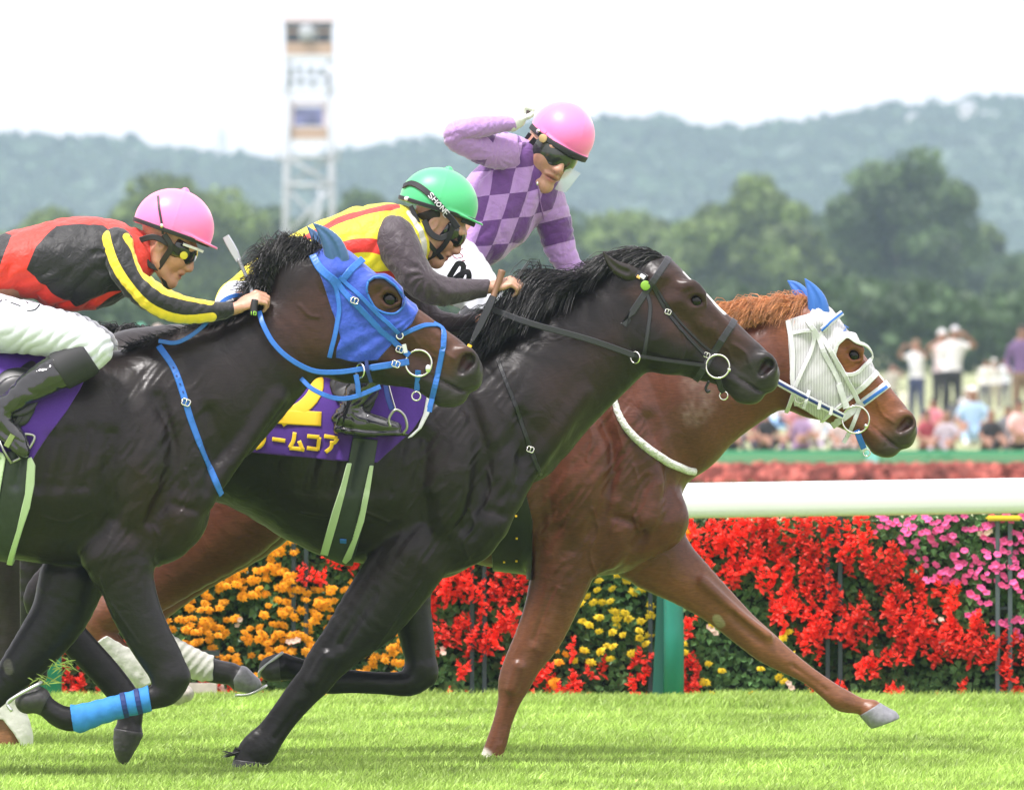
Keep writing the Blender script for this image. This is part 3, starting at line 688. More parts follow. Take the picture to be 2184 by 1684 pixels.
for u_, v_, a_ in ((1424, 665, 45), (1507, 757, 50)):
    c_, n_ = mid.S.near(u_, v_); torus(t, 'buckle', (u_, v_, c_[2] - 3), 6.5, 1.3, M['metal'], (0, 0, 1))
# reins
REIN_M = [(1050, 660, -72), (1130, 689, -96), (1256, 724, -88), (1351, 757, -70), (1420, 768, -58), (1503, 779, -46)]
strap3(t, 'rein', REIN_M[:4], 13, M['grey_strap']); strap3(t, 'rein', REIN_M[3:], 8, BL)
strap3(t, 'rein', [(1040, 690, 30), (1100, 700, 95), (1256, 735, 92), (1351, 765, 75), (1503, 785, 46)], 10, BL)
torus(t, 'martingale_ring', (1354, 762, -72), 12, 1.9, M['metal'], (.8, 0, 1)); torus(t, 'martingale_ring', (1354, 768, 76), 12, 1.9, M['metal'], (.8, 0, 1))
mid.strap('breast_strap', [(1062, 768), (1080, 815), (1098, 860), (1115, 910), (1130, 952), (1142, 985), (1153, 1012)], 9, BL)
c_, _n = mid.S.near(1131, 955); torus(t, 'buckle', (1131, 957, c_[2] - 3), 7.5, 1.5, M['metal'])
# saddlecloth, girth
def clothwave(P): return vnoise(P, 60) * 1.6
SC = mid.shell('saddlecloth', [(515, 960), (560, 770), (620, 740), (900, 740), (912, 800), (910, 850), (903, 885), (880, 918), (850, 945), (806, 985), (752, 981), (700, 978)], 6, M['purple'], wave=clothwave)
sp, sf = shell(mid.F, [(515, 960), (560, 770), (620, 740), (900, 740), (912, 800), (910, 850), (903, 885), (880, 918), (850, 945), (806, 985), (752, 981), (700, 978)], 6.0); CS = Surf(sp, sf)
mid.shell('saddle_pad', [(868, 934), (892, 912), (904, 880), (912, 836), (921, 842), (917, 880), (900, 912), (880, 930)], 8, M['white'])
G_ = mid.shell('girth', [(755, 930), (808, 936), (796, 1010), (780, 1100), (752, 1208), (735, 1206), (690, 1186), (722, 1090), (742, 1000)], 9, M['girth'], wr=(-215, 215))
mid.shell('girth_roll', [(742, 985), (753, 985), (738, 1050), (722, 1110), (700, 1184), (684, 1180), (710, 1090), (730, 1030)], 13, M['palegreen'], parent=G_)
mid.shell('girth_roll', [(790, 990), (799, 990), (790, 1050), (778, 1110), (750, 1190), (738, 1202), (730, 1196), (752, 1150), (770, 1085)], 13, M['palegreen'], parent=G_)
mid.strap('girth_tag', [(728, 1144), (741, 1145)], 12, M['blue'], off=11, parent=G_)
mid.strap('girth_seam', [(786, 990), (772, 1060), (757, 1130), (740, 1185)], 2, BL, off=11, parent=G_)
YE = M['yellow']
def glyph(name, strokes, wd, Sf, th, m, off=2.2, parent=None, thick=.6):
    V = []; Fs = []; b = 0
    for st in strokes:
        sw = st[1] if isinstance(st, tuple) and isinstance(st[1], (int, float)) else wd; pp = st[0] if isinstance(st, tuple) and isinstance(st[1], (int, float)) else st
        Q = np.array(pp, float)
        if len(Q) == 2: Q = np.vstack([Q[0], (Q[0] + Q[1]) / 2, Q[1]])
        P3, N = drape(Sf, Q, off, -1, max(2.5, wd * .4)); v, f = ribbon(P3, N, sw, thick); V.append(v); Fs.append(f + b); b += len(v)
    return th.part(name, np.vstack(V), np.vstack(Fs), m, parent)
glyph('number', [([(628, 806), (640, 792), (660, 790), (674, 800), (678, 818), (672, 842), (650, 866), (620, 884), (600, 896)], 30), ([(560, 884), (630, 889), (688, 892)], 31)], 30, CS, t, YE, parent=SC)
glyph('name_lettering', [[(566, 916), (567, 935), (560, 948), (549, 954)], [(584, 934), (612, 938)], [(632, 920), (629, 938), (621, 953)], [(621, 953), (640, 955), (652, 957)], [(641, 938), (649, 958)], [(658, 928), (684, 930)], [(684, 930), (681, 958)], [(657, 953), (682, 956)], [(694, 928), (722, 932)], [(722, 932), (716, 941), (708, 944)], [(710, 938), (708, 952), (697, 962)]], 8.5, CS, t, YE, parent=SC)

# ---- near horse
near = Horse('racehorse', 'nearest dark bay racehorse with royal blue hood, blue bridle and slate blue ear covers', -1.0, ((-560, 1050), (490, 1650), (-215, 215)), HeadT((722, 530), (1026, 779), 1.04, (19, 8)))
F = near.F
F.add(pairs([(650, 560, 722, 775, 52, 0), (575, 625, 675, 800, 60, 0), (490, 680, 625, 860, 70, 0), (400, 712, 560, 935, 86, 0), (310, 728, 512, 990, 110, 0)]), 30)
F.add([(240, 975, 0, 228, 154), (110, 970, 0, 232, 168), (-30, 950, 0, 225, 170), (-170, 930, 0, 205, 165), (-300, 900, 0, 190, 155), (-400, 890, 0, 180, 140)], 40, n=2)
F.add([(355, 1092, 48, 90, 64), (335, 1110, 48, 92, 62)], 30, mirror=True); F.add([(280, 1135, 0, 80, 110)], 40)
horse_head(F, near.H); muscles(F, 300, 970); muscles(F, 300, 970, 1)
F.add([(590, 850, -50, 16, 14), (520, 950, -66, 18, 16), (440, 1060, -72, 20, 18)], 24)
leg(F, [(175, 1170, 335, 1190, 58, -80), (205, 1225, 336, 1235, 52, -78), (232, 1290, 348, 1296, 44, -78), (268, 1356, 372, 1356, 37, -78), (300, 1405, 396, 1402, 32, -78), (325, 1440, 408, 1440, 30, -78)])
F.add([(366, 1442, -78, 42, 30), (357, 1470, -78, 32, 27), (325, 1486, -78, 24, 22), (270, 1500, -78, 21, 18), (210, 1517, -78, 22, 18), (165, 1530, -78, 26, 20), (132, 1525, -78, 25, 22), (106, 1507, -78, 22, 21), (92, 1497, -78, 22, 22)], 10)
F.add([(84, 1488, -78, 27, 29), (62, 1492, -78, 26, 32)], 8)
F.add([(150, 1240, 78, 72, 52), (125, 1310, 78, 62, 46), (80, 1375, 78, 53, 38), (35, 1430, 78, 42, 31), (0, 1474, 78, 28, 22), (-60, 1530, 78, 22, 18), (-100, 1568, 78, 27, 22), (-130, 1600, 78, 26, 24)], 16)
F.add([(-150, 1618, 78, 28, 30)], 8)
for sg, (kx, ky) in ((-1, (-330, 1300)), (1, (-450, 1290))):
    F.add([(-360, 960, sg * 60, 140, 80), (-330, 1080, sg * 85, 90, 60), (-400, 1190, sg * 85, 66, 46), (-470, 1280, sg * 85, 42, 28), (-430, 1370, sg * 85, 32, 22), (-370 - 60 * (sg > 0), 1480, sg * 85, 27, 20), (-330 - 60 * (sg > 0), 1570, sg * 85, 30, 24), (-300 - 60 * (sg > 0), 1600, sg * 85, 30, 30)], 22)
def near_paint(C, P):
    u, v = P[:, 0], P[:, 1]; mixc(C, sstep(1190, 1320, v), (.011, .010, .010))
    nk = poly_sd(u, v, [(560, 680), (720, 560), (760, 760), (640, 800)]); mixc(C, (1 - sstep(-50, 40, nk)) * .75, (.05, .02, .012))
    hd = poly_sd(u, v, [(780, 600), (900, 640), (1000, 740), (960, 790), (840, 780), (740, 700)]); mixc(C, (1 - sstep(-20, 30, hd)) * .75, (.09, .036, .019))
    sh = poly_sd(u, v, [(300, 1000), (430, 1090), (400, 1160), (280, 1150)]); mixc(C, (1 - sstep(-50, 50, sh)) * .4, (.034, .015, .009))
    mixc(C, (1 - sstep(-2, 3, line_sd(u, v, [(13, 1415), (17, 1430)], 9))) * (P[:, 2] < 60) * (v > 1300), (.1, .095, .08))
near.finish((.0135, .0092, .0082), (.0065, .0055, .0052), M['coat'], near_paint, trunk=[(300, 800), (430, 800), (480, 1000), (420, 1170), (260, 1220), (160, 1150), (220, 950)], veins=[[(330, 1120), (344, 1150), (330, 1185), (350, 1220)], [(220, 1230), (240, 1280), (300, 1370)], [(400, 1000), (410, 1050), (392, 1090)], [(935, 715), (945, 745), (968, 765)], [(880, 715), (900, 742), (925, 760)], [(640, 650), (660, 672), (680, 676)], [(100, 1100), (150, 1110), (200, 1090)]])
t = near.t; S_ = near.S; H_ = near.H
near.shell('hoof', [(0, 1500), (60, 1440), (96, 1450), (110, 1478), (84, 1530), (20, 1530)], .9, M['hoof_dark'], wr=(-125, -35))
P_, F_ = tube(crom([(30, 1512, -108), (20, 1496, -104), (40, 1480, -108), (84, 1456, -104), (90, 1452, -78), (84, 1456, -52), (40, 1480, -48), (20, 1496, -52)], 4), 3.6); t.part('horseshoe', P_, F_, M['alu'])
near.shell('leg_wrap', [(152, 1495), (240, 1475), (318, 1458), (326, 1512), (240, 1545), (180, 1562), (160, 1556)], 5, M['bandage_blue'], wr=(-125, -35), wave=lambda P: np.sin(P[:, 0] * .22) * .7)
for x_ in (262, 292):
    c = near.S.near(x_ + 4, 1495); 
    Q = [(x_ + 2, 1478 - (x_ - 262) * .28), (x_ + 10, 1520 - (x_ - 262) * .25)]
    near.strap('wrap_tape', Q, 11, M['blue_dk'], off=6.5)
# hood
EH = near.H
HOOD = [(666, 545), (690, 520), (723, 515), (770, 540), (812, 572), (850, 598), (880, 632), (893, 662), (878, 690), (860, 707), (838, 732), (806, 768), (770, 772), (735, 768), (716, 764), (726, 720), (714, 676), (692, 610)]
HOLE = [(786, 603), (800, 594), (820, 595), (843, 612), (860, 638), (857, 656), (836, 670), (806, 660), (790, 640), (783, 620)]
def hoodwave(P):
    u, v, x = P.T; d = np.hypot(u - 850, v - 720); return vnoise(P, 22) * 1.0 + np.sin(np.arctan2(v - 660, u - 900) * 26) * 1.3 * sstep(660, 720, v)
HD = near.shell('hood', HOOD, 5, M['cloth_blue'], holes=[HOLE], wave=hoodwave)
V_, N_ = drape(S_, HOLE + [HOLE[0]], 5, -1, 4); Pq, Fq = tube(V_, 2.6); t.part('hood_eye_binding', Pq, Fq, M['blue'], HD)
horn(t, 'ear_cover', (724, 576, -36), (669, 477, -42), M['ear_blue_dark'], 26, 16, (11, -9)); horn(t, 'ear_cover', (695, 556, 34), (654, 482, 38), M['ear_blue_dark'], 17, 13, (4, -4))
B = M['blue']
near.strap('headpiece', [(668, 548), (684, 572), (705, 592), (722, 606)], 17, B, off=7)
near.strap('cheek_strap', [(714, 596), (735, 624), (765, 652), (800, 690), (840, 728), (872, 758)], 13, B, off=7)
near.strap('noseband_hanger', [(722, 590), (770, 632), (810, 672), (850, 708)], 9, B, off=7)
near.strap('throat_strap', [(700, 590), (714, 612), (724, 650), (720, 690), (714, 722), (704, 760)], 10, B, off=7)
near.strap('browband', [(732, 594), (750, 575), (770, 557)], 15, B, off=7)
near.strap('noseband', [(850, 716), (880, 703), (905, 694), (928, 694)], 10, B, off=3)
near.strap('noseband_drop', [(925, 690), (944, 702), (946, 730), (940, 770), (933, 800), (922, 850), (917, 868)], 12, B, off=2.4)
strap3(t, 'noseband_end', [(922, 850, -30), (918, 866, -32), (916, 878, -32)], 11, B)
for u_, v_ in ((757, 641), (853, 745)):
    c_, n_ = S_.near(u_, v_); torus(t, 'buckle', (u_, v_, c_[2] - 10), 8, 1.6, M['metal'], (0, 0, 1))
c_, n_ = S_.near(853, 715); torus(t, 'noseband_ring', (853, 716, c_[2] - 6), 7, 1.7, M['metal']); disc(t, 'rubber_stop', (853, 716, c_[2] - 3), 7, 3, M['blue_dk'])
strap3(t, 'browband_tag', [(862, 734, -60), (866, 752, -58)], 9, M['white'])
c_, n_ = S_.near(893, 774); wz = (c_[2] if c_ else -45) - 6
torus(t, 'bit_ring', (893, 774, wz), 28, 2.5, M['metal'], (.1, 0, 1)); torus(t, 'bit_ring', (893, 774, -wz), 28, 2.5, M['metal'], (.1, 0, 1))
cord(t, 'bit_mouthpiece', [(916, 789, wz), (913, 781, wz * .6), (910, 784, 0), (913, 781, -wz * .6), (916, 789, -wz)], 4, M['metal'])
ball(t, 'bit_joint', (913, 786, wz - 1), (7, 10, 5), M['metal'])
strap3(t, 'curb_strap', [(892, 790, wz - 2), (891, 810, wz + 6), (889, 832, wz + 14)], 12, B); torus(t, 'lead_ring', (888, 844, wz + 12), 9.5, 1.8, M['metal'], (.2, 0, 1))
strap3(t, 'rein', [(554, 664, -66), (562, 690, -84), (584, 730, -96), (619, 764, -100), (669, 790, -92), (723, 793, -80), (774, 786, -70), (800, 782, -62)], 11, B)
strap3(t, 'rein_billet', [(792, 784, -64), (830, 778, -58), (872, 771, wz - 2)], 14, B); torus(t, 'buckle', (845, 776, -64), 8.5, 1.5, M['metal'], (0, 0, 1))
strap3(t, 'billet_keeper', [(782, 768, -70), (785, 790, -72), (792, 815, -64)], 8, M['blue_dk'])
torus(t, 'martingale_ring', (769, 790, -74), 15, 2, M['metal'], (.8, 0, .6), sq=1)
strap3(t, 'martingale_branch', [(642, 806, -40), (669, 830, -60), (714, 848, -74), (755, 846, -76), (812, 824, -60)], 10, B)
strap3(t, 'martingale_drop', [(760, 798, -76), (764, 820, -76), (766, 846, -74)], 11, B)
strap3(t, 'rein', [(340, 727, -60), (383, 729, -70), (435, 695, -64), (477, 642, -40), (515, 629, -14), (545, 640, 20)], 9, B)
near.strap('breast_strap', [(341, 738), (373, 784), (394, 840), (411, 896), (437, 966), (458, 1015), (474, 1053)], 14, B)
for q in range(4): near.strap('strap_hole', [(372 + q * 7, 783 + q * 17), (374 + q * 7, 786 + q * 17)], 3, M['blue_dk'], off=3.2)
c_, _n = S_.near(400, 857); torus(t, 'buckle', (400, 857, c_[2] - 4), 9, 1.7, M['metal'])
near.shell('saddlecloth', [(-90, 760), (60, 740), (192, 790), (176, 830), (150, 872), (110, 925), (72, 985), (40, 985), (-90, 970)], 6, M['purple'], wave=clothwave)
G_ = near.shell('girth', [(20, 960), (66, 960), (68, 1030), (52, 1100), (22, 1215), (-24, 1215), (2, 1090), (12, 1020)], 9, M['girth'])
near.shell('girth_roll', [(66, 975), (74, 972), (82, 990), (80, 1030), (70, 1080), (52, 1130), (24, 1213), (14, 1204), (40, 1130), (60, 1050)], 14, M['palegreen'], parent=G_)
near.shell('girth_roll', [(-14, 960), (12, 962), (20, 974), (8, 1040), (-2, 1100), (-22, 1200), (-34, 1200), (-10, 1060)], 14, M['palegreen'], parent=G_)
CRN = [(700, 535), (660, 545), (600, 600), (540, 655), (460, 690), (380, 720), (300, 738)]
def mane_near(rng, q):
    t_ = rng.random() ** 1.5; u, v = along(CRN, t_); tuft = math.exp(-((u - 612) / 62) ** 2)
    L = rng.uniform(26, 60) + 45 * tuft * rng.random(); a = math.radians(rng.gauss(150 if tuft > .3 else 190, 28)); w_ = rng.uniform(-12, 12); up = tuft * rng.uniform(20, 78)
    sd = -1 if rng.random() < .6 else 1
    dr = rng.uniform(-6, 24) * (1 - tuft * .6)
    return [(u + 4, v + 16, w_), (u + math.cos(a) * L * .35, v - up * .7, w_ + sd * 8), (u + math.cos(a) * L * .7, v - up - math.sin(a) * L * .15 + dr * .5, w_ + sd * 20), (u + math.cos(a) * L, v - up * .75 + dr * 1.4, w_ + sd * 34)]
hair(t, 'mane', range(4600), mane_near, M['mane_black'], 1.25, seed=11, clump=9)
def fore_near(rng, q):
    u = rng.uniform(560, 700); v = 560 - (u - 560) * .1; a = math.radians(rng.uniform(70, 130)); L = rng.uniform(20, 62)
    return [(u, v + 10, rng.uniform(-12, 12)), (u + math.cos(a) * L * .5, v - L * .6, rng.uniform(-14, 14)), (u + math.cos(a) * L * .9 + rng.uniform(-8, 8), v - L, rng.uniform(-18, 18))]
hair(t, 'mane_wisps', range(260), fore_near, M['mane_black'], 1.1, seed=12, clump=5)

# ---- far horse (chestnut)
far = Horse('racehorse', 'chestnut racehorse with white mesh hood and bright blue ear covers, farthest of the leading three', 1.0, ((140, 1980), (620, 1660), (-210, 210)), HeadT((1757, 650), (1954, 915), .98, (14, 5)))
F = far.F
F.add(pairs([(1715, 668, 1700, 866, 46, 0), (1620, 688, 1640, 880, 55, 0), (1510, 700, 1576, 925, 64, 0), (1390, 702, 1525, 972, 80, 0), (1270, 705, 1478, 1030, 104, 0)]), 30)
F.add([(1215, 985, 0, 240, 150), (1080, 975, 0, 236, 166), (940, 960, 0, 220, 166), (800, 945, 0, 205, 158), (660, 950, 0, 188, 148), (540, 965, 0, 180, 138)], 40, n=2)
F.add([(1392, 1102, 46, 76, 50), (1370, 1110, 46, 76, 52)], 26, mirror=True); F.add([(1300, 1108, 0, 112, 100)], 40)
horse_head(F, far.H); muscles(F, 1230, 990, -1, s=1.05, g=9); muscles(F, 1230, 990, 1, g=9)
F.sub([(1422, 1000, -100, 4, 10), (1404, 1080, -100, 4, 10), (1350, 1160, -100, 4, 10)], 26); F.sub([(1400, 1130, 0, 8, 14), (1380, 1190, 0, 8, 14)], 24)
F.add([(1330, 900, -100, 26, 18), (1390, 1010, -96, 22, 16), (1380, 1100, -96, 26, 20)], 22)
leg(F, [(1440, 1110, 1330, 1235, 60, 55), (1466, 1155, 1385, 1262, 52, 60), (1506, 1204, 1432, 1278, 45, 62), (1562, 1266, 1500, 1316, 38, 64), (1612, 1320, 1556, 1358, 33, 64), (1660, 1363, 1608, 1398, 31, 64), (1690, 1390, 1650, 1422, 26, 64), (1740, 1430, 1716, 1456, 18, 64), (1790, 1464, 1762, 1494, 21, 64), (1815, 1478, 1785, 1513, 24, 64), (1850, 1496, 1826, 1519, 18, 64), (1872, 1500, 1840, 1530, 22, 64)], 12, f=1.06)
F.add([(1862, 1519, 64, 25, 27), (1880, 1534, 64, 28, 32), (1897, 1538, 64, 24, 33)], 5); F.slice((1815, 1500, 10), (1950, 1600, 120), (.35, .937, 0), .35 * 1850 + .937 * 1559)
F.add([(1500, 1240, 24, 8, 8), (1580, 1310, 30, 6, 8), (1640, 1356, 34, 7, 8)], 20); F.sub([(1560, 1312, 22, 3, 6), (1620, 1366, 28, 2.5, 5)], 14); F.sub([(1690, 1420, 42, 3, 6), (1765, 1474, 42, 3, 6)], 8)
leg(F, [(1120, 1150, 1290, 1150, 60, -72), (1130, 1225, 1262, 1222, 50, -72), (1114, 1300, 1234, 1288, 42, -72), (1096, 1362, 1202, 1346, 35, -72), (1074, 1415, 1160, 1400, 31, -72), (1060, 1456, 1136, 1444, 30, -72), (1060, 1496, 1112, 1488, 23, -72), (1050, 1540, 1094, 1534, 18, -72), (1036, 1580, 1084, 1576, 20, -72), (1024, 1612, 1072, 1610, 21, -72)])
F.add([(1042, 1632, -72, 27, 28), (1036, 1645, -72, 28, 30)], 6); F.add([(1105, 1420, -100, 13, 8), (1092, 1465, -98, 11, 7)], 10); F.sub([(1088, 1500, -94, 3, 6), (1070, 1575, -94, 3, 5)], 8); F.sub([(1180, 1260, -122, 5, 8), (1140, 1360, -108, 4, 7)], 14)
F.add([(560, 980, -60, 140, 80), (500, 1095, -85, 104, 60), (395, 1190, -85, 74, 48), (285, 1280, -85, 50, 36), (215, 1325, -85, 38, 26), (238, 1375, -85, 30, 20), (300, 1430, -85, 29, 20), (345, 1464, -85, 23, 20), (375, 1474, -85, 22, 22)], 24, n=4)
F.add([(385, 1476, -85, 24, 26), (398, 1476, -85, 17, 24)], 6)
F.add([(560, 980, 60, 140, 80), (540, 1090, 85, 95, 60), (420, 1190, 85, 70, 46), (320, 1290, 85, 46, 34), (300, 1340, 85, 38, 26), (345, 1380, 85, 28, 20), (410, 1416, 85, 27, 20), (452, 1432, 85, 26, 21), (490, 1438, 85, 24, 21)], 24, n=4)
F.add([(512, 1450, 85, 28, 28), (535, 1462, 85, 20, 28)], 6)
CH1 = (.108, .032, .016)
def far_paint(C, P):
    u, v = P[:, 0], P[:, 1]
    hd = poly_sd(u, v, [(1640, 690), (1740, 660), (1840, 730), (1930, 880), (1860, 930), (1760, 880)]); mixc(C, (1 - sstep(-40, 40, hd)) * .7, (.28, .09, .032))
    mixc(C, sstep(1230, 1330, v) * .6, (.18, .07, .032)); mixc(C, sstep(1150, 1250, v) * (u > 1330) * .5, (.22, .085, .036))
    mixc(C, (1 - sstep(0, 12, line_sd(u, v, [(1030, 1612), (1020, 1640)], 14))) * (v > 1580), (.6, .56, .5))
    mixc(C, (1 - sstep(0, 4, line_sd(u, v, [(1530, 1320), (1537, 1330)], 8))), (.3, .24, .15))
    fo = vnoise(P, 9) * .5 + .5; mk = 1 - sstep(0, 26, line_sd(u, v, [(1480, 820), (1500, 850), (1478, 880)], 14)); mixc(C, mk * fo * .16 * (P[:, 2] < 0), (.6, .5, .45))
    mixc(C, (sstep(425, 440, u)) * (v > 1390) * (u < 600), (.03, .028, .03))
    bl = np.where(np.abs(P[:, 2]) < 16, line_sd(u, v, [(1868, 790), (1882, 815)], 5), 9); mixc(C, 1 - sstep(-1, 2, bl), (.7, .62, .55))
far.finish(CH1, (.06, .022, .014), M['coat2'], far_paint, trunk=[(1180, 760), (1330, 760), (1420, 980), (1470, 1120), (1330, 1220), (1150, 1230), (1120, 1000)], veins=[[(1260, 1080), (1275, 1130), (1258, 1170), (1270, 1230)], [(1350, 990), (1362, 1040), (1350, 1090), (1365, 1140)], [(1190, 1250), (1160, 1320), (1140, 1380)], [(1440, 1180), (1500, 1240), (1560, 1300)], [(1868, 850), (1880, 880), (1905, 900)], [(1240, 880), (1262, 930), (1250, 980)], [(1300, 860), (1318, 920), (1330, 960)]], muzzle=(.05, .035, .03))
t = far.t; S_ = far.S
far.shell('hoof', [(1836, 1526), (1884, 1496), (1932, 1520), (1932, 1552), (1868, 1562), (1840, 1552)], .9, M['hoof_grey'], wr=(15, 115))
far.shell('hoof', [(1000, 1622), (1076, 1622), (1076, 1662), (1000, 1662)], .9, M['hoof_pale'], wr=(-115, -30))
far.shell('hoof', [(522, 1405), (575, 1452), (570, 1475), (500, 1485), (496, 1450)], .9, M['hoof_grey'], wr=(40, 130))
far.shell('hoof', [(385, 1440), (425, 1450), (420, 1500), (370, 1505)], .9, M['hoof_pale'], wr=(-130, -40))
P_, F_ = tube(crom([(500, 1484, 62), (530, 1482, 60), (560, 1468, 66), (566, 1464, 85), (560, 1468, 104), (530, 1482, 110)], 4), 3); t.part('horseshoe', P_, F_, M['alu'])
far.shell('leg_wrap', [(232, 1352), (290, 1385), (340, 1426), (345, 1445), (290, 1470), (262, 1440), (205, 1370)], 5, M['bandage'], wr=(-130, -40), wave=lambda P: vnoise(P, 14) * 2)
far.shell('leg_wrap', [(362, 1350), (410, 1376), (455, 1398), (452, 1452), (430, 1456), (390, 1444), (320, 1400)], 5, M['bandage'], wr=(40, 130), wave=lambda P: np.sin(P[:, 0] * .3 + P[:, 1] * .25) * .8)
HOODF = [(1677, 682), (1727, 668), (1735, 650), (1757, 640), (1792, 664), (1816, 694), (1840, 740), (1858, 768), (1870, 795), (1846, 820), (1826, 838), (1806, 852), (1770, 880), (1752, 898), (1722, 878), (1700, 866), (1686, 812)]
HOLEF = [(1778, 752), (1784, 734), (1794, 725), (1806, 719), (1822, 728), (1846, 742), (1856, 764), (1840, 780), (1826, 793), (1808, 798), (1793, 788), (1782, 770)]
HD = far.shell('hood', HOODF, 4.5, M['mesh_white'], holes=[HOLEF], wave=lambda P: vnoise(P, 20) * .8)
def edge(pts, w_, m=None, off=6.2): far.strap('hood_binding', pts, w_, m or M['white'], off=off, parent=HD)
edge(HOLEF + [HOLEF[0]], 8); edge([(1680, 684), (1690, 750), (1690, 810), (1700, 862)], 11); edge([(1867, 796), (1846, 818), (1822, 838)], 12); edge([(1818, 842), (1795, 860), (1768, 880), (1752, 894)], 8); edge([(1690, 712), (1714, 706), (1732, 704)], 7)
horn(t, 'ear_cover', (1747, 682, -30), (1716, 595, -36), M['ear_blue'], 23, 14, (8, -3)); horn(t, 'ear_cover', (1716, 652, 30), (1680, 598, 34), M['ear_blue'], 18, 12, (6, -6))
Wm = M['white']
far.strap('cheek_strap', [(1722, 684), (1740, 715), (1764, 764), (1785, 815), (1800, 866)], 11, Wm, off=8)
far.strap('cheek_buckle_strap', [(1784, 818), (1792, 845), (1803, 870)], 15, Wm, off=9.5)
far.strap('noseband_hanger', [(1744, 706), (1776, 756), (1808, 808), (1832, 856)], 10, Wm, off=8)
far.strap('throat_strap', [(1732, 706), (1732, 738), (1712, 786), (1696, 824), (1684, 862), (1678, 872)], 9, Wm, off=8)
far.strap('browband', [(1750, 702), (1770, 686), (1790, 671)], 12, Wm, off=8); far.strap('browband_stripe', [(1748, 703), (1769, 687), (1789, 672)], 4.5, M['blue'], off=10.5)
loop_band(t, 'noseband', S_, (1891, 820), (1800, 888), 17, Wm); far.strap('noseband_stripe', [(1842, 858), (1864, 842), (1888, 826)], 7, M['blue'], off=4.5)
far.strap('cavesson_strap', [(1832, 868), (1822, 895), (1812, 920), (1800, 942)], 9, Wm, off=2.5)
c_, n_ = S_.near(1820, 890); wz = (c_[2] if c_ else -40) - 7
torus(t, 'bit_ring', (1824, 894, wz), 29, 2.2, M['metal'], (.1, 0, 1)); torus(t, 'bit_ring', (1824, 894, -wz), 29, 2.2, M['metal'], (.1, 0, 1)); ball(t, 'bit_stud', (1846, 908, wz), 5.5, M['metal'])
cord(t, 'bit_mouthpiece', [(1846, 908, wz), (1846, 906, 0), (1846, 908, -wz)], 3.5, M['metal'])
strap3(t, 'curb_strap', [(1826, 917, wz), (1834, 938, wz + 4), (1842, 956, wz + 12)], 13, M['blue']); torus(t, 'lead_ring', (1848, 965, wz + 12), 7.5, 1.3, M['metal'], (.2, 0, 1))
strap3(t, 'rein', [(1560, 758, -60), (1654, 813, -84), (1730, 854, -74), (1800, 889, wz)], 14, Wm); strap3(t, 'rein_stripe', [(1560, 757, -62.5), (1654, 813, -86.5), (1730, 854, -76.5), (1797, 887, wz - 2.5)], 6, M['blue_dk'])
strap3(t, 'rein_keeper', [(1724, 832, -72), (1718, 852, -80), (1712, 870, -74)], 7, Wm); torus(t, 'martingale_ring', (1704, 848, -76), 11, 1.3, M['metal'], (.2, 0, 1))
strap3(t, 'rein_keeper', [(1748, 853, -80), (1744, 872, -80)], 7, Wm); strap3(t, 'rein_keeper', [(1773, 866, -78), (1769, 884, -78)], 7, Wm)
glyph('hood_letter', [[(1794, 697), (1804, 703)], [(1799, 700), (1797, 712)]], 2.6, S_, t, M['blue'], off=7, parent=HD)
nk = [(1345, 770), (1322, 795), (1308, 828), (1314, 872), (1339, 917), (1383, 958), (1424, 984), (1462, 1000), (1480, 1003)]
P3, N3 = drape(S_, nk, 3, -1, 5); Pq, Fq = tube(P3, [5, 6, 7, 8, 9, 9, 8], 10); t.part('neck_strap', Pq, Fq, M['fleece'])
far.strap('neck_strap_edge', nk, 4, Wm, off=8)
G_ = far.shell('girth', [(1040, 1000), (1110, 1000), (1136, 1110), (1134, 1234), (1052, 1232), (1046, 1130)], 8, M['black'])
for u_, v_ in ((1098, 1094), (1100, 1140), (1074, 1188), (1100, 1186)): far.strap('girth_stud', [(u_, v_), (u_ + 4, v_)], 4, M['yellow'], off=11, parent=G_)
far.shell('saddlecloth', [(890, 690), (1150, 690), (1160, 900), (1000, 960), (880, 940)], 6, M['purple'])
CRF = [(1732, 672), (1700, 674), (1640, 682), (1590, 690), (1535, 696)]
def mane_far(rng, q):
    t_ = rng.random(); u, v = along(CRF, t_); L = rng.uniform(30, 66); w_ = rng.uniform(-12, 12); sd = -1 if rng.random() < .75 else 1; up = rng.uniform(2, 46); cu = rng.uniform(-.6, 1)
    return [(u + 8, v + 12, w_), (u - L * .2, v - up * .8, w_ + sd * 12), (u - L * .65, v - up - cu * 6, w_ + sd * 26), (u - L, v - up * .5 + cu * 22, w_ + sd * 40)]
hair(t, 'mane', range(3400), mane_far, M['mane_red'], 1.05, seed=21, clump=14)
def wisp_far(rng, q):
    t_ = rng.uniform(.2, 1); u, v = along(CRF, t_); L = rng.uniform(18, 52); a = math.radians(rng.gauss(120, 24))
    return [(u + 4, v + 4, rng.uniform(-14, 10)), (u + math.cos(a) * L * .5, v - math.sin(a) * L * .6, rng.uniform(-20, 10)), (u + math.cos(a) * L - rng.uniform(0, 14), v - math.sin(a) * L, rng.uniform(-26, 12))]
hair(t, 'mane_wisps', range(260), wisp_far, M['mane_red'], 1.1, seed=22, clump=6)
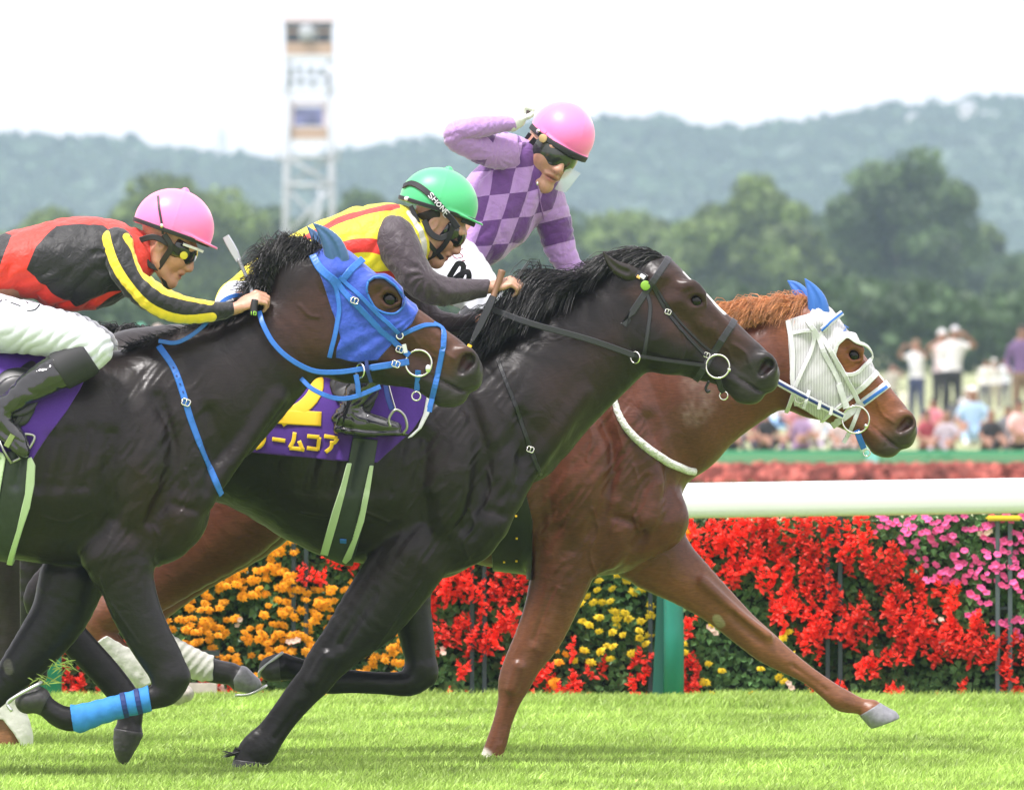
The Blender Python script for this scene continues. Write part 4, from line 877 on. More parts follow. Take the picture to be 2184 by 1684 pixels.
# ------------------------------------------------------------------ jockeys
def frame(fwd, up):
    f = np.array(fwd, float); f /= np.linalg.norm(f); u = np.array(up, float); u -= f * (u @ f); u /= np.linalg.norm(u)
    return f, np.cross(u, f), u            # forward, side, up
class HF:
    def __init__(s, o, fwd, up, k=1.0): s.o = np.array(o, float); s.f, s.l, s.u = frame(fwd, up); s.k = k
    def p(s, x, y, z): return s.o + s.k * (x * s.f + y * s.l + z * s.u)
    @property
    def R(s): return [s.f, s.l, s.u]
def face(F, h):
    E = lambda c, r, k=8, sub=False, R=None: F.ell(h.p(*c), R or h.R, [x * h.k for x in r], k * h.k, sub)
    def C(L, k=6, sub=False):
        P = [(*h.p(*q[:3]), q[3] * h.k, (q[4] if len(q) > 4 else q[3]) * h.k) for q in L]
        (F.sub if sub else F.add)(P, k * h.k, n=3, wref=h.l)
    E((-8, 0, 26), (55, 48, 44), 10); E((20, 0, -6), (40, 40, 50), 20)
    for s in (-1, 1):
        C([(-6, s * 37, -20, 12), (10, s * 34, -42, 12), (36, s * 16, -58, 11), (46, 0, -61, 11)], 16)
        E((34, s * 25, -14), (18, 15, 19), 14)
        E((50, s * 17, 3), (12, 12, 9), 8, True); E((41, s * 17, 3), (12, 11, 9), 3)
        E((62, s * 7.5, -20), (7, 5, 5), 6); E((66, s * 5, -27), (5, 2.4, 3), 2, True)
        R = frame(h.f * .9 + h.u * .3, h.u); E((-6, s * 47, -3), (11, 4.5, 18), 4); E((-4, s * 51, 0), (6.5, 4, 12), 3, True)
    E((47, 0, -58), (13, 18, 12), 10)
    C([(48, -28, 17, 8), (56, 0, 19, 9), (48, 28, 17, 8)], 12)
    C([(55, 0, 10, 6), (62, 0, -4, 6.5), (69, 0, -16, 6.5), (67, 0, -20, 6)], 9)
    C([(54, -15, -35, 4), (60, 0, -33, 5.5), (54, 15, -35, 4)], 5); C([(52, -13, -43, 4), (58, 0, -43, 6), (52, 13, -43, 4)], 5)
    C([(57, -15, -39.5, 1.6), (63, 0, -38.5, 1.8), (57, 15, -39.5, 1.6)], 2, True)
    C([(62, 0, -24, 3), (59, 0, -33, 3)], 4)
def skin_paint(P, h, hands=()):
    C = cvals(len(P), (.52, .285, .195)); n = vnoise(P, 14) * .5 + .5; mixc(C, n * .35, (.45, .22, .15))
    q = (P - h.o) / h.k; x, y, z = q @ h.f, q @ h.l, q @ h.u
    d = lambda c, r: np.sqrt(((x - c[0]) / r[0]) ** 2 + ((np.abs(y) - c[1]) / r[1]) ** 2 + ((z - c[2]) / r[2]) ** 2)
    mixc(C, (1 - sstep(.7, 1.15, d((60, 0, -39), (14, 17, 8)))) * .75, (.36, .11, .09)); mixc(C, (1 - sstep(.5, 1.2, d((60, 0, -39), (14, 16, 2)))), (.1, .02, .02))
    mixc(C, (1 - sstep(.4, 1.3, d((36, 27, -14), (18, 16, 16)))) * .35, (.55, .2, .14)); mixc(C, (1 - sstep(.4, 1.3, d((66, 0, -17), (10, 10, 8)))) * .35, (.5, .2, .14))
    return {'skin': ('FLOAT_COLOR', C)}
def helmet_parts(th, o, fwd, up, R3, name_mat, lining, brim=(18, 14), button=True, seam=True, cover_cut=-18, brimdrop=-10):
    """shell, peak and rim of a jockey's cap"""
    f, l, u = frame(fwd, up); o = np.array(o, float); r = max(R3) + 40
    Fq = Field([(o[i] - r, o[i] + r) for i in range(3)], 2.2)
    Fq.ell(o, [f, l, u], R3, 2); 
    U, V, X = Fq.ax[0][:, None, None] - o[0], Fq.ax[1][None, :, None] - o[1], Fq.ax[2][None, None, :] - o[2]
    a = U * f[0] + V * f[1] + X * f[2]; b = U * l[0] + V * l[1] + X * l[2]; c = U * u[0] + V * u[1] + X * u[2]
    dome = Fq.G.copy()
    lower = cover_cut - c - 0.0012 * (a - 10) ** 2 * 0
    inner = np.sqrt((a / (R3[0] - 7)) ** 2 + (b / (R3[1] - 7)) ** 2 + (c / (R3[2] - 7)) ** 2) - 1
    G = np.maximum(dome, lower); G = np.maximum(G, -inner * min(R3))
    # ribs where the panels of the cover meet
    ang = np.arctan2(b, a)
    if seam: G = G - .9 * np.exp(-((np.abs(np.sin(ang * 2)) * np.hypot(a, b) / 2.2) ** 2)) * (np.abs(dome) < 8)
    # peak
    ph = np.sqrt((a / (R3[0] + brim[0])) ** 2 + (b / (R3[1] * .98)) ** 2) - 1
    pk = np.maximum(ph * R3[1], np.maximum(np.abs(c - (brimdrop + .0) + np.maximum(a - R3[0] * .5, 0) * .12) - 2.4, 24 - a)); pk = np.maximum(pk, -inner * min(R3))
    hh = np.maximum(5 - np.abs(G - pk), 0) / 5
    Fq.G = (np.minimum(G, pk) - hh * hh * 1.25).astype(f32)
    if button: Fq.ell(o + u * (R3[2] + 1), [f, l, u], (8, 8, 6), 3)
    P, Fc = Fq.mesh(); P = relax(P, Fc, 1)
    he = th.part('helmet', P, Fc, name_mat)
    return he, Surf(P, Fc), (f, l, u)
def helmet_band(th, o, fr, R3, z0, z1, wd, m, parent, off=1.5, tilt=0, rng=(0, 360)):
    f, l, u = fr; P = []; N = []
    for i in range(61):
        t = math.radians(rng[0] + (rng[1] - rng[0]) * i / 60); z = z0 + (z1 - z0) * (math.cos(t) * .5 + .5) + tilt * math.sin(t)
        q = math.sqrt(max(.02, 1 - (z / R3[2]) ** 2)); n = f * math.cos(t) / R3[0] * q + l * math.sin(t) / R3[1] * q + u * z / R3[2] ** 2; n /= np.linalg.norm(n)
        P.append(o + f * math.cos(t) * R3[0] * q + l * math.sin(t) * R3[1] * q + u * z + n * off); N.append(n)
    V, F_ = ribbon(P, N, wd, 1.2); return th.part('helmet_band', V, F_, m, parent, smooth=False)
def goggles(th, h, m, k=1.0, lens2=None, strapm=None, sp=(0, 7, -14, 24)):
    o = h.p(14, 0, 3); Fq = Field([(o[i] - 90, o[i] + 90) for i in range(3)], 1.8)
    Fq.ell(h.p(12, 0, 4), h.R, [57 * h.k * k, 50 * h.k * k, 44 * h.k * k], 2)
    U, V, X = Fq.ax[0][:, None, None] - h.o[0], Fq.ax[1][None, :, None] - h.o[1], Fq.ax[2][None, None, :] - h.o[2]
    a = (U * h.f[0] + V * h.f[1] + X * h.f[2]) / h.k; b = (U * h.l[0] + V * h.l[1] + X * h.l[2]) / h.k; c = (U * h.u[0] + V * h.u[1] + X * h.u[2]) / h.k
    lo = sp[2] + 14 * np.exp(-(b / 8) ** 2); d = np.maximum(np.maximum(lo - c, c - sp[3]), 18 - a)
    Fq.G = np.maximum(Fq.G, (d * h.k).astype(f32)); P, Fc = Fq.mesh(); P = relax(P, Fc, 2)
    return th.part('goggles', P, Fc, m)
def hand(F, wrist, d, pn, curl=(70, 80, 50), thumb=None, k=1.0, side=1, spread=0):
    """fist-like hand: d points from the wrist to the knuckles, pn is the side the fingers curl to, side +1 puts the thumb on +s"""
    d = np.array(d, float); d /= np.linalg.norm(d); pn = np.array(pn, float); pn -= d * (d @ pn); pn /= np.linalg.norm(pn); s = np.cross(d, pn) * side
    w_ = np.array(wrist, float); add = lambda L, kk=5: F.add([(*p, r, r) for p, r in L], kk * k, n=2, wref=s)
    F.ell(w_ + d * 30 * k, [d, s, pn], (33 * k, 24 * k, 11.5 * k), 6); F.ell(w_ + d * 20 * k + s * 12 * k + pn * 7 * k, [d, s, pn], (20 * k, 11 * k, 10 * k), 7)
    for i, (ln, rr) in enumerate(((1.0, 6.2), (1.08, 6.4), (1.0, 6.0), (.8, 5.4))):
        off = (17 - i * 11.5) * k; b = w_ + d * (56 - abs(i - 1) * 2.5) * k + s * off - pn * 2 * k; a = 0; L = [(b - d * 8 * k, rr * k), (b, rr * 1.08 * k)]; p = b
        for j, (c, q) in enumerate(zip(curl, (25, 17, 13))):
            a += math.radians(c + spread * i); p = p + (d * math.cos(a) + pn * math.sin(a)) * q * ln * k + s * spread * .1 * k; L.append((p, rr * (.95 - .1 * j) * k))
        for q in range(len(L) - 1): add([L[q], L[q + 1]], 1.6)
    th_ = thumb or [(18, 18, 8), (34, 26, 18), (48, 18, 26), (56, 8, 26)]
    L = [(w_ + d * q[0] * k + s * q[1] * k + pn * q[2] * k, (8.5 - i * .9) * k) for i, q in enumerate(th_)]
    for q in range(len(L) - 1): add([L[q], L[q + 1]], 2)
def garment(th, name, F, m, wave=None, sd=None, it=1, parent=None, label=None):
    P, Fc = F.mesh(); P = relax(P, Fc, it)
    at = {k_: ('FLOAT', fn(P[:, 0], P[:, 1], P[:, 2])) for k_, fn in (sd or {}).items()}
    if wave is not None: P = P + vnormals(P, Fc) * wave(P)[:, None]
    o = th.part(name, P, Fc, m, parent, attrs=at, label=label); return o, Surf(P, Fc)
def creases(P, centre, r, amp, n, ang=0):
    """folds that radiate from a bend"""
    u, v = P[:, 0] - centre[0], P[:, 1] - centre[1]; d = np.hypot(u, v); a = np.arctan2(v, u)
    return amp * np.sin(a * n + vnoise(P, 30) * 2 + d * .03) * np.exp(-(d / r) ** 2) * (1 - np.exp(-(d / (r * .45)) ** 2)) * (.4 + .6 * vnoise(P + 70, 40))
def ridges(P, dirv, wl, amp, warp=25):
    q = (P @ np.array(dirv, float)) / wl * 2 * math.pi + vnoise(P, warp) * 2.2; return amp * (np.abs(np.sin(q / 2)) * 2 - 1) * (.55 + .45 * vnoise(P + 50, warp * 1.6))

PINK = mat('pink_cap_cover', (.95, .2, .46), .42, sheen=.5, bump=.08, bscale=24, bdist=.01); GREEN = mat('green_cap_cover', (.075, .5, .2), .42, sheen=.4, bump=.08, bscale=24, bdist=.01)
BLK = mat('black_elastic', (.015, .015, .017), .5); GOG = mat('dark_goggle_lens', (.012, .014, .014), .12, coat=.6); RED = mat('red_foam', (.5, .03, .02), .6)
BREECH = mat('white_breeches', (.6, .62, .68), .55, sheen=.3, var=.04, vscale=20, bump=.25, bscale=30, bdist=.008)
PATENT = mat('black_patent_boot', (.012, .012, .013), .1, coat=1, bump=.55, bscale=16, bdist=.012); MATTE = mat('matte_boot_cuff', (.02, .02, .022), .7)
GLOVE = mat('white_glove', (.7, .7, .66), .8, bump=.3, bscale=50)
CLEAR = mat('clear_visor', (.9, .95, .96), .05, trans=.0, alpha=.3)
STEEL = mat('stirrup_steel', (.4, .4, .38), .3, metal=.9); SADL = mat('black_saddle', (.018, .018, .02), .4)
HAIRB = mat('dark_hair', (.02, .014, .01), .6)

# ---- near jockey: red and black silks, yellow striped sleeves
j1 = Thing('person', 'jockey in red and black silks with yellow striped sleeves crouched on the nearest horse', 'person', 150, -1.0, z=.9)
h1 = HF((352, 520, 0), (.86, .51, 0), (.5, -.86, 0), 1.06)
Fb = Field([(-170, 620), (430, 830), (-190, 190)], 2.6)
face(Fb, h1)
Fb.add([(330, 545, 0, 34, 32), (290, 545, 0, 36, 36), (250, 550, 0, 45, 55)], 12)
Fb.add([(250, 545, 0, 50, 70), (150, 560, 0, 66, 80), (20, 580, 0, 62, 80), (-90, 640, 0, 60, 75)], 10)
for sg in (-1, 1):
    Fb.add([(258, 520, sg * 74, 20, 18), (282, 590, sg * 104, 20, 20), (350, 645, sg * 106, 20, 20), (430, 664, sg * 80, 16, 15), (492, 660, sg * 62, 13.5, 16), (512, 655, sg * 60, 13, 17)], 8)
    Fb.add([(-90, 660, sg * 50, 50, 40), (60, 700, sg * 120, 40, 36), (190, 740, sg * 140, 30, 28), (110, 800, sg * 150, 22, 22), (30, 870, sg * 152, 16, 16)], 8)
hand(Fb, (508, 654, -62), (.93, -.42, 0), (.35, .75, .75), (48, 62, 34), k=.9, side=1)
hand(Fb, (500, 640, 58), (.9, -.4, -.2), (.3, .8, -.6), (60, 70, 40), k=.9, side=-1)
P, Fc = Fb.mesh(); P = relax(P, Fc, 1); j1.part('body', P, Fc, M['skin'], attrs=skin_paint(P, h1))
BD1 = [(61, 575), (80, 526), (122, 481), (174, 478), (223, 481), (251, 506), (268, 560), (262, 616), (164, 652), (112, 622)]
Fs = Field([(-180, 330), (420, 700), (-140, 140)], 2.8)
Fs.add(pairs([(-95, 545, -80, 680, 92, 0), (-20, 515, -20, 640, 98, 0), (45, 495, 22, 632, 102, 0), (104, 477, 86, 643, 106, 0), (170, 464, 156, 664, 108, 0), (222, 466, 222, 648, 104, 0), (258, 486, 262, 622, 88, 0), (282, 512, 285, 592, 52, 0)]), 20, n=3)
Fs.add([(292, 535, 0, 44, 42), (305, 552, 0, 36, 38)], 14)
w1 = lambda P: ridges(P, (.6, .8, .1), 42, 3.4, 34) * (.35 + sstep(540, 620, P[:, 1])) + creases(P, (0, 610), 90, 5, 9) + creases(P, (265, 540), 70, 5, 11) + vnoise(P, 26) * 2.2
BDR = [(-200, 480), (28, 500), (14, 540), (-4, 590), (-200, 640)]
SH1 = pattern_mat('red_black_silks', (.72, .035, .02), [('blk', (.006, .006, .007)), ('blr', (.006, .006, .007))])
shirt, _s = garment(j1, 'silks', Fs, SH1, w1, {'blk': lambda u, v, x: poly_sd(u, v, BD1), 'blr': lambda u, v, x: np.minimum(poly_sd(u, v, BDR), poly_sd(u, v, [(205, 652), (262, 618), (300, 600), (300, 700), (215, 700)]))})
SL1 = pattern_mat('black_sleeve_yellow_stripes', (.006, .006, .007), [('ya', (.85, .62, .03)), ('yb', (.85, .62, .03))], sheen=.3)
for sg in (-1, 1):
    Fs = Field([(190, 540), (440, 720), (sg * 70 - 90, sg * 70 + 90)], 2.4)
    Fs.add([(250, 520, sg * 72, 36, 34), (262, 560, sg * 92, 34, 32), (286, 602, sg * 106, 31, 30), (326, 634, sg * 112, 32, 30), (372, 656, sg * 106, 31, 29), (425, 664, sg * 88, 26, 24), (470, 664, sg * 68, 19, 21), (488, 660, sg * 64, 16.5, 19)], 8)
    cdir = (.9, -.15, 0)
    wv = lambda P: creases(P, (300, 640), 70, 4.5, 11) + ridges(P, (.8, .5, .2), 20, 1.2, 18) + vnoise(P, 22) * 1.2
    garment(j1, 'sleeve', Fs, SL1, wv, {'ya': lambda u, v, x: np.where(x * sg > 50, line_sd(u, v, [(228, 500), (236, 530), (250, 565), (276, 606), (314, 648), (356, 672), (402, 681), (455, 676)], 9.5), 9), 'yb': lambda u, v, x: np.where(x * sg > 40, line_sd(u, v, [(272, 505), (288, 532), (303, 572), (330, 604), (362, 624), (402, 634), (452, 644)], 7), 9)})
Fs = Field([(-190, 270), (590, 830), (-230, 230)], 2.8)
for sg in (-1, 1):
    Fs.add([(-110, 676, sg * 40, 74, 66), (-40, 684, sg * 76, 68, 60), (30, 694, sg * 112, 59, 52), (100, 706, sg * 138, 53, 48), (160, 722, sg * 152, 50, 44), (200, 742, sg * 156, 46, 41)], 20)
    Fs.add([(196, 748, sg * 160, 48, 40), (190, 765, sg * 164, 33, 34)], 8)
wb = lambda P: ridges(P, (.62, .78, 0), 21, 2.4, 34) * sstep(-60, 60, P[:, 0]) * (.4 + .6 * (P[:, 1] > 660)) + creases(P, (205, 790), 60, 2.2, 15)
br, BS = garment(j1, 'breeches', Fs, BREECH, wb)
for pts in ([(2, 628), (3, 645), (10, 640)], [(16, 641), (20, 640)], [(28, 645), (50, 653)], [(62, 644), (66, 648)], [(90, 650), (82, 660), (64, 664)]):
    glyph('name_ink', [pts], 3, BS, j1, BLK, off=1, parent=br, thick=.3)
for sg in (-1, 1):
    Fs = Field([(-90, 240), (700, 1010), (sg * 170 - 60, sg * 170 + 60)], 2.6)
    Fs.add([(172, 772, sg * 168, 40, 37), (132, 792, sg * 172, 40, 36), (90, 815, sg * 176, 36, 34), (48, 845, sg * 178, 28, 29), (14, 872, sg * 178, 24, 25), (-2, 892, sg * 178, 26, 25)], 8)
    Fs.add([(0, 893, sg * 178, 25, 24), (26, 915, sg * 180, 23, 24), (48, 940, sg * 182, 20, 23), (56, 962, sg * 183, 15, 19)], 10)
    Fs.add([(-12, 908, sg * 178, 14, 18), (20, 934, sg * 180, 12, 22), (44, 960, sg * 182, 10, 22)], 5)
    bw = lambda P: creases(P, (10, 885), 60, 3.4, 11) + ridges(P, (.5, -.85, 0), 32, 1.3, 20) + vnoise(P, 16) * 1.0
    bo, _b = garment(j1, 'boot', Fs, PATENT, bw)
    Fs = Field([(90, 230), (715, 830), (sg * 168 - 60, sg * 168 + 60)], 2.4)
    Fs.add([(182, 766, sg * 167, 43, 40), (138, 789, sg * 171, 42.5, 38)], 4); Fs.cut((.84, -.54, 0), 203 * .84 - 765 * .54); Fs.cut((-.84, .54, 0), -(122 * .84 - 780 * .54))
    P, Fc = Fs.mesh(); j1.part('boot_cuff', P, Fc, MATTE, bo)
    P3 = [(36, 985, sg * 205), (66, 975, sg * 207), (56, 930, sg * 206), (30, 902, sg * 182), (8, 930, sg * 158), (26, 972, sg * 157), (36, 985, sg * 180)]
he, HS, fr = helmet_parts(j1, (371, 482, 0), (.95, .31, 0), (.31, -.95, 0), (86, 68, 79), PINK, None)
helmet_band(j1, np.array([371, 482, 0.]), fr, (87, 69, 80), -12, -16, 9, BLK, he)
strap3(j1, 'chin_strap', [(338, 418, -40), (341, 445, -58), (347, 478, -67), (349, 500, -64)], 5, BLK); ball(j1, 'strap_slide', (347, 482, -70), (4, 5, 3), M['metal'])
strap3(j1, 'chin_strap', [(300, 515, -44), (306, 545, -46), (322, 566, -46), (342, 576, -40), (356, 608, -18), (366, 612, 0)], 11, BLK, nrm=(0, 0, -1))
strap3(j1, 'chin_strap', [(352, 500, -66), (366, 526, -62), (352, 552, -52), (338, 572, -44)], 12, BLK)
strap3(j1, 'goggle_strap', [(300, 512, -50), (330, 506, -60), (360, 520, -60), (386, 540, -46)], 13, BLK)
go = goggles(j1, h1, GOG); c_ = h1.p(36, -46 if h1.l[2] > 0 else 46, 3); ln = c_.copy(); ln[2] = -abs(c_[2])
disc(j1, 'goggle_badge', (393, 545, -50), 8.5, 3, mat('gold_disc', (.62, .55, .03), .45), go, nrm=(.35, .1, -1))
strap3(j1, 'peak_lining', [(392, 521, -55), (414, 529, -47), (434, 537, -30)], 6, M['fleece'])
# whip held upright in the near hand
wh = Thing('whip', 'grey riding whip with a padded flap held upright by the jockey in red and black', 'whip', 520, -1.0, z=1.5)
strap3(wh, 'flap', [(481, 504, 8), (490, 520, 6), (500, 538, 4), (509, 556, 2)], [15, 17, 17, 12], mat('grey_whip_flap', (.42, .44, .48), .5), 3, nrm=(-.2, 0, -1)); cord(wh, 'shaft', [(508, 552, 2), (522, 582, -6), (534, 606, -20), (543, 650, -66)], [4.4, 4, 4, 6], mat('grey_whip_shaft', (.25, .26, .28), .4)); cord(wh, 'grip', [(546, 640, -76), (543, 656, -80), (543, 672, -82)], [8, 7.6, 8.6], BLK)
for pts in ([(538, 664), (538, 672)], [(543, 664), (548, 665), (548, 672), (543, 672), (543, 664)]):
    V_, F_ = ribbon([(p[0], p[1], -91) for p in pts], [(0, 0, -1)] * len(pts), 1.6, .4); wh.part('lettering', V_, F_, mat('lime_ink', (.3, .6, .05), .5) if 'lime_ink' not in bpy.data.materials else bpy.data.materials['lime_ink'])
def saddle(th, cx, cy, n=1):
    Fs = Field([(cx - 130, cx + 150), (cy - 70, cy + 180), (-210, 210)], 3.2)
    Fs.add([(cx - 90, cy - 8, 0, 22, 60), (cx - 20, cy + 12, 0, 22, 70), (cx + 60, cy + 2, 0, 20, 60), (cx + 90, cy - 14, 0, 14, 30)], 20)
    for sg in (-1, 1): Fs.add([(cx, cy + 20, sg * 70, 60, 14), (cx + 20, cy + 70, sg * 150, 55, 12), (cx + 25, cy + 120, sg * 168, 30, 9)], 20)
    P, Fc = Fs.mesh(); return th.part('saddle', P, Fc, SADL)
saddle(near.t, 20, 760)
def stirrup(th, cx, cy, w_, tilt=0, top=None):
    a = math.radians(tilt); R = lambda x, y: (cx + x * math.cos(a) - y * math.sin(a), cy + x * math.sin(a) + y * math.cos(a))
    P = [(*R(-26, 22), w_), (*R(-24, -8), w_), (*R(0, -46), w_), (*R(24, -8), w_), (*R(26, 22), w_)]; cord(th, 'stirrup_iron', P, 3, STEEL); P = [(*R(-28, 24), w_), (*R(28, 24), w_)]
    V_, F_ = ribbon([(*R(-28, 24), w_), (*R(0, 25), w_), (*R(28, 24), w_)], [(0, 1, 0)] * 3, 30, 2.5); th.part('stirrup_tread', V_, F_, STEEL)
    if top: strap3(th, 'stirrup_leather', [(cx, cy - 46, w_), ((cx + top[0]) / 2 + 4, (cy + top[1]) / 2, w_), top], 10, BLK)
stirrup(near.t, 40, 950, -182, 62, (60, 800, -165))
strap3(near.t, 'stirrup_tag', [(22, 950, -206), (36, 925, -207)], 12, mat('moss_metal', (.2, .26, .08), .4))

# ---- middle jockey: yellow and red body, dark sleeves, green cap
j2 = Thing('person', 'green capped jockey in yellow and red silks with plum sleeves on the middle horse', 'person', 780, 0.0, z=.9)
h2 = HF((930, 480, 0), (.80, .60, 0), (.6, -.80, 0), 1.02)
Fb = Field([(480, 1130), (400, 940), (-200, 200)], 2.6)
face(Fb, h2)
Fb.add([(908, 500, 0, 34, 32), (880, 510, 0, 36, 34), (850, 520, 0, 45, 50)], 12)
Fb.add([(840, 520, 0, 50, 70), (760, 530, 0, 66, 80), (640, 570, 0, 66, 80), (540, 640, 0, 60, 72)], 10)
AR2 = {-1: [(845, 512, -80, 40, 38), (868, 556, -104, 38, 35), (896, 600, -116, 34, 32), (945, 622, -106, 29, 27), (995, 618, -84, 22, 22), (1036, 614, -66, 17.5, 20)],
       1: [(845, 520, 80, 38, 36), (862, 580, 104, 34, 32), (890, 650, 112, 30, 28), (930, 688, 96, 26, 24), (985, 690, 60, 19, 19), (1012, 682, 40, 16, 18)]}
for sg in (-1, 1):
    Fb.add([(p[0], p[1], p[2], p[3] * .72, p[4] * .72) for p in AR2[sg]], 6)
    Fb.add([(580, 650, sg * 50, 50, 40), (720, 690, sg * 120, 40, 36), (850, 740, sg * 140, 30, 28), (800, 800, sg * 150, 20, 20), (770, 870, sg * 152, 16, 16)], 8)
Fb.add([(1036, 614, -66, 13, 16), (1052, 612, -64, 14, 17)], 5)
hand(Fb, (1046, 613, -64), (.97, -.25, 0), (.25, .85, .45), (38, 48, 30), thumb=[(12, 14, 6), (20, 30, 10), (24, 42, 14), (22, 50, 16)], k=.86, side=1, spread=5)
hand(Fb, (1016, 680, 38), (.95, -.1, -.3), (.1, .9, -.2), (56, 64, 36), k=.86, side=-1)
P, Fc = Fb.mesh(); P = relax(P, Fc, 1); j2.part('body', P, Fc, M['skin'], attrs=skin_paint(P, h2))
Fs = Field([(440, 930), (400, 760), (-140, 140)], 2.8)
Fs.add(pairs([(500, 590, 560, 720, 90, 0), (590, 532, 610, 690, 98, 0), (690, 477, 694, 645, 106, 0), (772, 442, 778, 622, 107, 0), (830, 434, 842, 600, 98, 0), (868, 458, 872, 575, 74, 0)]), 20)
Fs.add([(872, 494, 0, 42, 42), (888, 506, 0, 34, 36)], 12)
w2 = lambda P: ridges(P, (.5, .85, .1), 38, 3.0, 34) + creases(P, (850, 580), 80, 2.6, 11) + vnoise(P, 28) * 1.4
def red2(u, v, x): return np.minimum(np.minimum(line_sd(u, v, [(600, 540), (690, 488), (742, 463), (800, 449), (848, 441)], 6.5), line_sd(u, v, [(640, 560), (720, 534), (770, 524), (812, 528), (850, 545)], 15)), line_sd(u, v, [(700, 610), (780, 590), (852, 586)], 9))
SH2 = pattern_mat('yellow_red_silks', (.85, .72, .02), [('red', (.7, .03, .02)), ('wht', (.62, .6, .55))])
garment(j2, 'silks', Fs, SH2, w2, {'red': red2, 'wht': lambda u, v, x: line_sd(u, v, [(872, 455), (890, 480), (903, 510), (905, 545)], 5.5)})
SL2 = pattern_mat('plum_sleeve', (.042, .028, .037), [], sheen=.25)
for sg in (-1, 1):
    Fs = Field([(770, 1060), (440, 740), (sg * 80 - 95, sg * 80 + 95)], 2.4)
    Fs.add([(p[0], p[1], p[2], p[3] * 1.08, p[4] * 1.08) for p in AR2[sg]], 8); Fs.add([(838, 500, sg * 66, 42, 40), (850, 530, sg * 86, 42, 38)], 14); Fs.cut((.98, .2, 0), 1042 * .98 + 612 * .2 if sg < 0 else 1016 * .98 + 682 * .2)
    wv = lambda P: creases(P, (915, 590), 80, 4.5, 11) + ridges(P, (.9, .3, .2), 26, .9, 22) + vnoise(P, 26) * 1.4
    garment(j2, 'sleeve', Fs, SL2, wv)
Fs = Field([(430, 900), (600, 840), (-230, 230)], 3)
for sg in (-1, 1): Fs.add([(530, 660, sg * 40, 74, 66), (620, 680, sg * 90, 70, 58), (710, 700, sg * 132, 60, 50), (790, 718, sg * 152, 52, 44), (835, 735, sg * 158, 46, 40), (828, 752, sg * 162, 36, 36)], 20)
garment(j2, 'breeches', Fs, BREECH, lambda P: ridges(P, (.75, .66, 0), 20, 1.3, 30))
for sg in (-1, 1):
    Fs = Field([(650, 900), (710, 960), (sg * 172 - 60, sg * 172 + 60)], 2.6)
    Fs.add([(826, 752, sg * 164, 40, 36), (802, 785, sg * 170, 38, 34), (776, 822, sg * 176, 31, 30), (755, 856, sg * 180, 25, 26), (746, 882, sg * 180, 25, 25)], 8)
    Fs.add([(732, 892, sg * 180, 23, 23), (770, 896, sg * 182, 24, 24), (812, 904, sg * 184, 19, 24), (846, 910, sg * 184, 13, 20)], 10)
    Fs.add([(722, 912, sg * 180, 10, 20), (780, 922, sg * 182, 9, 24), (850, 921, sg * 184, 7, 21)], 4)
    Fs.add([(852, 922, sg * 184, 5, 18), (868, 924, sg * 184, 4, 12)], 4)
    garment(j2, 'boot', Fs, PATENT, lambda P: creases(P, (742, 872), 60, 3.6, 12) + ridges(P, (.3, -.95, 0), 34, 1.2, 20))
saddle(mid.t, 740, 745)
cord(mid.t, 'stirrup_iron', [(835, 908, -205), (832, 890, -206), (846, 872, -206), (864, 884, -206), (870, 908, -205), (862, 922, -200)], 3, STEEL, n=5); strap3(mid.t, 'stirrup_leather', [(838, 872, -205), (828, 840, -200), (822, 790, -190), (815, 740, -170)], 11, M['blue_dk'])
cord(mid.t, 'stirrup_leather_edge', [(846, 872, -207), (836, 838, -202), (828, 806, -196)], 1.6, M['metal'])
he, HS, fr = helmet_parts(j2, (936, 433, 0), (.955, .29, 0), (.29, -.955, 0), (84, 67, 75), GREEN, None, brim=(20, 14))
helmet_band(j2, np.array([936, 433, 0.]), fr, (85, 68, 76), -12, -14, 9, BLK, he)
wb_ = [(863, 398), (878, 392), (900, 402), (925, 424), (945, 447), (965, 468), (978, 486)]
P3, N3 = drape(HS, [(p[0], p[1]) for p in wb_], 3, -1, 5); V_, F_ = ribbon(P3, N3, 13, 1.3); gs = j2.part('goggle_strap', V_, F_, BLK, smooth=False)
# block letters on the goggle strap
def letters(word, p0, p1, hgt, Sf, th, m, parent, off=5.2, lw=2.4):
    G5 = {'S': [[(1, .1), (.2, 0), (0, .3), (1, .7), (.8, 1), (0, .9)]], 'H': [[(0, 0), (0, 1)], [(1, 0), (1, 1)], [(0, .5), (1, .5)]], 'O': [[(.5, 0), (0, .5), (.5, 1), (1, .5), (.5, 0)]], 'N': [[(0, 1), (0, 0)], [(0, 0), (1, 1)], [(1, 1), (1, 0)]], 'E': [[(1, 0), (0, 0)], [(0, 0), (0, 1)], [(0, 1), (1, 1)], [(0, .5), (.8, .5)]], 'I': [[(.5, 0), (.5, 1)]]}
    p0, p1 = np.array(p0, float), np.array(p1, float); d = (p1 - p0); L = np.linalg.norm(d); d /= L; nn = np.array([-d[1], d[0]]); cw = L / len(word); V = []; Fs_ = []; b = 0
    for i, ch in enumerate(word):
        for st in G5[ch]:
            Q = np.array([p0 + d * (i * cw + x * cw * .7) + nn * (y - .5) * hgt for x, y in st]); Q = np.vstack([Q, Q[-1] + (Q[-1] - Q[-2]) * .01]) if len(Q) == 2 else Q
            P3, N = drape(Sf, Q, off, -1, 1.6); v, f = ribbon(P3, N, lw, .5); V.append(v); Fs_.append(f + b); b += len(v)
    return th.part('strap_lettering', np.vstack(V), np.vstack(Fs_), m, parent)
letters('SHONE', (918, 416), (958, 460), 10, HS, j2, M['white'], gs)
strap3(j2, 'chin_strap', [(876, 440, -50), (890, 470, -52), (902, 500, -48), (922, 528, -44), (940, 548, -26), (945, 556, 0)], 10, BLK)
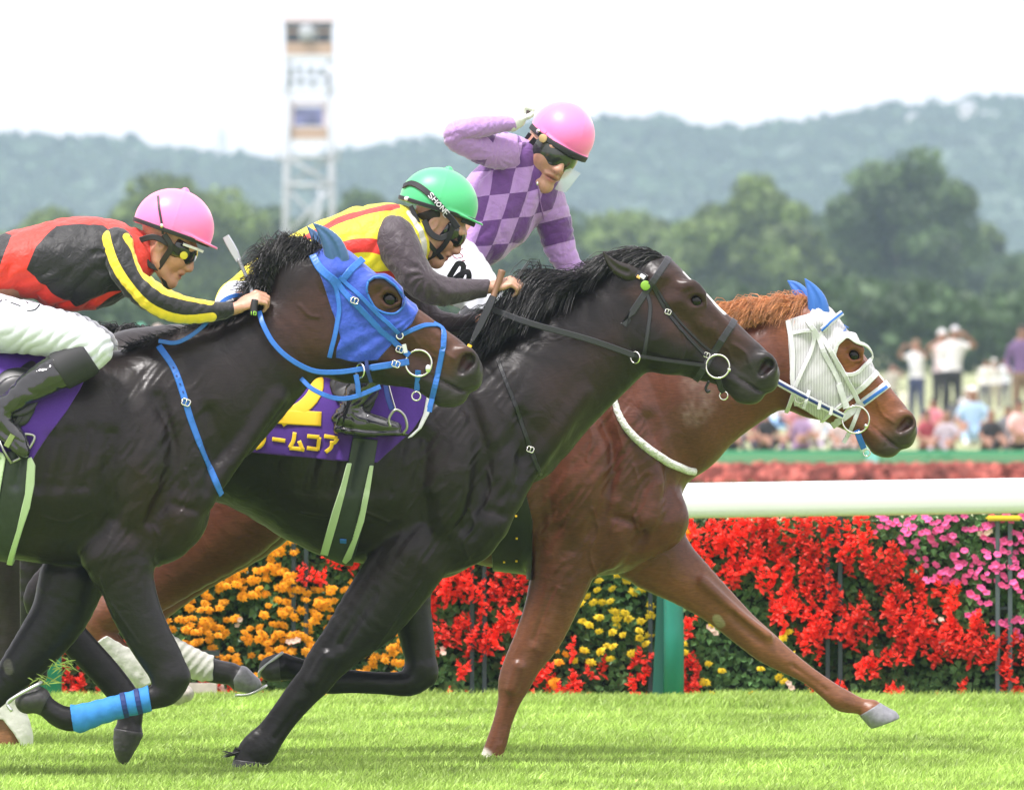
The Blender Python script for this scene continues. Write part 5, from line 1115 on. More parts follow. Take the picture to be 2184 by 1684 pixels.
strap3(j2, 'chin_strap', [(968, 478, -60), (958, 506, -54), (942, 530, -44), (918, 548, -30), (900, 556, -10)], 11, BLK)
strap3(j2, 'chin_strap', [(905, 470, -52), (918, 496, -54), (938, 508, -54), (960, 500, -52)], 13, BLK)
P, Fc = (lambda f_: (f_.ell(h2.p(-20, 0, 18), h2.R, (54, 51, 46), 3), f_.cut((-.3, -.95, 0), -(905 * .3 + 452 * .95 + 0)), f_.mesh())[2])(Field([(830, 1010), (400, 560), (-70, 70)], 2.4))
j2.part('hair', P, Fc, HAIRB)
go = goggles(j2, h2, GOG); strap3(j2, 'peak_underside', [(985, 470, -46), (1002, 476, -30), (1012, 480, -8)], 10, MATTE)
ball(j2, 'strap_logo', (868, 424, -44), (6, 5, 3), M['white'])
wh = Thing('whip', 'black riding whip with a yellow band hanging from the green capped jockey hand', 'whip', 1040, 0.0, z=1.3)
cord(wh, 'handle', [(1071, 577, -72), (1064, 600, -78), (1056, 622, -84), (1048, 645, -92)], [8, 7, 6.5, 7], mat('tan_whip_cap', (.2, .1, .05), .5)); strap3(wh, 'flap', [(1052, 632, -92), (1042, 656, -98), (1022, 698, -104), (1006, 728, -108)], [15, 17, 15, 8], M['grey_strap'], 3.4, nrm=(0, 0, -1)); cord(wh, 'shaft', [(1008, 724, -108), (1000, 742, -110), (980, 785, -114), (950, 850, -118), (935, 880, -118), (917, 914, -118)], [4, 3.5, 3, 3.5, 6, 4], BLK)
cord(wh, 'yellow_band', [(1003, 735, -109), (997, 749, -110)], 5, YE)
cam_w = Thing('knotted_rein_end', 'black buckled rein end standing up above the dark plum sleeve', 'strap', 980, 0.0, z=1.6)
strap3(cam_w, 'loop', [(958, 592, -20), (970, 572, -26), (978, 562, -28), (988, 566, -28), (986, 584, -26), (978, 600, -22)], 12, BLK); strap3(cam_w, 'loop', [(966, 598, -24), (984, 584, -32), (998, 580, -34), (1000, 594, -30), (992, 606, -24)], 12, BLK)

# ---- far jockey: purple checks, turned to the camera, arm raised
j3 = Thing('person', 'jockey in purple checked silks turning to the camera with a white gloved fist raised', 'person', 1080, 1.0, z=.9)
h3 = HF((1172, 322, 10), (.40, .34, -.85), (.50, -.84, -.10), 1.1)
Fb = Field([(900, 1300), (190, 780), (-200, 180)], 2.6)
face(Fb, h3)
Fb.add([(1158, 340, 12, 34, 34), (1140, 370, 20, 36, 36), (1120, 390, 20, 50, 45)], 12)
Fb.add([(1120, 385, 20, 60, 55), (1060, 440, 10, 66, 60), (1000, 490, 0, 60, 66), (960, 560, 0, 60, 70)], 10)
AL = [(1085, 325, -30, 38, 36), (1045, 322, -62, 34, 32), (1004, 308, -88, 30, 28), (975, 295, -104, 27, 26), (982, 280, -116, 22, 22), (1030, 272, -112, 21, 21), (1070, 266, -96, 17, 18), (1098, 265, -88, 14, 16)]
AR = [(1160, 425, 20, 42, 38), (1180, 470, 34, 37, 34), (1192, 520, 42, 33, 30), (1210, 560, 46, 27, 26), (1236, 592, 50, 24, 22), (1256, 620, 54, 18, 18)]
Fb.add([(p[0], p[1], p[2], p[3] * .72, p[4] * .72) for p in AL], 5); Fb.add([(p[0], p[1], p[2], p[3] * .72, p[4] * .72) for p in AR], 5)
hand(Fb, (1262, 628, 52), (.7, .6, -.1), (.3, .2, -.9), (50, 60, 30), k=.86)
for sg in (-1, 1): Fb.add([(960, 600, sg * 60, 50, 40), (1030, 640, sg * 140, 34, 32), (1000, 720, sg * 150, 22, 22)], 8)
P, Fc = Fb.mesh(); P = relax(P, Fc, 1); j3.part('body', P, Fc, M['skin'], attrs=skin_paint(P, h3))
Fg = Field([(1080, 1170), (215, 305), (-150, -30)], 1.8); hand(Fg, (1098, 264, -88), (.45, -.75, .1), (.85, .5, .25), (75, 80, 50), k=.72, side=-1); Fg.add([(1092, 268, -88, 15, 17), (1104, 258, -88, 17, 16)], 6)
P, Fc = Fg.mesh(); P = relax(P, Fc, 1); j3.part('glove', P, Fc, GLOVE)
DP, LP_ = (.12, .035, .2), (.42, .24, .55)
Fs = Field([(900, 1240), (270, 620), (-120, 140)], 2.6)
Fs.add([(985, 540, 0, 62, 72), (1010, 500, 2, 66, 72), (1040, 460, 6, 78, 74), (1072, 425, 10, 86, 72), (1100, 400, 14, 84, 66), (1120, 380, 18, 70, 56)], 18)
Fs.add([(1078, 325, -20, 42, 40), (1110, 350, 0, 52, 44), (1140, 390, 16, 52, 44), (1158, 425, 22, 46, 40)], 20)
Fs.add([(1135, 372, 16, 38, 38), (1146, 358, 16, 31, 32)], 8); Fs.add([(1050, 500, 0, 56, 60), (1090, 480, 6, 44, 50)], 24)
Fs.cut((-.55, .84, 0), -990 * .55 + 560 * .84)
def ca(u, v, x): return (u + .34 * (v - 310)) / 42.0 + x * .012
def cb(u, v, x): return (v + .10 * (u - 1100) - 306 + np.maximum(0, u - 1130) * .25) / 53.0 + 10
CK = pattern_mat('purple_checked_silks', DP, [], check=LP_, sheen=.45)
SL3 = pattern_mat('lilac_sleeve', LP_, [('band', DP)], sheen=.45)
w3 = lambda P: ridges(P, (.95, .3, .1), 34, 3.6, 30) + creases(P, (1050, 350), 60, 3.4, 12) + vnoise(P, 30) * 2
silk, KS = garment(j3, 'silks', Fs, CK, w3, {'ca': ca, 'cb': cb})
Fs = Field([(910, 1130), (220, 390), (-170, 40)], 2.2); Fs.add([(p[0], p[1], p[2], p[3] * 1.06, p[4] * 1.06) for p in AL], 6); Fs.cut((1, -.1, 0), 1101 - 26.5)
garment(j3, 'sleeve', Fs, SL3, lambda P: ridges(P, (.4, .8, .2), 17, 1.4, 18) * sstep(1060, 1000, P[:, 0]) + creases(P, (1060, 330), 50, 2.5, 11) + ridges(P, (.9, .2, .2), 14, .8, 14), {'band': lambda u, v, x: np.where(x > -95, line_sd(u, v, [(1050, 268), (1018, 352)], 15), 20)})
Fs = Field([(1090, 1300), (370, 650), (-60, 140)], 2.2); Fs.add([(p[0], p[1], p[2], p[3] * 1.05, p[4] * 1.05) for p in AR], 6)
garment(j3, 'sleeve', Fs, SL3, lambda P: ridges(P, (.35, .9, .2), 24, 1.4, 20) + creases(P, (1200, 560), 60, 2.2, 12), {'band': lambda u, v, x: np.abs(v - 496 + .25 * (u - 1180)) - 26})
P3, N3 = drape(KS, [(1146, 392), (1152, 430), (1160, 470)], 1.5, -1, 4); V_, F_ = ribbon(P3, N3, 2.2, .6); j3.part('front_zip', V_, F_, mat('lilac_zip', (.3, .15, .4), .4), silk); ball(j3, 'zip_pull', (P3[0][0], P3[0][1], P3[0][2] - 3), (2.5, 5, 2), M['metal'], silk)
Fs = Field([(860, 1130), (480, 760), (-220, 220)], 3)
for sg in (-1, 1): Fs.add([(950, 560, sg * 40, 70, 60), (975, 580, sg * 90, 66, 56), (1008, 612, sg * 135, 54, 48), (1032, 645, sg * 158, 44, 42), (1022, 668, sg * 164, 36, 36)], 20)
brc, BS3 = garment(j3, 'breeches', Fs, BREECH, lambda P: ridges(P, (.75, .66, 0), 26, 1.6, 30) + creases(P, (1000, 560), 70, 2, 9))
INK = mat('maroon_ink', (.2, .01, .03), .6)
for pts in ([(972, 536), (988, 532)], [(966, 545), (974, 552), (988, 548), (980, 540)], [(980, 560), (992, 556)], [(978, 566), (996, 568)], [(990, 578), (1004, 577)]): glyph('name_ink', [pts], 2.0, BS3, j3, INK, off=1, parent=brc, thick=.3)
for sg in (-1, 1):
    Fs = Field([(860, 1110), (620, 900), (sg * 168 - 56, sg * 168 + 56)], 3)
    Fs.add([(1030, 668, sg * 166, 40, 36), (1000, 700, sg * 170, 38, 34), (960, 750, sg * 174, 30, 30), (930, 800, sg * 176, 24, 26), (940, 830, sg * 178, 23, 24), (990, 840, sg * 180, 18, 22)], 10)
    garment(j3, 'boot', Fs, PATENT, lambda P: ridges(P, (.4, -.9, 0), 30, 1.4, 20))
o3 = np.array([1200, 286, 12.]); he, HS, fr = helmet_parts(j3, o3, (.40, .36, -.84), (.50, -.84, -.12), (76, 67, 69), PINK, None, brim=(10, 10), button=False, cover_cut=-14, brimdrop=-12)
# dark rim and peak under the pink cover
Fs = Field([(1080, 1310), (190, 400), (-110, 130)], 2.2)
f_, l_, u_ = fr
U, V, X = Fs.ax[0][:, None, None] - o3[0], Fs.ax[1][None, :, None] - o3[1], Fs.ax[2][None, None, :] - o3[2]
a = U * f_[0] + V * f_[1] + X * f_[2]; b = U * l_[0] + V * l_[1] + X * l_[2]; c = U * u_[0] + V * u_[1] + X * u_[2]
rr = np.sqrt((a / 86) ** 2 + (b / 67) ** 2) - 1; ri = np.sqrt((a / 70) ** 2 + (b / 56) ** 2) - 1
Fs.G = np.maximum(np.maximum(rr * 66, -ri * 56), np.maximum(np.abs(c + 19) - 6.5, -30 - a)).astype(f32)
P, Fc = Fs.mesh(); P = relax(P, Fc, 1); j3.part('helmet_rim', P, Fc, MATTE)
goggles(j3, h3, mat('smoke_lens', (.03, .035, .028), .15, coat=.5), sp=(0, 7, -18, 20))
q = h3.p(44, 40 * (1 if h3.p(0, 40, 0)[0] < h3.o[0] else -1), 4)
disc(j3, 'goggle_badge', (1166 - 8, 300 - 4, h3.o[2] - 62), 9, 3, mat('copper_disc', (.6, .42, .2), .4), nrm=(-.2, 0, -1))
strap3(j3, 'red_cap_lining', [tuple(h3.p(30, 46, 30)), tuple(h3.p(48, 30, 28)), tuple(h3.p(58, 0, 27)), tuple(h3.p(48, -30, 28)), tuple(h3.p(30, -46, 30))], 9, RED, nrm=tuple(h3.f))
lft = 1 if h3.p(0, 40, 0)[0] < h3.o[0] else -1
strap3(j3, 'chin_strap', [tuple(h3.p(14, lft * 50, 10)), tuple(h3.p(6, lft * 48, -14)), tuple(h3.p(14, lft * 42, -42)), tuple(h3.p(34, lft * 20, -68)), tuple(h3.p(42, 0, -76)), tuple(h3.p(34, -lft * 20, -68)), tuple(h3.p(14, -lft * 42, -42))], 12, BLK, nrm=tuple(h3.f * .5 - h3.l * 0 + np.array([-.5, 0, -.6])))
strap3(j3, 'chin_strap', [tuple(h3.p(-10, lft * 52, 12)), tuple(h3.p(-12, lft * 50, -10)), tuple(h3.p(8, lft * 44, -38))], 9, BLK)
ball(j3, 'strap_rivet', h3.p(16, lft * 54, 26), 5, M['metal'])
vs = [h3.p(64 + 4 * math.cos(t), -lft * (34 * math.sin(t) + 8), -46 - 8 * math.cos(t)) for t in np.linspace(.15, 1.4, 12)]
ve = [h3.p(60, -lft * (40 * math.sin(t) + 10), -4) for t in np.linspace(.15, 1.4, 12)]
VV = np.array([*vs, *ve, *[p + h3.f * 1.5 for p in vs], *[p + h3.f * 1.5 for p in ve]]); FF = [(i, i + 1, i + 13, i + 12) for i in range(11)] + [(i + 24, i + 36, i + 37, i + 25) for i in range(11)] + [(i, i + 24, i + 25, i + 1) for i in range(11)] + [(i + 12, i + 13, i + 37, i + 36) for i in range(11)]
j3.part('clear_goggle_lens', VV, FF, CLEAR)
Fn = Field([(1100, 1200), (330, 430), (-60, 80)], 2.4); Fn.add([(1160, 368, 4, 30, 32), (1148, 388, 14, 34, 34)], 6); P, Fc = Fn.mesh(); j3.part('neck_gaiter', P, Fc, MATTE)
saddle(far.t, 970, 690)
# ------------------------------------------------------------------ ground
ROLL = -.0155    # the rails run very slightly uphill to the right
def grid_mesh(name, x0, x1, y0, y1, nx, ny, zf, m, **props):
    X, Y = np.meshgrid(np.linspace(x0, x1, nx), np.linspace(y0, y1, ny), indexing='ij'); Z = zf(X, Y)
    V = np.stack([X, Y, Z], -1).reshape(-1, 3); i = np.arange(nx - 1)[:, None] * ny + np.arange(ny - 1)[None, :]
    Fq = np.stack([i, i + ny, i + ny + 1, i + 1], -1).reshape(-1, 4); return link(name, mesh_data(name, V, Fq, [m]), **props)
TURF = mat('bright_turf_soil', (.2, .32, .06), .9, var=.35, vscale=3, bump=.4, bscale=30)
INF = mat('infield_lawn', (.26, .285, .14), .9, var=.2, vscale=.15)
grid_mesh('ground', -440, 440, -65, 3020, 40, 80, lambda X, Y: X * 0 - .006, INF, kind='structure')
grid_mesh('added_bounce_apron', -60, 60, -62, -16, 8, 8, lambda X, Y: X * 0 - .002, mat('bounce_apron_concrete', (.33, .32, .3), .85, var=.12, vscale=2), kind='structure')  # unseen concrete behind the camera, added to bounce neutral light onto the horses
grid_mesh('turf_track', -30, 30, -16, 7.4, 60, 60, lambda X, Y: X * 0, TURF, kind='structure')
# turf blades: one mesh, clumps set out over the strip the horses run on
def grass_mesh():
    rs = np.random.RandomState(5); parts = []
    def strip(n, x0, x1, y0, y1, h0, h1):
        x = rs.uniform(x0, x1, n); y = y0 + (y1 - y0) * rs.rand(n); pn = vnoise(np.c_[x, y, y * 0], .5) * .5 + .5; h = rs.uniform(h0, h1, n) * (.7 + .5 * pn)
        a = rs.uniform(0, 6.28, n); w_ = rs.uniform(.0022, .0045, n); ln = rs.normal(.0, .45, n) * h + .25 * h; la = rs.normal(0, .4, n) * h
        c, s = np.cos(a) * w_, np.sin(a) * w_ * .5
        b = np.c_[x, y, x * 0 - .004]; m_ = b + np.c_[ln * .35, la * .35, h * .62]; tp = b + np.c_[ln, la, h]
        o = np.c_[c, s, c * 0]; return np.stack([b - o, b + o, m_ + o * .8, m_ - o * .8, tp], 1).reshape(-1, 3), n
    V = []; nT = 0
    for a in ((90000, -2.4, 2.4, -2.6, 2.2, .016, .042), (70000, -2.7, 2.7, 2.2, 6.2, .02, .045), (40000, -2.8, 2.8, 6.2, 7.4, .03, .065), (12000, -7, -2.6, -2.6, 7.3, .04, .07), (12000, 2.7, 7, -2.6, 7.3, .04, .07)):
        v, n = strip(*a); V.append(v); nT += n
    V = np.vstack(V); i = np.arange(nT) * 5; Q = np.concatenate([np.stack([i, i + 1, i + 2, i + 3], 1), np.stack([i + 3, i + 2, i + 4, i + 4], 1)])
    me = bpy.data.meshes.new('grass'); me.vertices.add(len(V)); me.vertices.foreach_set('co', V.astype(f32).ravel())
    q4 = Q[:nT]; t3 = Q[nT:, :3]; me.loops.add(nT * 7); me.loops.foreach_set('vertex_index', np.concatenate([q4.ravel(), t3.ravel()]).astype(np.int32))
    me.polygons.add(nT * 2); me.polygons.foreach_set('loop_start', np.concatenate([np.arange(nT) * 4, nT * 4 + np.arange(nT) * 3]).astype(np.int32)); me.update(calc_edges=True); return me
gm = grass_mesh(); gm.materials.append(leaf_mat('turf_blade', (.38, .53, .12), .34, .45, .4, 1.6)); link('grass', gm, kind='stuff', label='bright green turf of the track under the horses')
def clod(x, y, z, n, seed, label):
    rng = random.Random(seed); V = []; Fq = []
    for _ in range(n):
        a = rng.uniform(0, 6.28); e = rng.uniform(-.6, .6); L = rng.uniform(.02, .06); p = Vector((rng.gauss(0, .02), rng.gauss(0, .02), rng.gauss(0, .008))); d = Vector((math.cos(a), math.sin(a) * .5, e)) * L; b = len(V)
        V += [p, p + Vector((0, 0, .003)), p + d * .6 + Vector((0, 0, .005)), p + d]; Fq += [(b, b + 1, b + 2), (b, b + 2, b + 3)]
    o = link('grass_clod', mesh_data('grass_clod', V, Fq, [bpy.data.materials['turf_blade']]), None, (x, y, z)); o['label'] = label; o['category'] = 'clod'
clod(*W(132, 1420, -1.15), 26, 3, 'tuft of torn grass flying above the blue leg wrap'); clod(*W(96, 1452, -1.12), 22, 4, 'blades of torn grass stuck at the lifted black hoof of the nearest horse')

# ------------------------------------------------------------------ flower hedge behind the rail
HY = 7.75; HS_ = (DM + HY) / FP
LEAF = leaf_mat('hedge_leaf', (.1, .2, .07), .45, .4, .3, 6)
PET = {'red': leaf_mat('scarlet_petal', (.92, .06, .035), .3, .55, .3), 'orange': leaf_mat('orange_petal', (.95, .4, .01), .22, .6, .25), 'yellow': leaf_mat('yellow_petal', (.85, .62, .02), .2, .6, .25), 'pink': leaf_mat('pink_petal', (.82, .12, .36), .25, .55, .25), 'pale': leaf_mat('pale_petal', (.75, .55, .45), .2, .6, .25)}
def petal_mesh(name, kind, seed):
    rng = random.Random(seed); V = []; Fq = []
    def quad(c, d, w_, up):
        b = len(V); V.extend([c - w_ * .35, c + w_ * .35, c + d * .6 + w_ + up, c + d + up * .6, c + d * .6 - w_ + up]); Fq.extend([(b, b + 1, b + 2, b + 4), (b + 2, b + 3, b + 4)])
    if kind == 'spike':                                     # salvia: stacked whorls of little tubes
        for lv in range(5):
            z = lv * .015; r = .021 * (1 - lv / 6.5)
            for q in range(4):
                a = rng.uniform(-2.6, -.5) if q < 2 else rng.uniform(0, 6.28); d = Vector((math.cos(a), math.sin(a), rng.uniform(-.8, 1.0))) * r * rng.uniform(.8, 1.4); quad(Vector((0, 0, z)), d, Vector((-d.y, d.x, rng.uniform(-.03, .03))).normalized() * .0085, Vector((0, 0, .005)))
    elif kind == 'disc':                                    # marigold: ruffled disc
        for ring, (r, n, h) in enumerate(((.021, 9, -.002), (.014, 7, .004), (.007, 5, .008))):
            for q in range(n):
                a = q * 6.283 / n + ring + rng.uniform(-.2, .2); d = Vector((math.cos(a), 0, math.sin(a))) * r * rng.uniform(.85, 1.15); quad(Vector((0, -h, 0)), d, Vector((-math.sin(a), 0, math.cos(a))) * .006, Vector((0, -.005, 0)))
    else:                                                   # five petals
        for c_ in range(3):
            o = Vector((rng.uniform(-.02, .02), rng.uniform(-.01, .01), rng.uniform(-.014, .014)))
            for q in range(5):
                a = q * 1.2566 + c_; d = Vector((math.cos(a), -.15, math.sin(a))) * .0155; quad(o, d, Vector((-math.sin(a), 0, math.cos(a))) * .0075, Vector((0, -.002, 0)))
    return V, Fq
PM = {}
for k_, kind in (('red', 'spike'), ('orange', 'disc'), ('yellow', 'disc'), ('pink', 'five'), ('pale', 'five')):
    for v in range(4):
        V, Fq = petal_mesh(k_, kind, v * 7 + 1); PM[k_, v] = mesh_data(k_ + '_flower', V, Fq, [PET[k_]], smooth=False)
def flower_kind(px, py):
    n = vnoise(np.array([[px, py, 3.]]), 70)[0]; e = n * 40
    if px > 1840 + e * .6 and py < 1110 + (px - 1860) * .95 + e and py < 1360: return 'pink', .8 if py < 1250 else .35
    if 1225 < px < 1465 and 1150 < py < 1400 + e * .5: return 'yellow', .42
    if px > 1180 + e and px <= 1490 and py > 1300 - (px - 1180) * .0: return ('red', .7) if (py > 1330 + e * .4) else ('yellow', .35)
    if px > 1465:
        ln = 1175 + (px - 1480) * .93 + e * .8
        if py < ln: return ('red', .95) if py < 1410 else ('red', .6)
        if px > 1700 + e and py > 1440: return ('red', .55)
        if px > 1760: return ('red', .8) if py < 1430 else ('red', .2)
        return 'yellow', .3
    if 900 + e * .5 < px < 1180: return 'red', .85
    if px < 345 + e: return 'red', .75
    if 640 < px < 780 and py < 1245 + e * .4: return 'red', .8
    if py > 1445 + e * .4 and px < 620: return 'red', .6
    if 345 < px < 470 and 1300 < py < 1400 and n > .1: return 'red', .5
    return 'orange', .85 if py < 1420 else .45
POSTS = [-880, -480, -100, 262, 640, 1020, 1400, 1778, 2140, 2520]
NAMES = ['off the left edge of the picture', 'left of the nearest horse, mostly out of frame', 'behind the forelegs of the nearest horse', 'full of orange marigolds behind the folded legs', 'of orange marigolds and scarlet salvia behind the leg of horse 2', 'of scarlet salvia between the horse legs with yellow above', 'of yellow flowers around the green rail post', 'densest in scarlet salvia, with pink flowers at its upper right', 'of pink and scarlet flowers at the right edge']
STEELD = mat('dark_green_steel_post', (.035, .05, .055), .5, metal=.3); YC = mat('yellow_plastic_cap', (.85, .6, .05), .4)
rngf = random.Random(12)
def hs(px): return 1.0
for pi in range(len(POSTS) - 1):
    a, b = POSTS[pi], POSTS[pi + 1]; cx = (a + b) / 2; X0 = (cx - 1092) * HS_
    root = link('flower_hedge', None, None, (X0, HY, 0), label='flower hedge panel ' + NAMES[pi], category='flower bed', group='flower hedge panels behind the rail')
    dm = bpy.data.materials.get('planter_dark') or mat('planter_dark', (.02, .03, .015), .9)
    bm = bmesh.new(); wdt = (b - a - 1) * HS_
    bmesh.ops.create_cube(bm, size=1, matrix=Matrix.Translation((0, .16, .37)) @ Matrix.Diagonal((wdt, .22, .74, 1))); me = bpy.data.meshes.new('planter_frame'); bm.to_mesh(me); bm.free(); me.materials.append(dm); link('planter_frame', me, root)
    # leaves
    rs = np.random.RandomState(pi); n = 4200 if 1 < pi else 1200; P = np.c_[rs.uniform(-wdt / 2 - .01, wdt / 2 + .01, n), rs.uniform(-.02, .1, n), rs.uniform(-.02, .79, n)]
    P[:, 1] -= .02 * np.abs(vnoise(P, .09)) + .015 * vnoise(P + 9, .2); L = rs.uniform(.02, .044, n); th_ = rs.uniform(0, 6.28, n)
    d = np.c_[np.cos(th_), rs.uniform(-.8, .1, n), np.sin(th_) * .8 - .2] * L[:, None]; s_ = np.c_[-np.sin(th_), rs.uniform(-.5, .5, n), np.cos(th_)] * (L * .42)[:, None]; up = np.c_[0 * L, -L * .25, L * .25]
    V = np.stack([P, P + d * .5 + s_ + up, P + d, P + d * .5 - s_ + up], 1).reshape(-1, 3); link('foliage', mesh_data('foliage', V, np.arange(n * 4).reshape(-1, 4), [LEAF], smooth=False), root, kind='stuff')
    made = {}; extra = {}
    step = 17.6; gx = np.arange(a + 10, b - 8, step); gy = np.arange(1106, 1498, step * .92)
    pts = [(x + rngf.uniform(-8, 8), y + rngf.uniform(-7, 7)) for x in gx for y in gy]; rngf.shuffle(pts)
    for px, py in pts:
        k_, den = flower_kind(px, py); clump = vnoise(np.array([[px, py, 9.]]), 34)[0] * .5 + .5
        if k_ == 'red' and (clump < 1 - den * .68 or rngf.random() < .2): continue
        if k_ != 'red' and rngf.random() > den * (.2 + clump): continue
        made.setdefault(k_, []).append((px, py))
        if k_ == 'orange' and rngf.random() < .5: made[k_].append((px + rngf.uniform(-11, 11), py + rngf.uniform(-5, 5)))
        if rngf.random() < .03: made.setdefault('pale', []).append((px + 6, py + 8))
    for k_, L_ in made.items():
        for i, (px, py) in enumerate(L_[:295]):
            z = CH - (py - 692) * HS_ + ROLL * 0; o = bpy.data.objects.new({'red': 'salvia_flower', 'orange': 'marigold', 'yellow': 'yellow_flower', 'pink': 'pink_flower', 'pale': 'pale_flower'}[k_], PM[k_, rngf.randrange(4)])
            o.parent = root; o.location = ((px - cx) * HS_, rngf.uniform(-.075, -.03), z - (.02 if k_ == 'red' else 0)); sc_ = rngf.uniform(.85, 1.3) * (1.0 if k_ == 'red' else .92); o.scale = (sc_ * (1.15 if k_ != 'red' else 1.25), sc_, sc_ * (.85 if k_ != 'red' else .92)); o.rotation_euler = (rngf.uniform(.1, .7) if k_ == 'red' else rngf.uniform(-.5, .3), rngf.uniform(-.5, .5), rngf.uniform(-.5, .5)); COL.objects.link(o)
# posts between the panels
def box(bm, c, s, rot=None):
    m_ = Matrix.Translation(c) @ (rot or Matrix.Identity(4)) @ Matrix.Diagonal((*s, 1)); bmesh.ops.create_cube(bm, size=1, matrix=m_)
def boxes(name, L, m_, parent=None, loc=None, bev=0, **k):
    bm = bmesh.new()
    for q in L: box(bm, *q)
    if bev: bmesh.ops.bevel(bm, geom=bm.edges[:], offset=bev, segments=2, affect='EDGES')
    me = bpy.data.meshes.new(name); bm.to_mesh(me); bm.free(); me.materials.append(m_); o = link(name, me, parent, loc, **k); return o
PL = ['hedge post out of frame at far left', 'hedge post beyond the left edge', 'hedge post left of the nearest horse', 'hedge post behind the blue wrapped leg', 'hedge post among the orange marigolds', 'hedge post among scarlet salvia left of the chestnut foreleg', 'hedge post beside the green rail post', 'dark hedge post between the yellow and the densest scarlet flowers', 'pair of grey bars with a yellow cap at the right of the hedge', 'hedge post beyond the right edge']
for i, px in enumerate(POSTS):
    root = link('hedge_post', None, None, ((px - 1092) * HS_, HY - .02, 0), label=PL[i], category='post', group='posts of the flower hedge')
    gr = mat('galvanised_bar', (.1, .125, .14), .45, metal=.4) if 'galvanised_bar' not in bpy.data.materials else bpy.data.materials['galvanised_bar']
    for dx in (-.026, .026): boxes('upright', [((dx, -.02, .39), (.018, .03, .76))], gr if px == 2140 else STEELD, root)
    for zz in ((.1, .24, .38, .52, .66) if px == 2140 else ()): boxes('rung', [((0, -.01, zz), (.034, .012, .012))], STEELD, root)
    if px == 2140: boxes('cap', [((0, -.03, .755), (.15, .05, .022))], YC, root, bev=.008)
# ------------------------------------------------------------------ running rail
RY = 7.3; RS = (DM + RY) / FP
rail = link('running_rail', None, None, (0, RY, 0), label='white running rail on green slanted posts along the flower hedge', category='rail')
WR = mat('white_rail_plastic', (.8, .81, .82), .35, spec=.5, var=.03, vscale=3)
prof = []; top = CH - (1024.5 - 692) * RS; bot = CH - (1100 - 692) * RS; hz = (top - bot) / 2; cz = (top + bot) / 2
for i in range(20):
    t_ = i * 2 * math.pi / 20; ca_, sa_ = math.cos(t_), math.sin(t_); prof.append((.055 * math.copysign(abs(ca_) ** .7, ca_), cz + hz * math.copysign(abs(sa_) ** .55, sa_)))
V = []; Fq = []; xs = np.arange(-12, 12.01, 2.0)
for x in xs:
    for p in prof: V.append((x, p[0], p[1] + ROLL * -(x - 1.2) * -1 * 0 + (x - 1.4) * .0155))
for i in range(len(xs) - 1):
    for j in range(20): Fq.append((i * 20 + j, (i + 1) * 20 + j, (i + 1) * 20 + (j + 1) % 20, i * 20 + (j + 1) % 20))
link('rail_beam', mesh_data('rail_beam', V, Fq, [WR]), rail)
GP = mat('sea_green_painted_post', (.02, .22, .17), .42, var=.25, vscale=6, bump=.35, bscale=60, stretch=(1, 1, .3)); GD = mat('dark_sea_green_plate', (.01, .1, .075), .5)
for px in (-1180, 107, 1434, 2760, 4080):
    x = (px - 1092) * RS
    V, Fq = tube([(x + .006, .0, -.02), (x + .006, -.004, .3), (x, -.01, .62), (x, 0, .8)], [.043, .042, .038, .036], 16); link('rail_post', mesh_data('rail_post', V, Fq, [GP]), rail)
    me = mesh_data('post_fin', [(x - .085, .03, -.02), (x - .035, .03, -.02), (x - .035, .03, .7), (x - .05, .03, .7), (x - .085, .05, -.02), (x - .035, .05, -.02), (x - .035, .05, .7), (x - .05, .05, .7)], [(0, 1, 2, 3), (5, 4, 7, 6), (4, 0, 3, 7), (1, 5, 6, 2), (3, 2, 6, 7), (4, 5, 1, 0)], [GD], smooth=False); link('post_fin', me, rail)
sx_ = lambda u: (u - 1092) * RS
r_ = link('drain_box', None, None, (sx_(425), 7.45, 0), label='dark green slatted box on a pale concrete slab under the white leg wraps', category='box')
for q in range(4): boxes('slat', [((0, 0, .11 + q * .03), (.16, .1, .022))], STEELD, r_)
boxes('concrete_slab', [((-.06, -.02, .04), (.26, .16, .075))], mat('pale_concrete', (.5, .44, .38), .8, var=.15, vscale=20), r_)
# ------------------------------------------------------------------ infield: low board, red bed, people
FY = 83.0; FS_ = (DM + FY) / FP
GB = mat('green_board_paint', (.06, .3, .15), .5)
for name, px0, px1, lab in (('track_board', -900, 700, 'low green infield board at the left'), ('track_board', 720, 2900, 'low green infield board at the right, in front of the sitting crowd')):
    x0, x1 = (px0 - 1092) * FS_, (px1 - 1092) * FS_; r = link(name, None, None, ((x0 + x1) / 2, FY, 0), label=lab, category='board')
    L = x1 - x0
    boxes('upper_board', [((0, 0, .212), (L, .05, .066))], GB, r); boxes('lower_board', [((0, .02, .13), (L, .04, .085))], mat('pale_green_board', (.16, .45, .26), .5), r)
    for q in np.arange(-L / 2 + .4, L / 2, 2.6): boxes('bracket', [((q, -.04, .18), (.12, .08, .22))], mat('aqua_bracket', (.2, .55, .5), .5) if 'aqua_bracket' not in bpy.data.materials else bpy.data.materials['aqua_bracket'], r)
def bed(name, y0, y1, z1, n, m_, lab):
    rs = np.random.RandomState(3); P = np.c_[rs.uniform(-6.5, 7.5, n) * (1 if True else 0), rs.uniform(y0, y1, n), rs.uniform(0, z1, n)]; a_ = rs.uniform(0, 6.28, n); L = rs.uniform(.03, .07, n)
    d = np.c_[np.cos(a_) * L, rs.uniform(-.3, .3, n) * L, np.sin(a_) * L]; e = np.c_[-np.sin(a_) * L, 0 * L, np.cos(a_) * L]
    V = np.stack([P - d, P - e, P + d, P + e], 1).reshape(-1, 3); link(name, mesh_data(name, V, np.arange(n * 4).reshape(-1, 4), [m_], smooth=False), None, None, kind='stuff', label=lab)
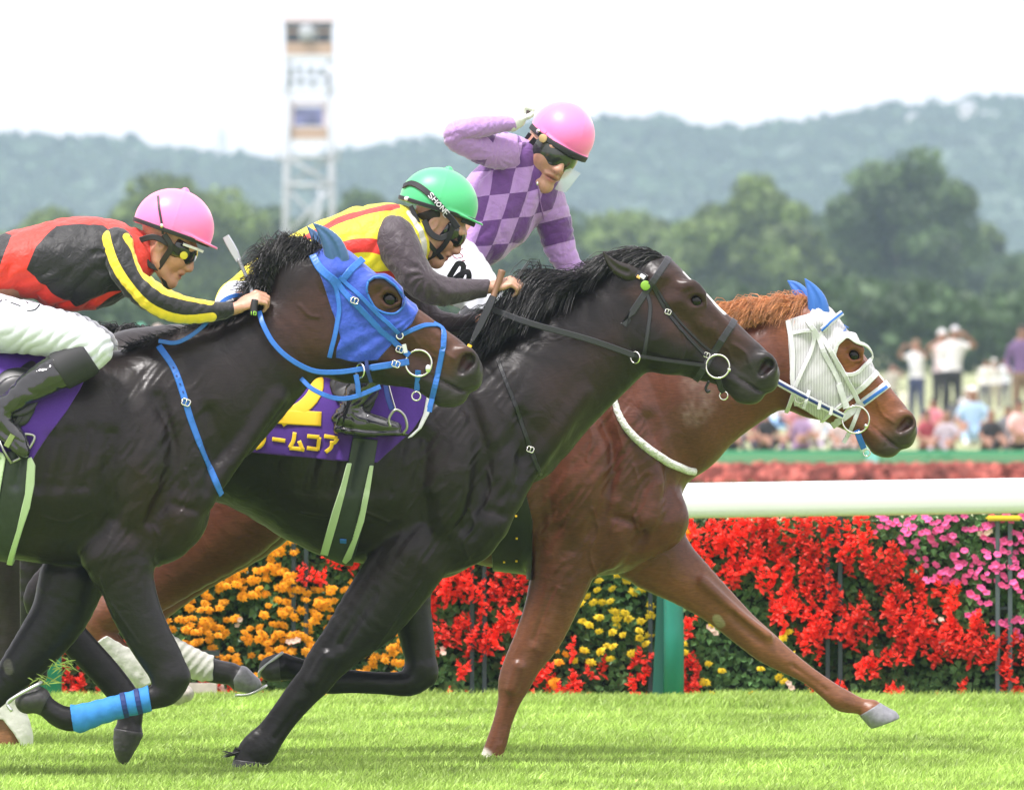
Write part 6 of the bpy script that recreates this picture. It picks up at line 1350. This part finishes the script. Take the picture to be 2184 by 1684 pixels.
bed('flower_bed', 66, 70, .235, 36000, leaf_mat('far_red_petal', (.5, .15, .12), .6, .7, .2, 2.5), 'low far bed of red flowers behind the white rail'); bed('bed_foliage', 63.5, 66, .1, 14000, leaf_mat('far_bed_leaf', (.12, .16, .05), .4, .7, .2, 2), 'low foliage under the far red flowers')
def person_mesh(pose):
    """small whole figure, metres, facing -y; returns mesh with slots skin, top, bottom, hair"""
    Fq = Field([(-.55, .55), (-.75, .45), (-.02, 1.85)], .024); A = lambda L, k=.05: Fq.add([(*p, (p[3] if False else p[3])) if False else p for p in L], k, n=2)
    def C(L, k=.04): Fq.add([(p[0], p[1], p[2], p[3], p[4] if len(p) > 4 else p[3]) for p in L], k, n=2, wref=(0, 1, 0))
    # padding in this field is metric: shrink it
    sit = pose in ('sit', 'sit_lean')
    hz_ = .14 if sit else .88
    dx = .05 if pose in ('stand_turn', 'sit_lean') else 0
    C([(0, 0, hz_, .155, .11), (dx * .5, 0, hz_ + .25, .14, .10), (dx, .0, hz_ + .47, .18, .10), (dx, 0, hz_ + .55, .09, .07)])
    C([(dx, 0, hz_ + .56, .05), (dx, -.01, hz_ + .66, .055)]); C([(dx, -.02, hz_ + .72, .078, .09), (dx, -.02, hz_ + .79, .075, .09)], .03)
    for s in (-1, 1):
        if pose == 'arms_up' or (pose == 'stand_turn' and s > 0): C([(dx + s * .18, 0, hz_ + .48, .055), (dx + s * .3, -.12, hz_ + .5, .045), (dx + s * .14, -.28, hz_ + .66, .035), (dx + s * .06, -.3, hz_ + .72, .04)])
        elif sit: C([(dx + s * .18, 0, hz_ + .47, .055), (dx + s * .25, -.08, hz_ + .26, .045), (dx + s * .1, -.3, hz_ + .22, .035)])
        else: C([(dx + s * .18, 0, hz_ + .47, .055), (dx + s * .24, .02, hz_ + .22, .043), (dx + s * .2, -.1, hz_ + .02, .035)])
        if sit: C([(s * .09, 0, hz_, .09), (s * .18, -.3, .34, .07), (s * .14, -.5, .08, .05), (s * .14, -.6, .04, .045)])
        else: C([(s * .085, 0, .88, .09), (s * .1, -.01, .48, .065), (s * .1 + .02 * s, 0, .09, .045), (s * .1 + .02 * s, -.1, .045, .04)])
    P, Fc = Fq.mesh(); me = mesh_data('person', P, Fc); c = P[Fc].mean(1); z = c[:, 2] - hz_
    mi = np.where(z > .76, 3, np.where((z > .6), 0, np.where(z > .04, 1, 2))); fw = (c[:, 1] < -.05) & (z > .6) & (z < .8); mi[fw & (z < .78)] = 0; mi[(c[:, 1] > .0) & (z > .68)] = 3
    arm = (np.hypot(c[:, 0] - dx, c[:, 1] * .8) > .23) & (z < .75) & (z > -.1) & (c[:, 1] < -.06); mi[arm & (z > .1)] = 0
    mi[(c[:, 2] < .09)] = 3
    if pose != 'arms_up': mi[(z < .12) & (z > .04) & (np.abs(c[:, 0]) > .2)] = 0
    return me, mi.astype(np.int32)
PMESH = {p: person_mesh(p) for p in ('stand', 'arms_up', 'stand_turn', 'sit', 'sit_lean')}
_mc = {}
def cm(kind, c):
    key = (kind, c)
    if key not in _mc: _mc[key] = mat(kind, c, .8)
    return _mc[key]
SKC, HRC = (.3, .16, .11), (.03, .022, .02)
def person(px, ytop, y, pose, top, bot, label, hairc=HRC, base=0, k=1.0, rz=0):
    me = PMESH[pose][0].copy()
    for m_ in (cm('crowd_skin', SKC), cm('crowd_top', top), cm('crowd_bottom', bot), cm('crowd_hair', hairc)): me.materials.append(m_)
    me.polygons.foreach_set('material_index', PMESH[pose][1])
    s_ = (DM + y) / FP; hgt = 1.75 if pose in ('stand', 'arms_up', 'stand_turn') else 1.01
    z1 = CH - (ytop - 692) * s_; kk = max(.55, min(1.15, (z1 - base) / hgt)) * k
    o = link('person', me, None, ((px - 1092) * s_, y, base), label=label, category='person', group='spectators on the infield lawn'); o.scale = (kk * 1.12, kk * 1.12, kk); o.rotation_euler = (0, 0, rz); return o
WHT, BLKc, NAVY, PNK, LIL, LBL, RDc, BGE, GRY, TAN = (.66, .65, .64), (.025, .025, .03), (.04, .05, .11), (.5, .22, .25), (.3, .2, .34), (.35, .5, .65), (.32, .05, .07), (.4, .36, .28), (.16, .16, .18), (.2, .13, .08)
CR_ = [
 (1955, 722, 150, 'arms_up', WHT, NAVY, 'long haired woman in a white top and dark skirt standing with hands raised', TAN),
 (2008, 700, 152, 'arms_up', (.75, .6, .6), BLKc, 'person in a pale cap and pink top standing beside the pair on the stand', (.6, .6, .6)),
 (2030, 693, 150, 'stand_turn', WHT, BLKc, 'person in a grey cap, white shirt and black trousers standing tallest in the crowd', (.5, .5, .52)),
 (1900, 775, 146, 'stand_turn', BGE, BLKc, 'person in a beige top bending behind the chestnut nose', HRC),
 (2182, 690, 140, 'stand', (.14, .08, .18), TAN, 'person in a dark purple shirt at the right edge', HRC),
 (2075, 822, 112, 'sit', LBL, LBL, 'person in a white hat and pale blue shirt sitting facing the track', (.75, .75, .7)),
 (2108, 905, 100, 'sit_lean', BLKc, BLKc, 'person in black with back turned, sitting by the green board', TAN),
 (2150, 880, 108, 'sit', GRY, BLKc, 'person in grey and black sitting at lower right', HRC),
 (2172, 850, 104, 'sit', (.7, .45, .42), BLKc, 'person in salmon sitting at the far right', HRC),
 (2020, 900, 98, 'sit', (.4, .35, .4), BLKc, 'person in mauve grey sitting below the standing pair', TAN),
 (1975, 905, 100, 'sit', RDc, BLKc, 'person in dark red sitting under the chestnut horse nose', HRC),
 (1990, 880, 122, 'sit', (.6, .2, .25), NAVY, 'child in crimson sitting behind the others', HRC),
 (1712, 893, 104, 'sit', LIL, (.25, .15, .3), 'person in mauve sitting below the white mesh hood', HRC),
 (1745, 905, 108, 'sit', WHT, LIL, 'person in white sitting next to the mauve sitter', WHT),
 (1690, 900, 120, 'sit_lean', PNK, LIL, 'person in pink leaning left of the mauve sitter', TAN),
 (1634, 897, 102, 'sit', BLKc, BLKc, 'person in black with a crimson scarf sitting under the horse throat', HRC),
 (1618, 912, 110, 'sit', RDc, BLKc, 'person in dark crimson half hidden by the black clad sitter', HRC),
 (1560, 915, 104, 'sit_lean', NAVY, BLKc, 'person in navy sitting farthest left of the right hand crowd', HRC),
 (1668, 868, 140, 'sit', WHT, NAVY, 'person in white sitting on the blue sheet behind', HRC),
 (1720, 872, 145, 'sit_lean', NAVY, NAVY, 'person in navy sitting far back on the blue sheet', HRC),
 (1800, 930, 100, 'sit', (.5, .4, .38), BLKc, 'person in brown sitting below the bit ring', TAN),
 (1825, 925, 106, 'sit_lean', (.6, .45, .4), GRY, 'person in tan leaning below the chestnut jaw', HRC),
 (2062, 850, 150, 'sit', WHT, GRY, 'small far person in white sitting between the standers and the hat wearer', WHT),
 (2120, 805, 170, 'stand', WHT, BGE, 'far figure in white standing on the lawn', WHT),
 (2100, 820, 168, 'stand_turn', (.7, .68, .62), GRY, 'far figure in cream beside the white one', HRC),
 (2142, 812, 175, 'stand', (.6, .65, .7), GRY, 'far figure in pale grey farthest right on the lawn', HRC),
 (278, 697, 150, 'stand', (.6, .4, .35), GRY, 'spectator with a pinkish shirt seen over the nearest horse withers', TAN),
 (300, 690, 158, 'arms_up', (.15, .5, .35), GRY, 'spectator in green seen left of the dark ear', (.15, .5, .35)),
 (330, 692, 150, 'stand_turn', (.7, .5, .45), WHT, 'spectator in salmon seen right of the dark ear', (.7, .55, .5)),
]
for q in CR_: person(q[0], q[1], q[2], q[3], q[4], q[5], q[6], q[7], rz=rngf.uniform(-.8, .8))
def sheet(px, py, w_, d_, c, lab):
    y = CH * FP / (py - 692) - DM; s_ = (DM + y) / FP; o = boxes('picnic_sheet', [((0, 0, .02), (w_, d_, .03))], mat('picnic_sheet', c, .6), None, ((px - 1092) * s_, y, 0)); o['label'] = lab; o['category'] = 'sheet'
sheet(1620, 902, 1.6, 18, (.25, .5, .8), 'light blue picnic sheet at the left of the crowd'); sheet(1790, 912, 1.7, 14, (.3, .55, .85), 'light blue picnic sheet under the chestnut jaw'); sheet(1660, 884, 2.2, 20, (.65, .72, .8), 'pale grey blue picnic sheet far back'); sheet(2095, 925, 1.8, 10, (.3, .55, .85), 'blue picnic sheet at the right behind the black clad sitter')
def bag(px, py, c, lab):
    y = CH * FP / (py - 692) - DM; s_ = (DM + y) / FP; r = link('bag', None, None, ((px - 1092) * s_, y, 0), label=lab, category='bag'); boxes('bag_body', [((0, 0, .16), (.42, .25, .3))], mat('bag_cloth', c, .8), r, bev=.04); V, Fq = tube([(-.12, 0, .3), (-.08, 0, .42), (.08, 0, .42), (.12, 0, .3)], .015, 6); link('handle', mesh_data('handle', V, Fq, [BLK]), r)
bag(1915, 872, (.7, .68, .55), 'cream bag on the lawn below the bending spectator'); bag(2048, 905, (.12, .12, .14), 'dark bag beside the standing pair')
# ------------------------------------------------------------------ trees
CRW = [leaf_mat('zelkova_leaf', (.07, .12, .04), .5, .6, .3, .35), leaf_mat('zelkova_leaf_pale', (.13, .19, .05), .5, .6, .3, .35), leaf_mat('far_wood_leaf', (.05, .09, .035), .45, .6, .25, .2)]
BARK = mat('grey_bark', (.12, .1, .085), .9, var=.3, vscale=4, bump=.5, bscale=12)
def tree(px, ptop, wid, y, label, seed, mi=0, n=5200, pbot=None, kind='zelkova_tree'):
    s_ = (DM + y) / FP; H = CH - (ptop - 692) * s_; R = wid * s_ / 2; rng = np.random.RandomState(seed); X = (px - 1092) * s_
    r = link(kind, None, None, (X, y, 0), label=label, category='tree', group='trees beyond the infield')
    V, Fq = tube([(0, 0, -.2), (.1, 0, H * .16), (0, .1, H * .34)], [.34, .27, .2], 8); vs, fs = [np.array(V)], list(Fq)
    for q in range(6):
        a_ = q * 1.05 + rng.rand(); e = [(0, 0, H * .2), (math.cos(a_) * R * .3, math.sin(a_) * R * .3, H * .45), (math.cos(a_) * R * .62, math.sin(a_) * R * .62, H * .72)]; V, Fq = tube(e, [.15, .09, .03], 6); b = sum(len(x) for x in vs); vs.append(np.array(V)); fs += [tuple(i + b for i in f) for f in Fq]
    link('trunk', mesh_data('trunk', np.vstack(vs), fs, [BARK]), r)
    m_ = 80; cl = []
    while len(cl) < m_:
        p = rng.uniform(-1, 1, 3)
        if p @ p < 1 and p[2] > -.85: cl.append(p / max(np.linalg.norm(p), .3) * rng.uniform(.55, 1) if rng.rand() < .75 else p)
    cl = np.array(cl); bz = H * .18; cz_ = (H + bz) / 2; hh_ = (H - bz) / 2
    C0 = np.c_[cl[:, 0] * R * .95, cl[:, 1] * R * .95, cz_ + cl[:, 2] * hh_ * .93 + 0 * cl[:, 0]]; C0[:, 0] *= (1 - .25 * np.clip(cl[:, 2], 0, 1) ** 2)
    cr = rng.uniform(.17, .33, m_) * R
    n = int(n * 1.5); i = rng.randint(0, m_, n); d = rng.normal(size=(n, 3)); d /= np.linalg.norm(d, axis=1)[:, None]; P = C0[i] + d * (cr[i] * rng.uniform(.6, 1.05, n))[:, None] * np.array([1.1, 1.1, .8])
    L = rng.uniform(.15, .36, n) * (R / 4) ** .3; a1 = rng.normal(size=(n, 3)); a1 /= np.linalg.norm(a1, axis=1)[:, None]; nn = d + rng.normal(size=(n, 3)) * .5; a2 = np.cross(nn, a1); a2 /= np.linalg.norm(a2, axis=1)[:, None] + 1e-6; a1 = np.cross(a2, nn); a1 /= np.linalg.norm(a1, axis=1)[:, None] + 1e-6
    V = np.stack([P - a1 * L[:, None], P - a2 * L[:, None] * .7, P + a1 * L[:, None], P + a2 * L[:, None] * .7], 1).reshape(-1, 3)
    link('crown', mesh_data('crown', V, np.arange(n * 4).reshape(-1, 4), [CRW[mi]], smooth=False), r)
TR = [
 (1930, 318, 350, 600, 'tallest dark zelkova behind the crowd at right', 1, 0, 14000), (1605, 385, 330, 590, 'broad round zelkova left of the tallest tree', 2, 1, 12000), (1330, 455, 300, 640, 'low zelkova behind the purple sleeve', 3, 1, 7000),
 (2190, 560, 190, 560, 'zelkova cut by the right edge', 4, 0, 6000), (2110, 470, 130, 700, 'small pale tree right of the tallest zelkova', 5, 1, 3000), (380, 370, 340, 590, 'broad zelkova above the pink capped rider', 6, 1, 10000), (120, 455, 260, 620, 'pale tree at the left above the red silks', 7, 1, 7000),
 (-40, 500, 240, 600, 'tree at the left edge', 8, 1, 5000), (570, 440, 180, 640, 'tree left of the white tower', 9, 0, 4500), (800, 388, 240, 610, 'tree behind the green cap', 10, 0, 8000), (1010, 420, 240, 640, 'tree behind the yellow and red silks', 11, 0, 6000), (1170, 440, 220, 620, 'tree hidden mostly by the purple rider', 12, 0, 4500), (660, 470, 160, 680, 'low tree seen through the tower legs', 13, 0, 3000)]
for q in TR: tree(q[0], q[1], q[2], q[3], q[4], q[5], q[6], q[7])
def wood(name, y0, y1, pz, n, m_, lab, sz=(.25, .6)):
    rng = np.random.RandomState(77); y = rng.uniform(y0, y1, n); s_ = (DM + y) / FP; px = rng.uniform(-900, 3100, n)
    top = CH - (np.interp(px, [-200, 100, 380, 560, 800, 1100, 1330, 1600, 1930, 2110, 2400], pz) + 22 * vnoise(np.c_[px, y, 0 * y], 60) - 692) * s_; z = top * np.sqrt(rng.rand(n)) * 1.0; X = (px - 1092) * s_; P = np.c_[X, y, z]
    a1 = rng.normal(size=(n, 3)); a1 /= np.linalg.norm(a1, axis=1)[:, None]; a2 = np.cross(a1, rng.normal(size=(n, 3))); a2 /= np.linalg.norm(a2, axis=1)[:, None]; L = rng.uniform(*sz, n)[:, None]
    V = np.stack([P - a1 * L, P - a2 * L * .7, P + a1 * L, P + a2 * L * .7], 1).reshape(-1, 3); link(name, mesh_data(name, V, np.arange(n * 4).reshape(-1, 4), [m_], smooth=False), None, None, kind='stuff', label=lab)
wood('far_wood', 660, 740, [520, 490, 470, 490, 450, 470, 520, 470, 450, 560, 520], 100000, CRW[2], 'dense dark wood behind the single trees')
wood('undergrowth', 335, 372, [640, 640, 640, 640, 640, 640, 630, 620, 610, 630, 640], 60000, CRW[2], 'dark undergrowth at the foot of the trees', (.14, .34))
# ------------------------------------------------------------------ hills
SKX = [-900, -300, 0, 50, 90, 150, 200, 260, 320, 345, 440, 540, 600, 660, 720, 800, 880, 960, 1040, 1100, 1200, 1300, 1370, 1430, 1490, 1600, 1640, 1700, 1760, 1830, 1900, 1980, 2080, 2130, 2184, 2500, 3200]
SKY_ = [330, 310, 303, 296, 290, 298, 296, 305, 312, 318, 326, 345, 348, 338, 326, 318, 312, 300, 285, 270, 262, 252, 258, 262, 276, 280, 268, 272, 262, 250, 236, 234, 216, 226, 224, 260, 330]
HLY = 2600.0
HM = mat('wooded_hill', (.045, .075, .045), .95, var=.8, vscale=.09)
def hill_z(X, Y):
    s_ = (DM + HLY) / FP; px = X / s_ + 1092; top = CH - (np.interp(px, SKX, SKY_) + 24 - 692) * s_; f = np.clip((Y - 1900) / (HLY - 1900), 0, 1.0); back = np.clip((Y - HLY) / 500, 0, 1)
    q = np.stack([X, Y, X * 0], -1).reshape(-1, 3); q2 = q * np.array([1, .3, 1]); n = (vnoise(q2, 24) * 1.3 + np.abs(vnoise(q2 + 40, 9)) * 2.4 + (1 - np.abs(vnoise(q2 + 90, 4.2)) * 1.6) * 1.5 - 1.2 + vnoise(q, 70) * 8 * np.sin(np.clip(f, 0, 1).ravel() * math.pi)).reshape(X.shape)
    return np.maximum(-2, top * (f * f * (3 - 2 * f)) * (1 - .6 * back) + n * np.minimum(f, 1))
grid_mesh('wooded_hills', -235, 235, 1880, 3000, 500, 260, hill_z, HM, kind='structure')
def canopy():
    rng = np.random.RandomState(9); nc = 5200; px = rng.uniform(-500, 2700, nc); s0 = (DM + HLY) / FP; Y = 1900 + 700 * np.sqrt(rng.uniform(.1, 1, nc)); Y[:700] = HLY - rng.uniform(0, 20, 700)
    X = (px - 1092) * s0; Z = hill_z(X[:, None], Y[:, None])[:, 0]; R = rng.uniform(1.6, 3.4, nc) * np.where(rng.rand(nc) < .12, 1.5, 1)
    k = 26; i = np.repeat(np.arange(nc), k); n = nc * k; d = rng.normal(size=(n, 3)); d[:, 2] = np.abs(d[:, 2]); d[:, 1] = -np.abs(d[:, 1]); d /= np.linalg.norm(d, axis=1)[:, None]
    P = np.c_[X[i], Y[i], Z[i] - .6 * R[i] + .3] + d * (R[i] * rng.uniform(.8, 1.05, n))[:, None] * np.array([1, 1, 1.15]); a1 = rng.normal(size=(n, 3)); a1 /= np.linalg.norm(a1, axis=1)[:, None]; a2 = np.cross(d + rng.normal(size=(n, 3)) * .4, a1); a2 /= np.linalg.norm(a2, axis=1)[:, None] + 1e-6; L = (R[i] * rng.uniform(.25, .5, n))[:, None]
    V = np.stack([P - a1 * L, P - a2 * L, P + a1 * L, P + a2 * L], 1).reshape(-1, 3); link('hill_forest', mesh_data('hill_forest', V, np.arange(n * 4).reshape(-1, 4), [leaf_mat('hill_leaf', (.04, .072, .035), .5, .7, .2, .06)], smooth=False), None, None, kind='stuff', label='forest canopy covering the far hills')
canopy()
def house(px, py, w_, lab, y=2480):
    s_ = (DM + y) / FP; x = (px - 1092) * s_; z = CH - (py - 692) * s_; r = link('hill_house', None, None, (x, y, z - w_ * .4), label=lab, category='house', group='pale houses on the hill')
    boxes('wall', [((0, 0, w_ * .4), (w_, w_, w_ * .8))], mat('pale_render', (.75, .72, .7), .8) if 'pale_render' not in bpy.data.materials else bpy.data.materials['pale_render'], r)
    h = w_ * .8; me = mesh_data('roof', [(-w_ * .55, -w_ * .55, h), (w_ * .55, -w_ * .55, h), (w_ * .55, w_ * .55, h), (-w_ * .55, w_ * .55, h), (-w_ * .4, 0, h * 1.35), (w_ * .4, 0, h * 1.35)], [(0, 1, 5, 4), (2, 3, 4, 5), (1, 2, 5), (3, 0, 4), (3, 2, 1, 0)], [mat('grey_roof', (.3, .3, .32), .7) if 'grey_roof' not in bpy.data.materials else bpy.data.materials['grey_roof']], smooth=False); link('roof', me, r)
    boxes('window', [((q * w_ * .28, -w_ * .505, w_ * .45), (w_ * .2, .05, w_ * .2)) for q in (-1, 1)], GOG, r)
for px, py, w_, lab in ((2062, 240, 3.4, 'pale house near the top of the right hand hill'), (2108, 262, 3.6, 'second pale house, a little lower at the upper right'), (1950, 262, 3, 'pale house left of the highest hilltop'), (1730, 300, 2.4, 'small pale house in the middle of the hill'), (275, 345, 3, 'pale house on the left hill above the pink cap'), (2150, 480, 4.2, 'pale house low on the slope right of the tallest tree'), (2120, 505, 3.4, 'lowest pale house right of the tallest tree')): house(px, py, w_, lab)
# pylon on the skyline
def lattice(name, lab, px, ptop, pbot, y, hw0, hw1, m_, r_, lv, cat):
    s_ = (DM + y) / FP; X = (px - 1092) * s_; zt = CH - (ptop - 692) * s_; zb = CH - (pbot - 692) * s_; r = link(name, None, None, (X, y, zb), label=lab, category=cat); H = zt - zb; V0 = []; F0 = []
    def st(a, b):
        V, Fq = tube([a, ((a[0] + b[0]) / 2, (a[1] + b[1]) / 2, (a[2] + b[2]) / 2), b], r_, 5); k = len(V0); V0.extend([tuple(v) for v in V]); F0.extend([tuple(i + k for i in f) for f in Fq])
    w_ = lambda z: hw0 + (hw1 - hw0) * z / H
    for i in range(lv):
        z0, z1 = H * i / lv, H * (i + 1) / lv
        for sx, sy in ((1, 1), (1, -1), (-1, 1), (-1, -1)): st((sx * w_(z0), sy * w_(z0), z0), (sx * w_(z1), sy * w_(z1), z1))
        for sy in (1, -1): st((-w_(z0), sy * w_(z0), z0), (w_(z1), sy * w_(z1), z1)); st((-w_(z1), sy * w_(z1), z1), (w_(z1), sy * w_(z1), z1))
    link('lattice', mesh_data('lattice', V0, F0, [m_]), r); return r, H
WS = mat('white_painted_steel', (.4, .43, .46), .5)
py_, _h = lattice('power_pylon', 'faint lattice pylon on the skyline left of the tower', 474, 268, 345, 2500, 1.5, .3, WS, .12, 6, 'pylon')
for z_ in (.55, .75): boxes('cross_arm', [((0, 0, _h * z_), (3.4, .25, .25))], WS, py_)
# ------------------------------------------------------------------ patrol tower
TY = 400.0; TS = (DM + TY) / FP; tz = lambda v: CH - (v - 692) * TS; tx = lambda u: (u - 660) * TS
tw = link('patrol_tower', None, None, ((660 - 1092) * TS, TY, 0), label='white steel patrol tower with a cabin on top and a second cabin half way up', category='tower')
CAB = mat('tan_cabin_panel', (.42, .3, .22), .7); ROOF = mat('pale_pink_roof', (.72, .62, .66), .6); DKG = mat('dark_cabin_window', (.03, .035, .05), .3); PALE = mat('pale_steel_deck', (.6, .64, .68), .6); SCR = mat('violet_blue_screen', (.2, .21, .42), .4, var=.8, vscale=1.5)
hw = (711 - 607) / 2 * TS
def beam(a, b, r_, name='brace', m_=None):
    V, Fq = tube([a, tuple((a[i] + b[i]) / 2 for i in range(3)), b], r_, 6); link(name, mesh_data(name, V, Fq, [m_ or WS]), tw)
for sx in (-1, 1):
    for sy in (-1, 1): beam((sx * hw * 1.06, sy * hw, 0), (sx * hw * .84, sy * hw * .9, tz(130)), .13 if sy < 0 else .1, 'leg')
LV = [760, 660, 590, 515, 395, 335]
for v in LV:
    for sy in (-1, 1): beam((-hw * 1.02, sy * hw, tz(v)), (hw * 1.02, sy * hw, tz(v)), .09, 'girder')
for v0, v1, fl in ((660, 590, 1), (590, 515, -1), (505, 400, 1), (395, 335, -1)):
    beam((-hw * .98 * fl, -hw, tz(v0)), (hw * .95 * fl, -hw, tz(v1)), .08); beam((hw * .98 * fl, hw, tz(v0)), (-hw * .95 * fl, hw, tz(v1)), .06)
beam((-hw * .3, -hw, tz(515)), (hw * .5, -hw, tz(440)), .07); beam((hw * .45, -hw, tz(515)), (hw * .45, -hw, tz(400)), .07)
def tb(name, u0, u1, v0, v1, m_, dep=1.0, yo=0): return boxes(name, [((tx((u0 + u1) / 2), yo, (tz(v0) + tz(v1)) / 2), ((u1 - u0) * TS, hw * 2 * dep, abs(tz(v0) - tz(v1))))], m_, tw)
tb('upper_deck', 607, 712, 118, 128, PALE, 1.06); tb('upper_cabin_panel', 609, 710, 92, 118, CAB); tb('upper_cabin_window', 611, 708, 56, 92, DKG, .94); tb('window_rail', 610, 709, 66, 71, CAB, .99)
for u in (610, 642, 676, 708): tb('cabin_post', u - 1.5, u + 1.5, 48, 92, WS, 1.0)
tb('upper_roof', 604, 714, 34, 48, ROOF, 1.1); tb('roof_edge', 606, 712, 48, 53, GRY and mat('grey_edge', (.3, .3, .33), .6), 1.04)
d_ = link('dish', None, tw); d_me = None
bm = bmesh.new(); bmesh.ops.create_uvsphere(bm, u_segments=20, v_segments=10, radius=1, matrix=Matrix.Translation((tx(655), -hw * 1.12, tz(71))) @ Matrix.Diagonal((17 * TS, 6 * TS, 17 * TS, 1))); me = bpy.data.meshes.new('round_dish'); bm.to_mesh(me); bm.free(); me.materials.append(WS); bpy.data.objects.remove(d_); link('round_dish', me, tw)
tb('mid_walk', 612, 708, 190, 196, PALE, 1.1); tb('handrail', 612, 708, 158, 161, WS, 1.12); tb('handrail', 612, 708, 174, 177, WS, 1.12)
for u, v in ((620, 150), (640, 148), (664, 150), (686, 152), (618, 178), (642, 176), (668, 178)):
    b = boxes('floodlight', [((tx(u), -hw, tz(v)), (.2, .22, .22))], mat('lamp_housing', (.12, .16, .15), .6) if 'lamp_housing' not in bpy.data.materials else bpy.data.materials['lamp_housing'], tw)
tb('lower_roof', 617, 702, 216, 224, ROOF, .92); tb('screen', 626, 692, 230, 268, SCR, .7, -.05); tb('lower_cabin_post', 620, 628, 224, 272, ROOF, .82); tb('lower_cabin_post', 690, 697, 224, 272, ROOF, .82); tb('lower_cabin_panel', 620, 698, 272, 298, CAB, .84); tb('lower_deck', 616, 702, 298, 305, PALE, .95)
for u, s in ((594, -1), (722, 1)): beam((tx(u), -hw, tz(345)), (tx(u), -hw, tz(300)), .05, 'side_mast'); beam((tx(u), -hw, tz(340)), (tx(u - s * 12), -hw, tz(340)), .05, 'side_arm')
for u, s in ((592, -1), (726, 1)): beam((tx(u), -hw, tz(192)), (tx(u - s * 18), -hw, tz(192)), .05, 'side_arm')
# ------------------------------------------------------------------ fourth horse, just behind
rear = Horse('racehorse', 'trailing bay racehorse mostly hidden with its pricked ear, mane and white wrapped hoof showing', 2.1, ((-700, 520), (560, 1680), (-190, 190)), None, h=6)
Fq = rear.F; HT = HeadT((345, 720), (520, 935), 1.0)
horse_head(Fq, HT)
Fq.add(pairs([(318, 722, 290, 880, 46, 0), (240, 712, 250, 900, 58, 0), (150, 715, 200, 960, 66, 0), (60, 725, 150, 1010, 85, 0), (-30, 735, 80, 1060, 104, 0)]), 30)
Fq.add([(-60, 985, 0, 225, 150), (-220, 965, 0, 220, 160), (-400, 930, 0, 195, 150), (-540, 920, 0, 150, 120)], 40, n=2)
for L in ([(0, 1180, -70, 60, 46), (20, 1320, -70, 40, 30), (20, 1420, -70, 34, 28), (14, 1500, -70, 30, 24), (24, 1570, -70, 38, 30), (20, 1618, -70, 34, 30)], [(-60, 1180, 70, 60, 46), (-100, 1320, 70, 36, 28), (-90, 1450, 70, 24, 20), (-130, 1560, 70, 22, 22)], [(-520, 1000, -60, 100, 70), (-560, 1200, -80, 50, 40), (-520, 1400, -80, 26, 22), (-500, 1600, -80, 26, 24)], [(-520, 1000, 60, 100, 70), (-600, 1200, 80, 50, 40), (-600, 1400, 80, 26, 22), (-620, 1600, 80, 26, 24)]): Fq.add(L, 20)
Fq.add([(322, 728, -24, 17, 11), (312, 712, -26, 15, 8), (304, 692, -28, 3, 3)], 6); Fq.add([(330, 722, 26, 14, 10), (326, 705, 28, 12, 7), (324, 694, 28, 3, 3)], 6)
def rear_paint(C, P): mixc(C, sstep(1420, 1500, P[:, 1]), (.22, .1, .045))
rear.finish((.022, .016, .014), (.014, .012, .011), M['coat'], rear_paint)
rear.shell('leg_wrap', [(-30, 1470), (60, 1490), (76, 1535), (76, 1590), (60, 1604), (34, 1560), (10, 1530), (-30, 1530)], 12, M['bandage'], wr=(-130, -20))
CRR = [(345, 712), (290, 706), (230, 708), (150, 714)]
hair(rear.t, 'mane', range(500), lambda rng, q: (lambda u, v, L, a, up: [(u, v + 12, rng.uniform(-10, 10)), (u - L * .4, v - up, rng.uniform(-24, 0)), (u - L, v - up * .4 + rng.uniform(-4, 22), rng.uniform(-44, -10))])(*along(CRR, rng.random()), rng.uniform(20, 55), 0, rng.uniform(2, 16)), M['mane_black'], 1.6, seed=31)
# ------------------------------------------------------------------ the air
hz = boxes('haze', [((0, 1480, 34), (900, 3100, 70.0))], TURF); hz['kind'] = 'stuff'; hz.data.materials.clear()
hm = bpy.data.materials.new('haze_air'); hm.use_nodes = True; hn = hm.node_tree; hn.nodes.clear(); o_ = hn.nodes.new('ShaderNodeOutputMaterial'); v_ = hn.nodes.new('ShaderNodeVolumePrincipled'); v_.inputs['Color'].default_value = (.6, .79, 1, 1); v_.inputs['Density'].default_value = .0002; v_.inputs['Anisotropy'].default_value = .2
hn.links.new(v_.outputs[0], o_.inputs['Volume']); hz.data.materials.append(hm)
print('script time', round(time.time() - T0, 1))
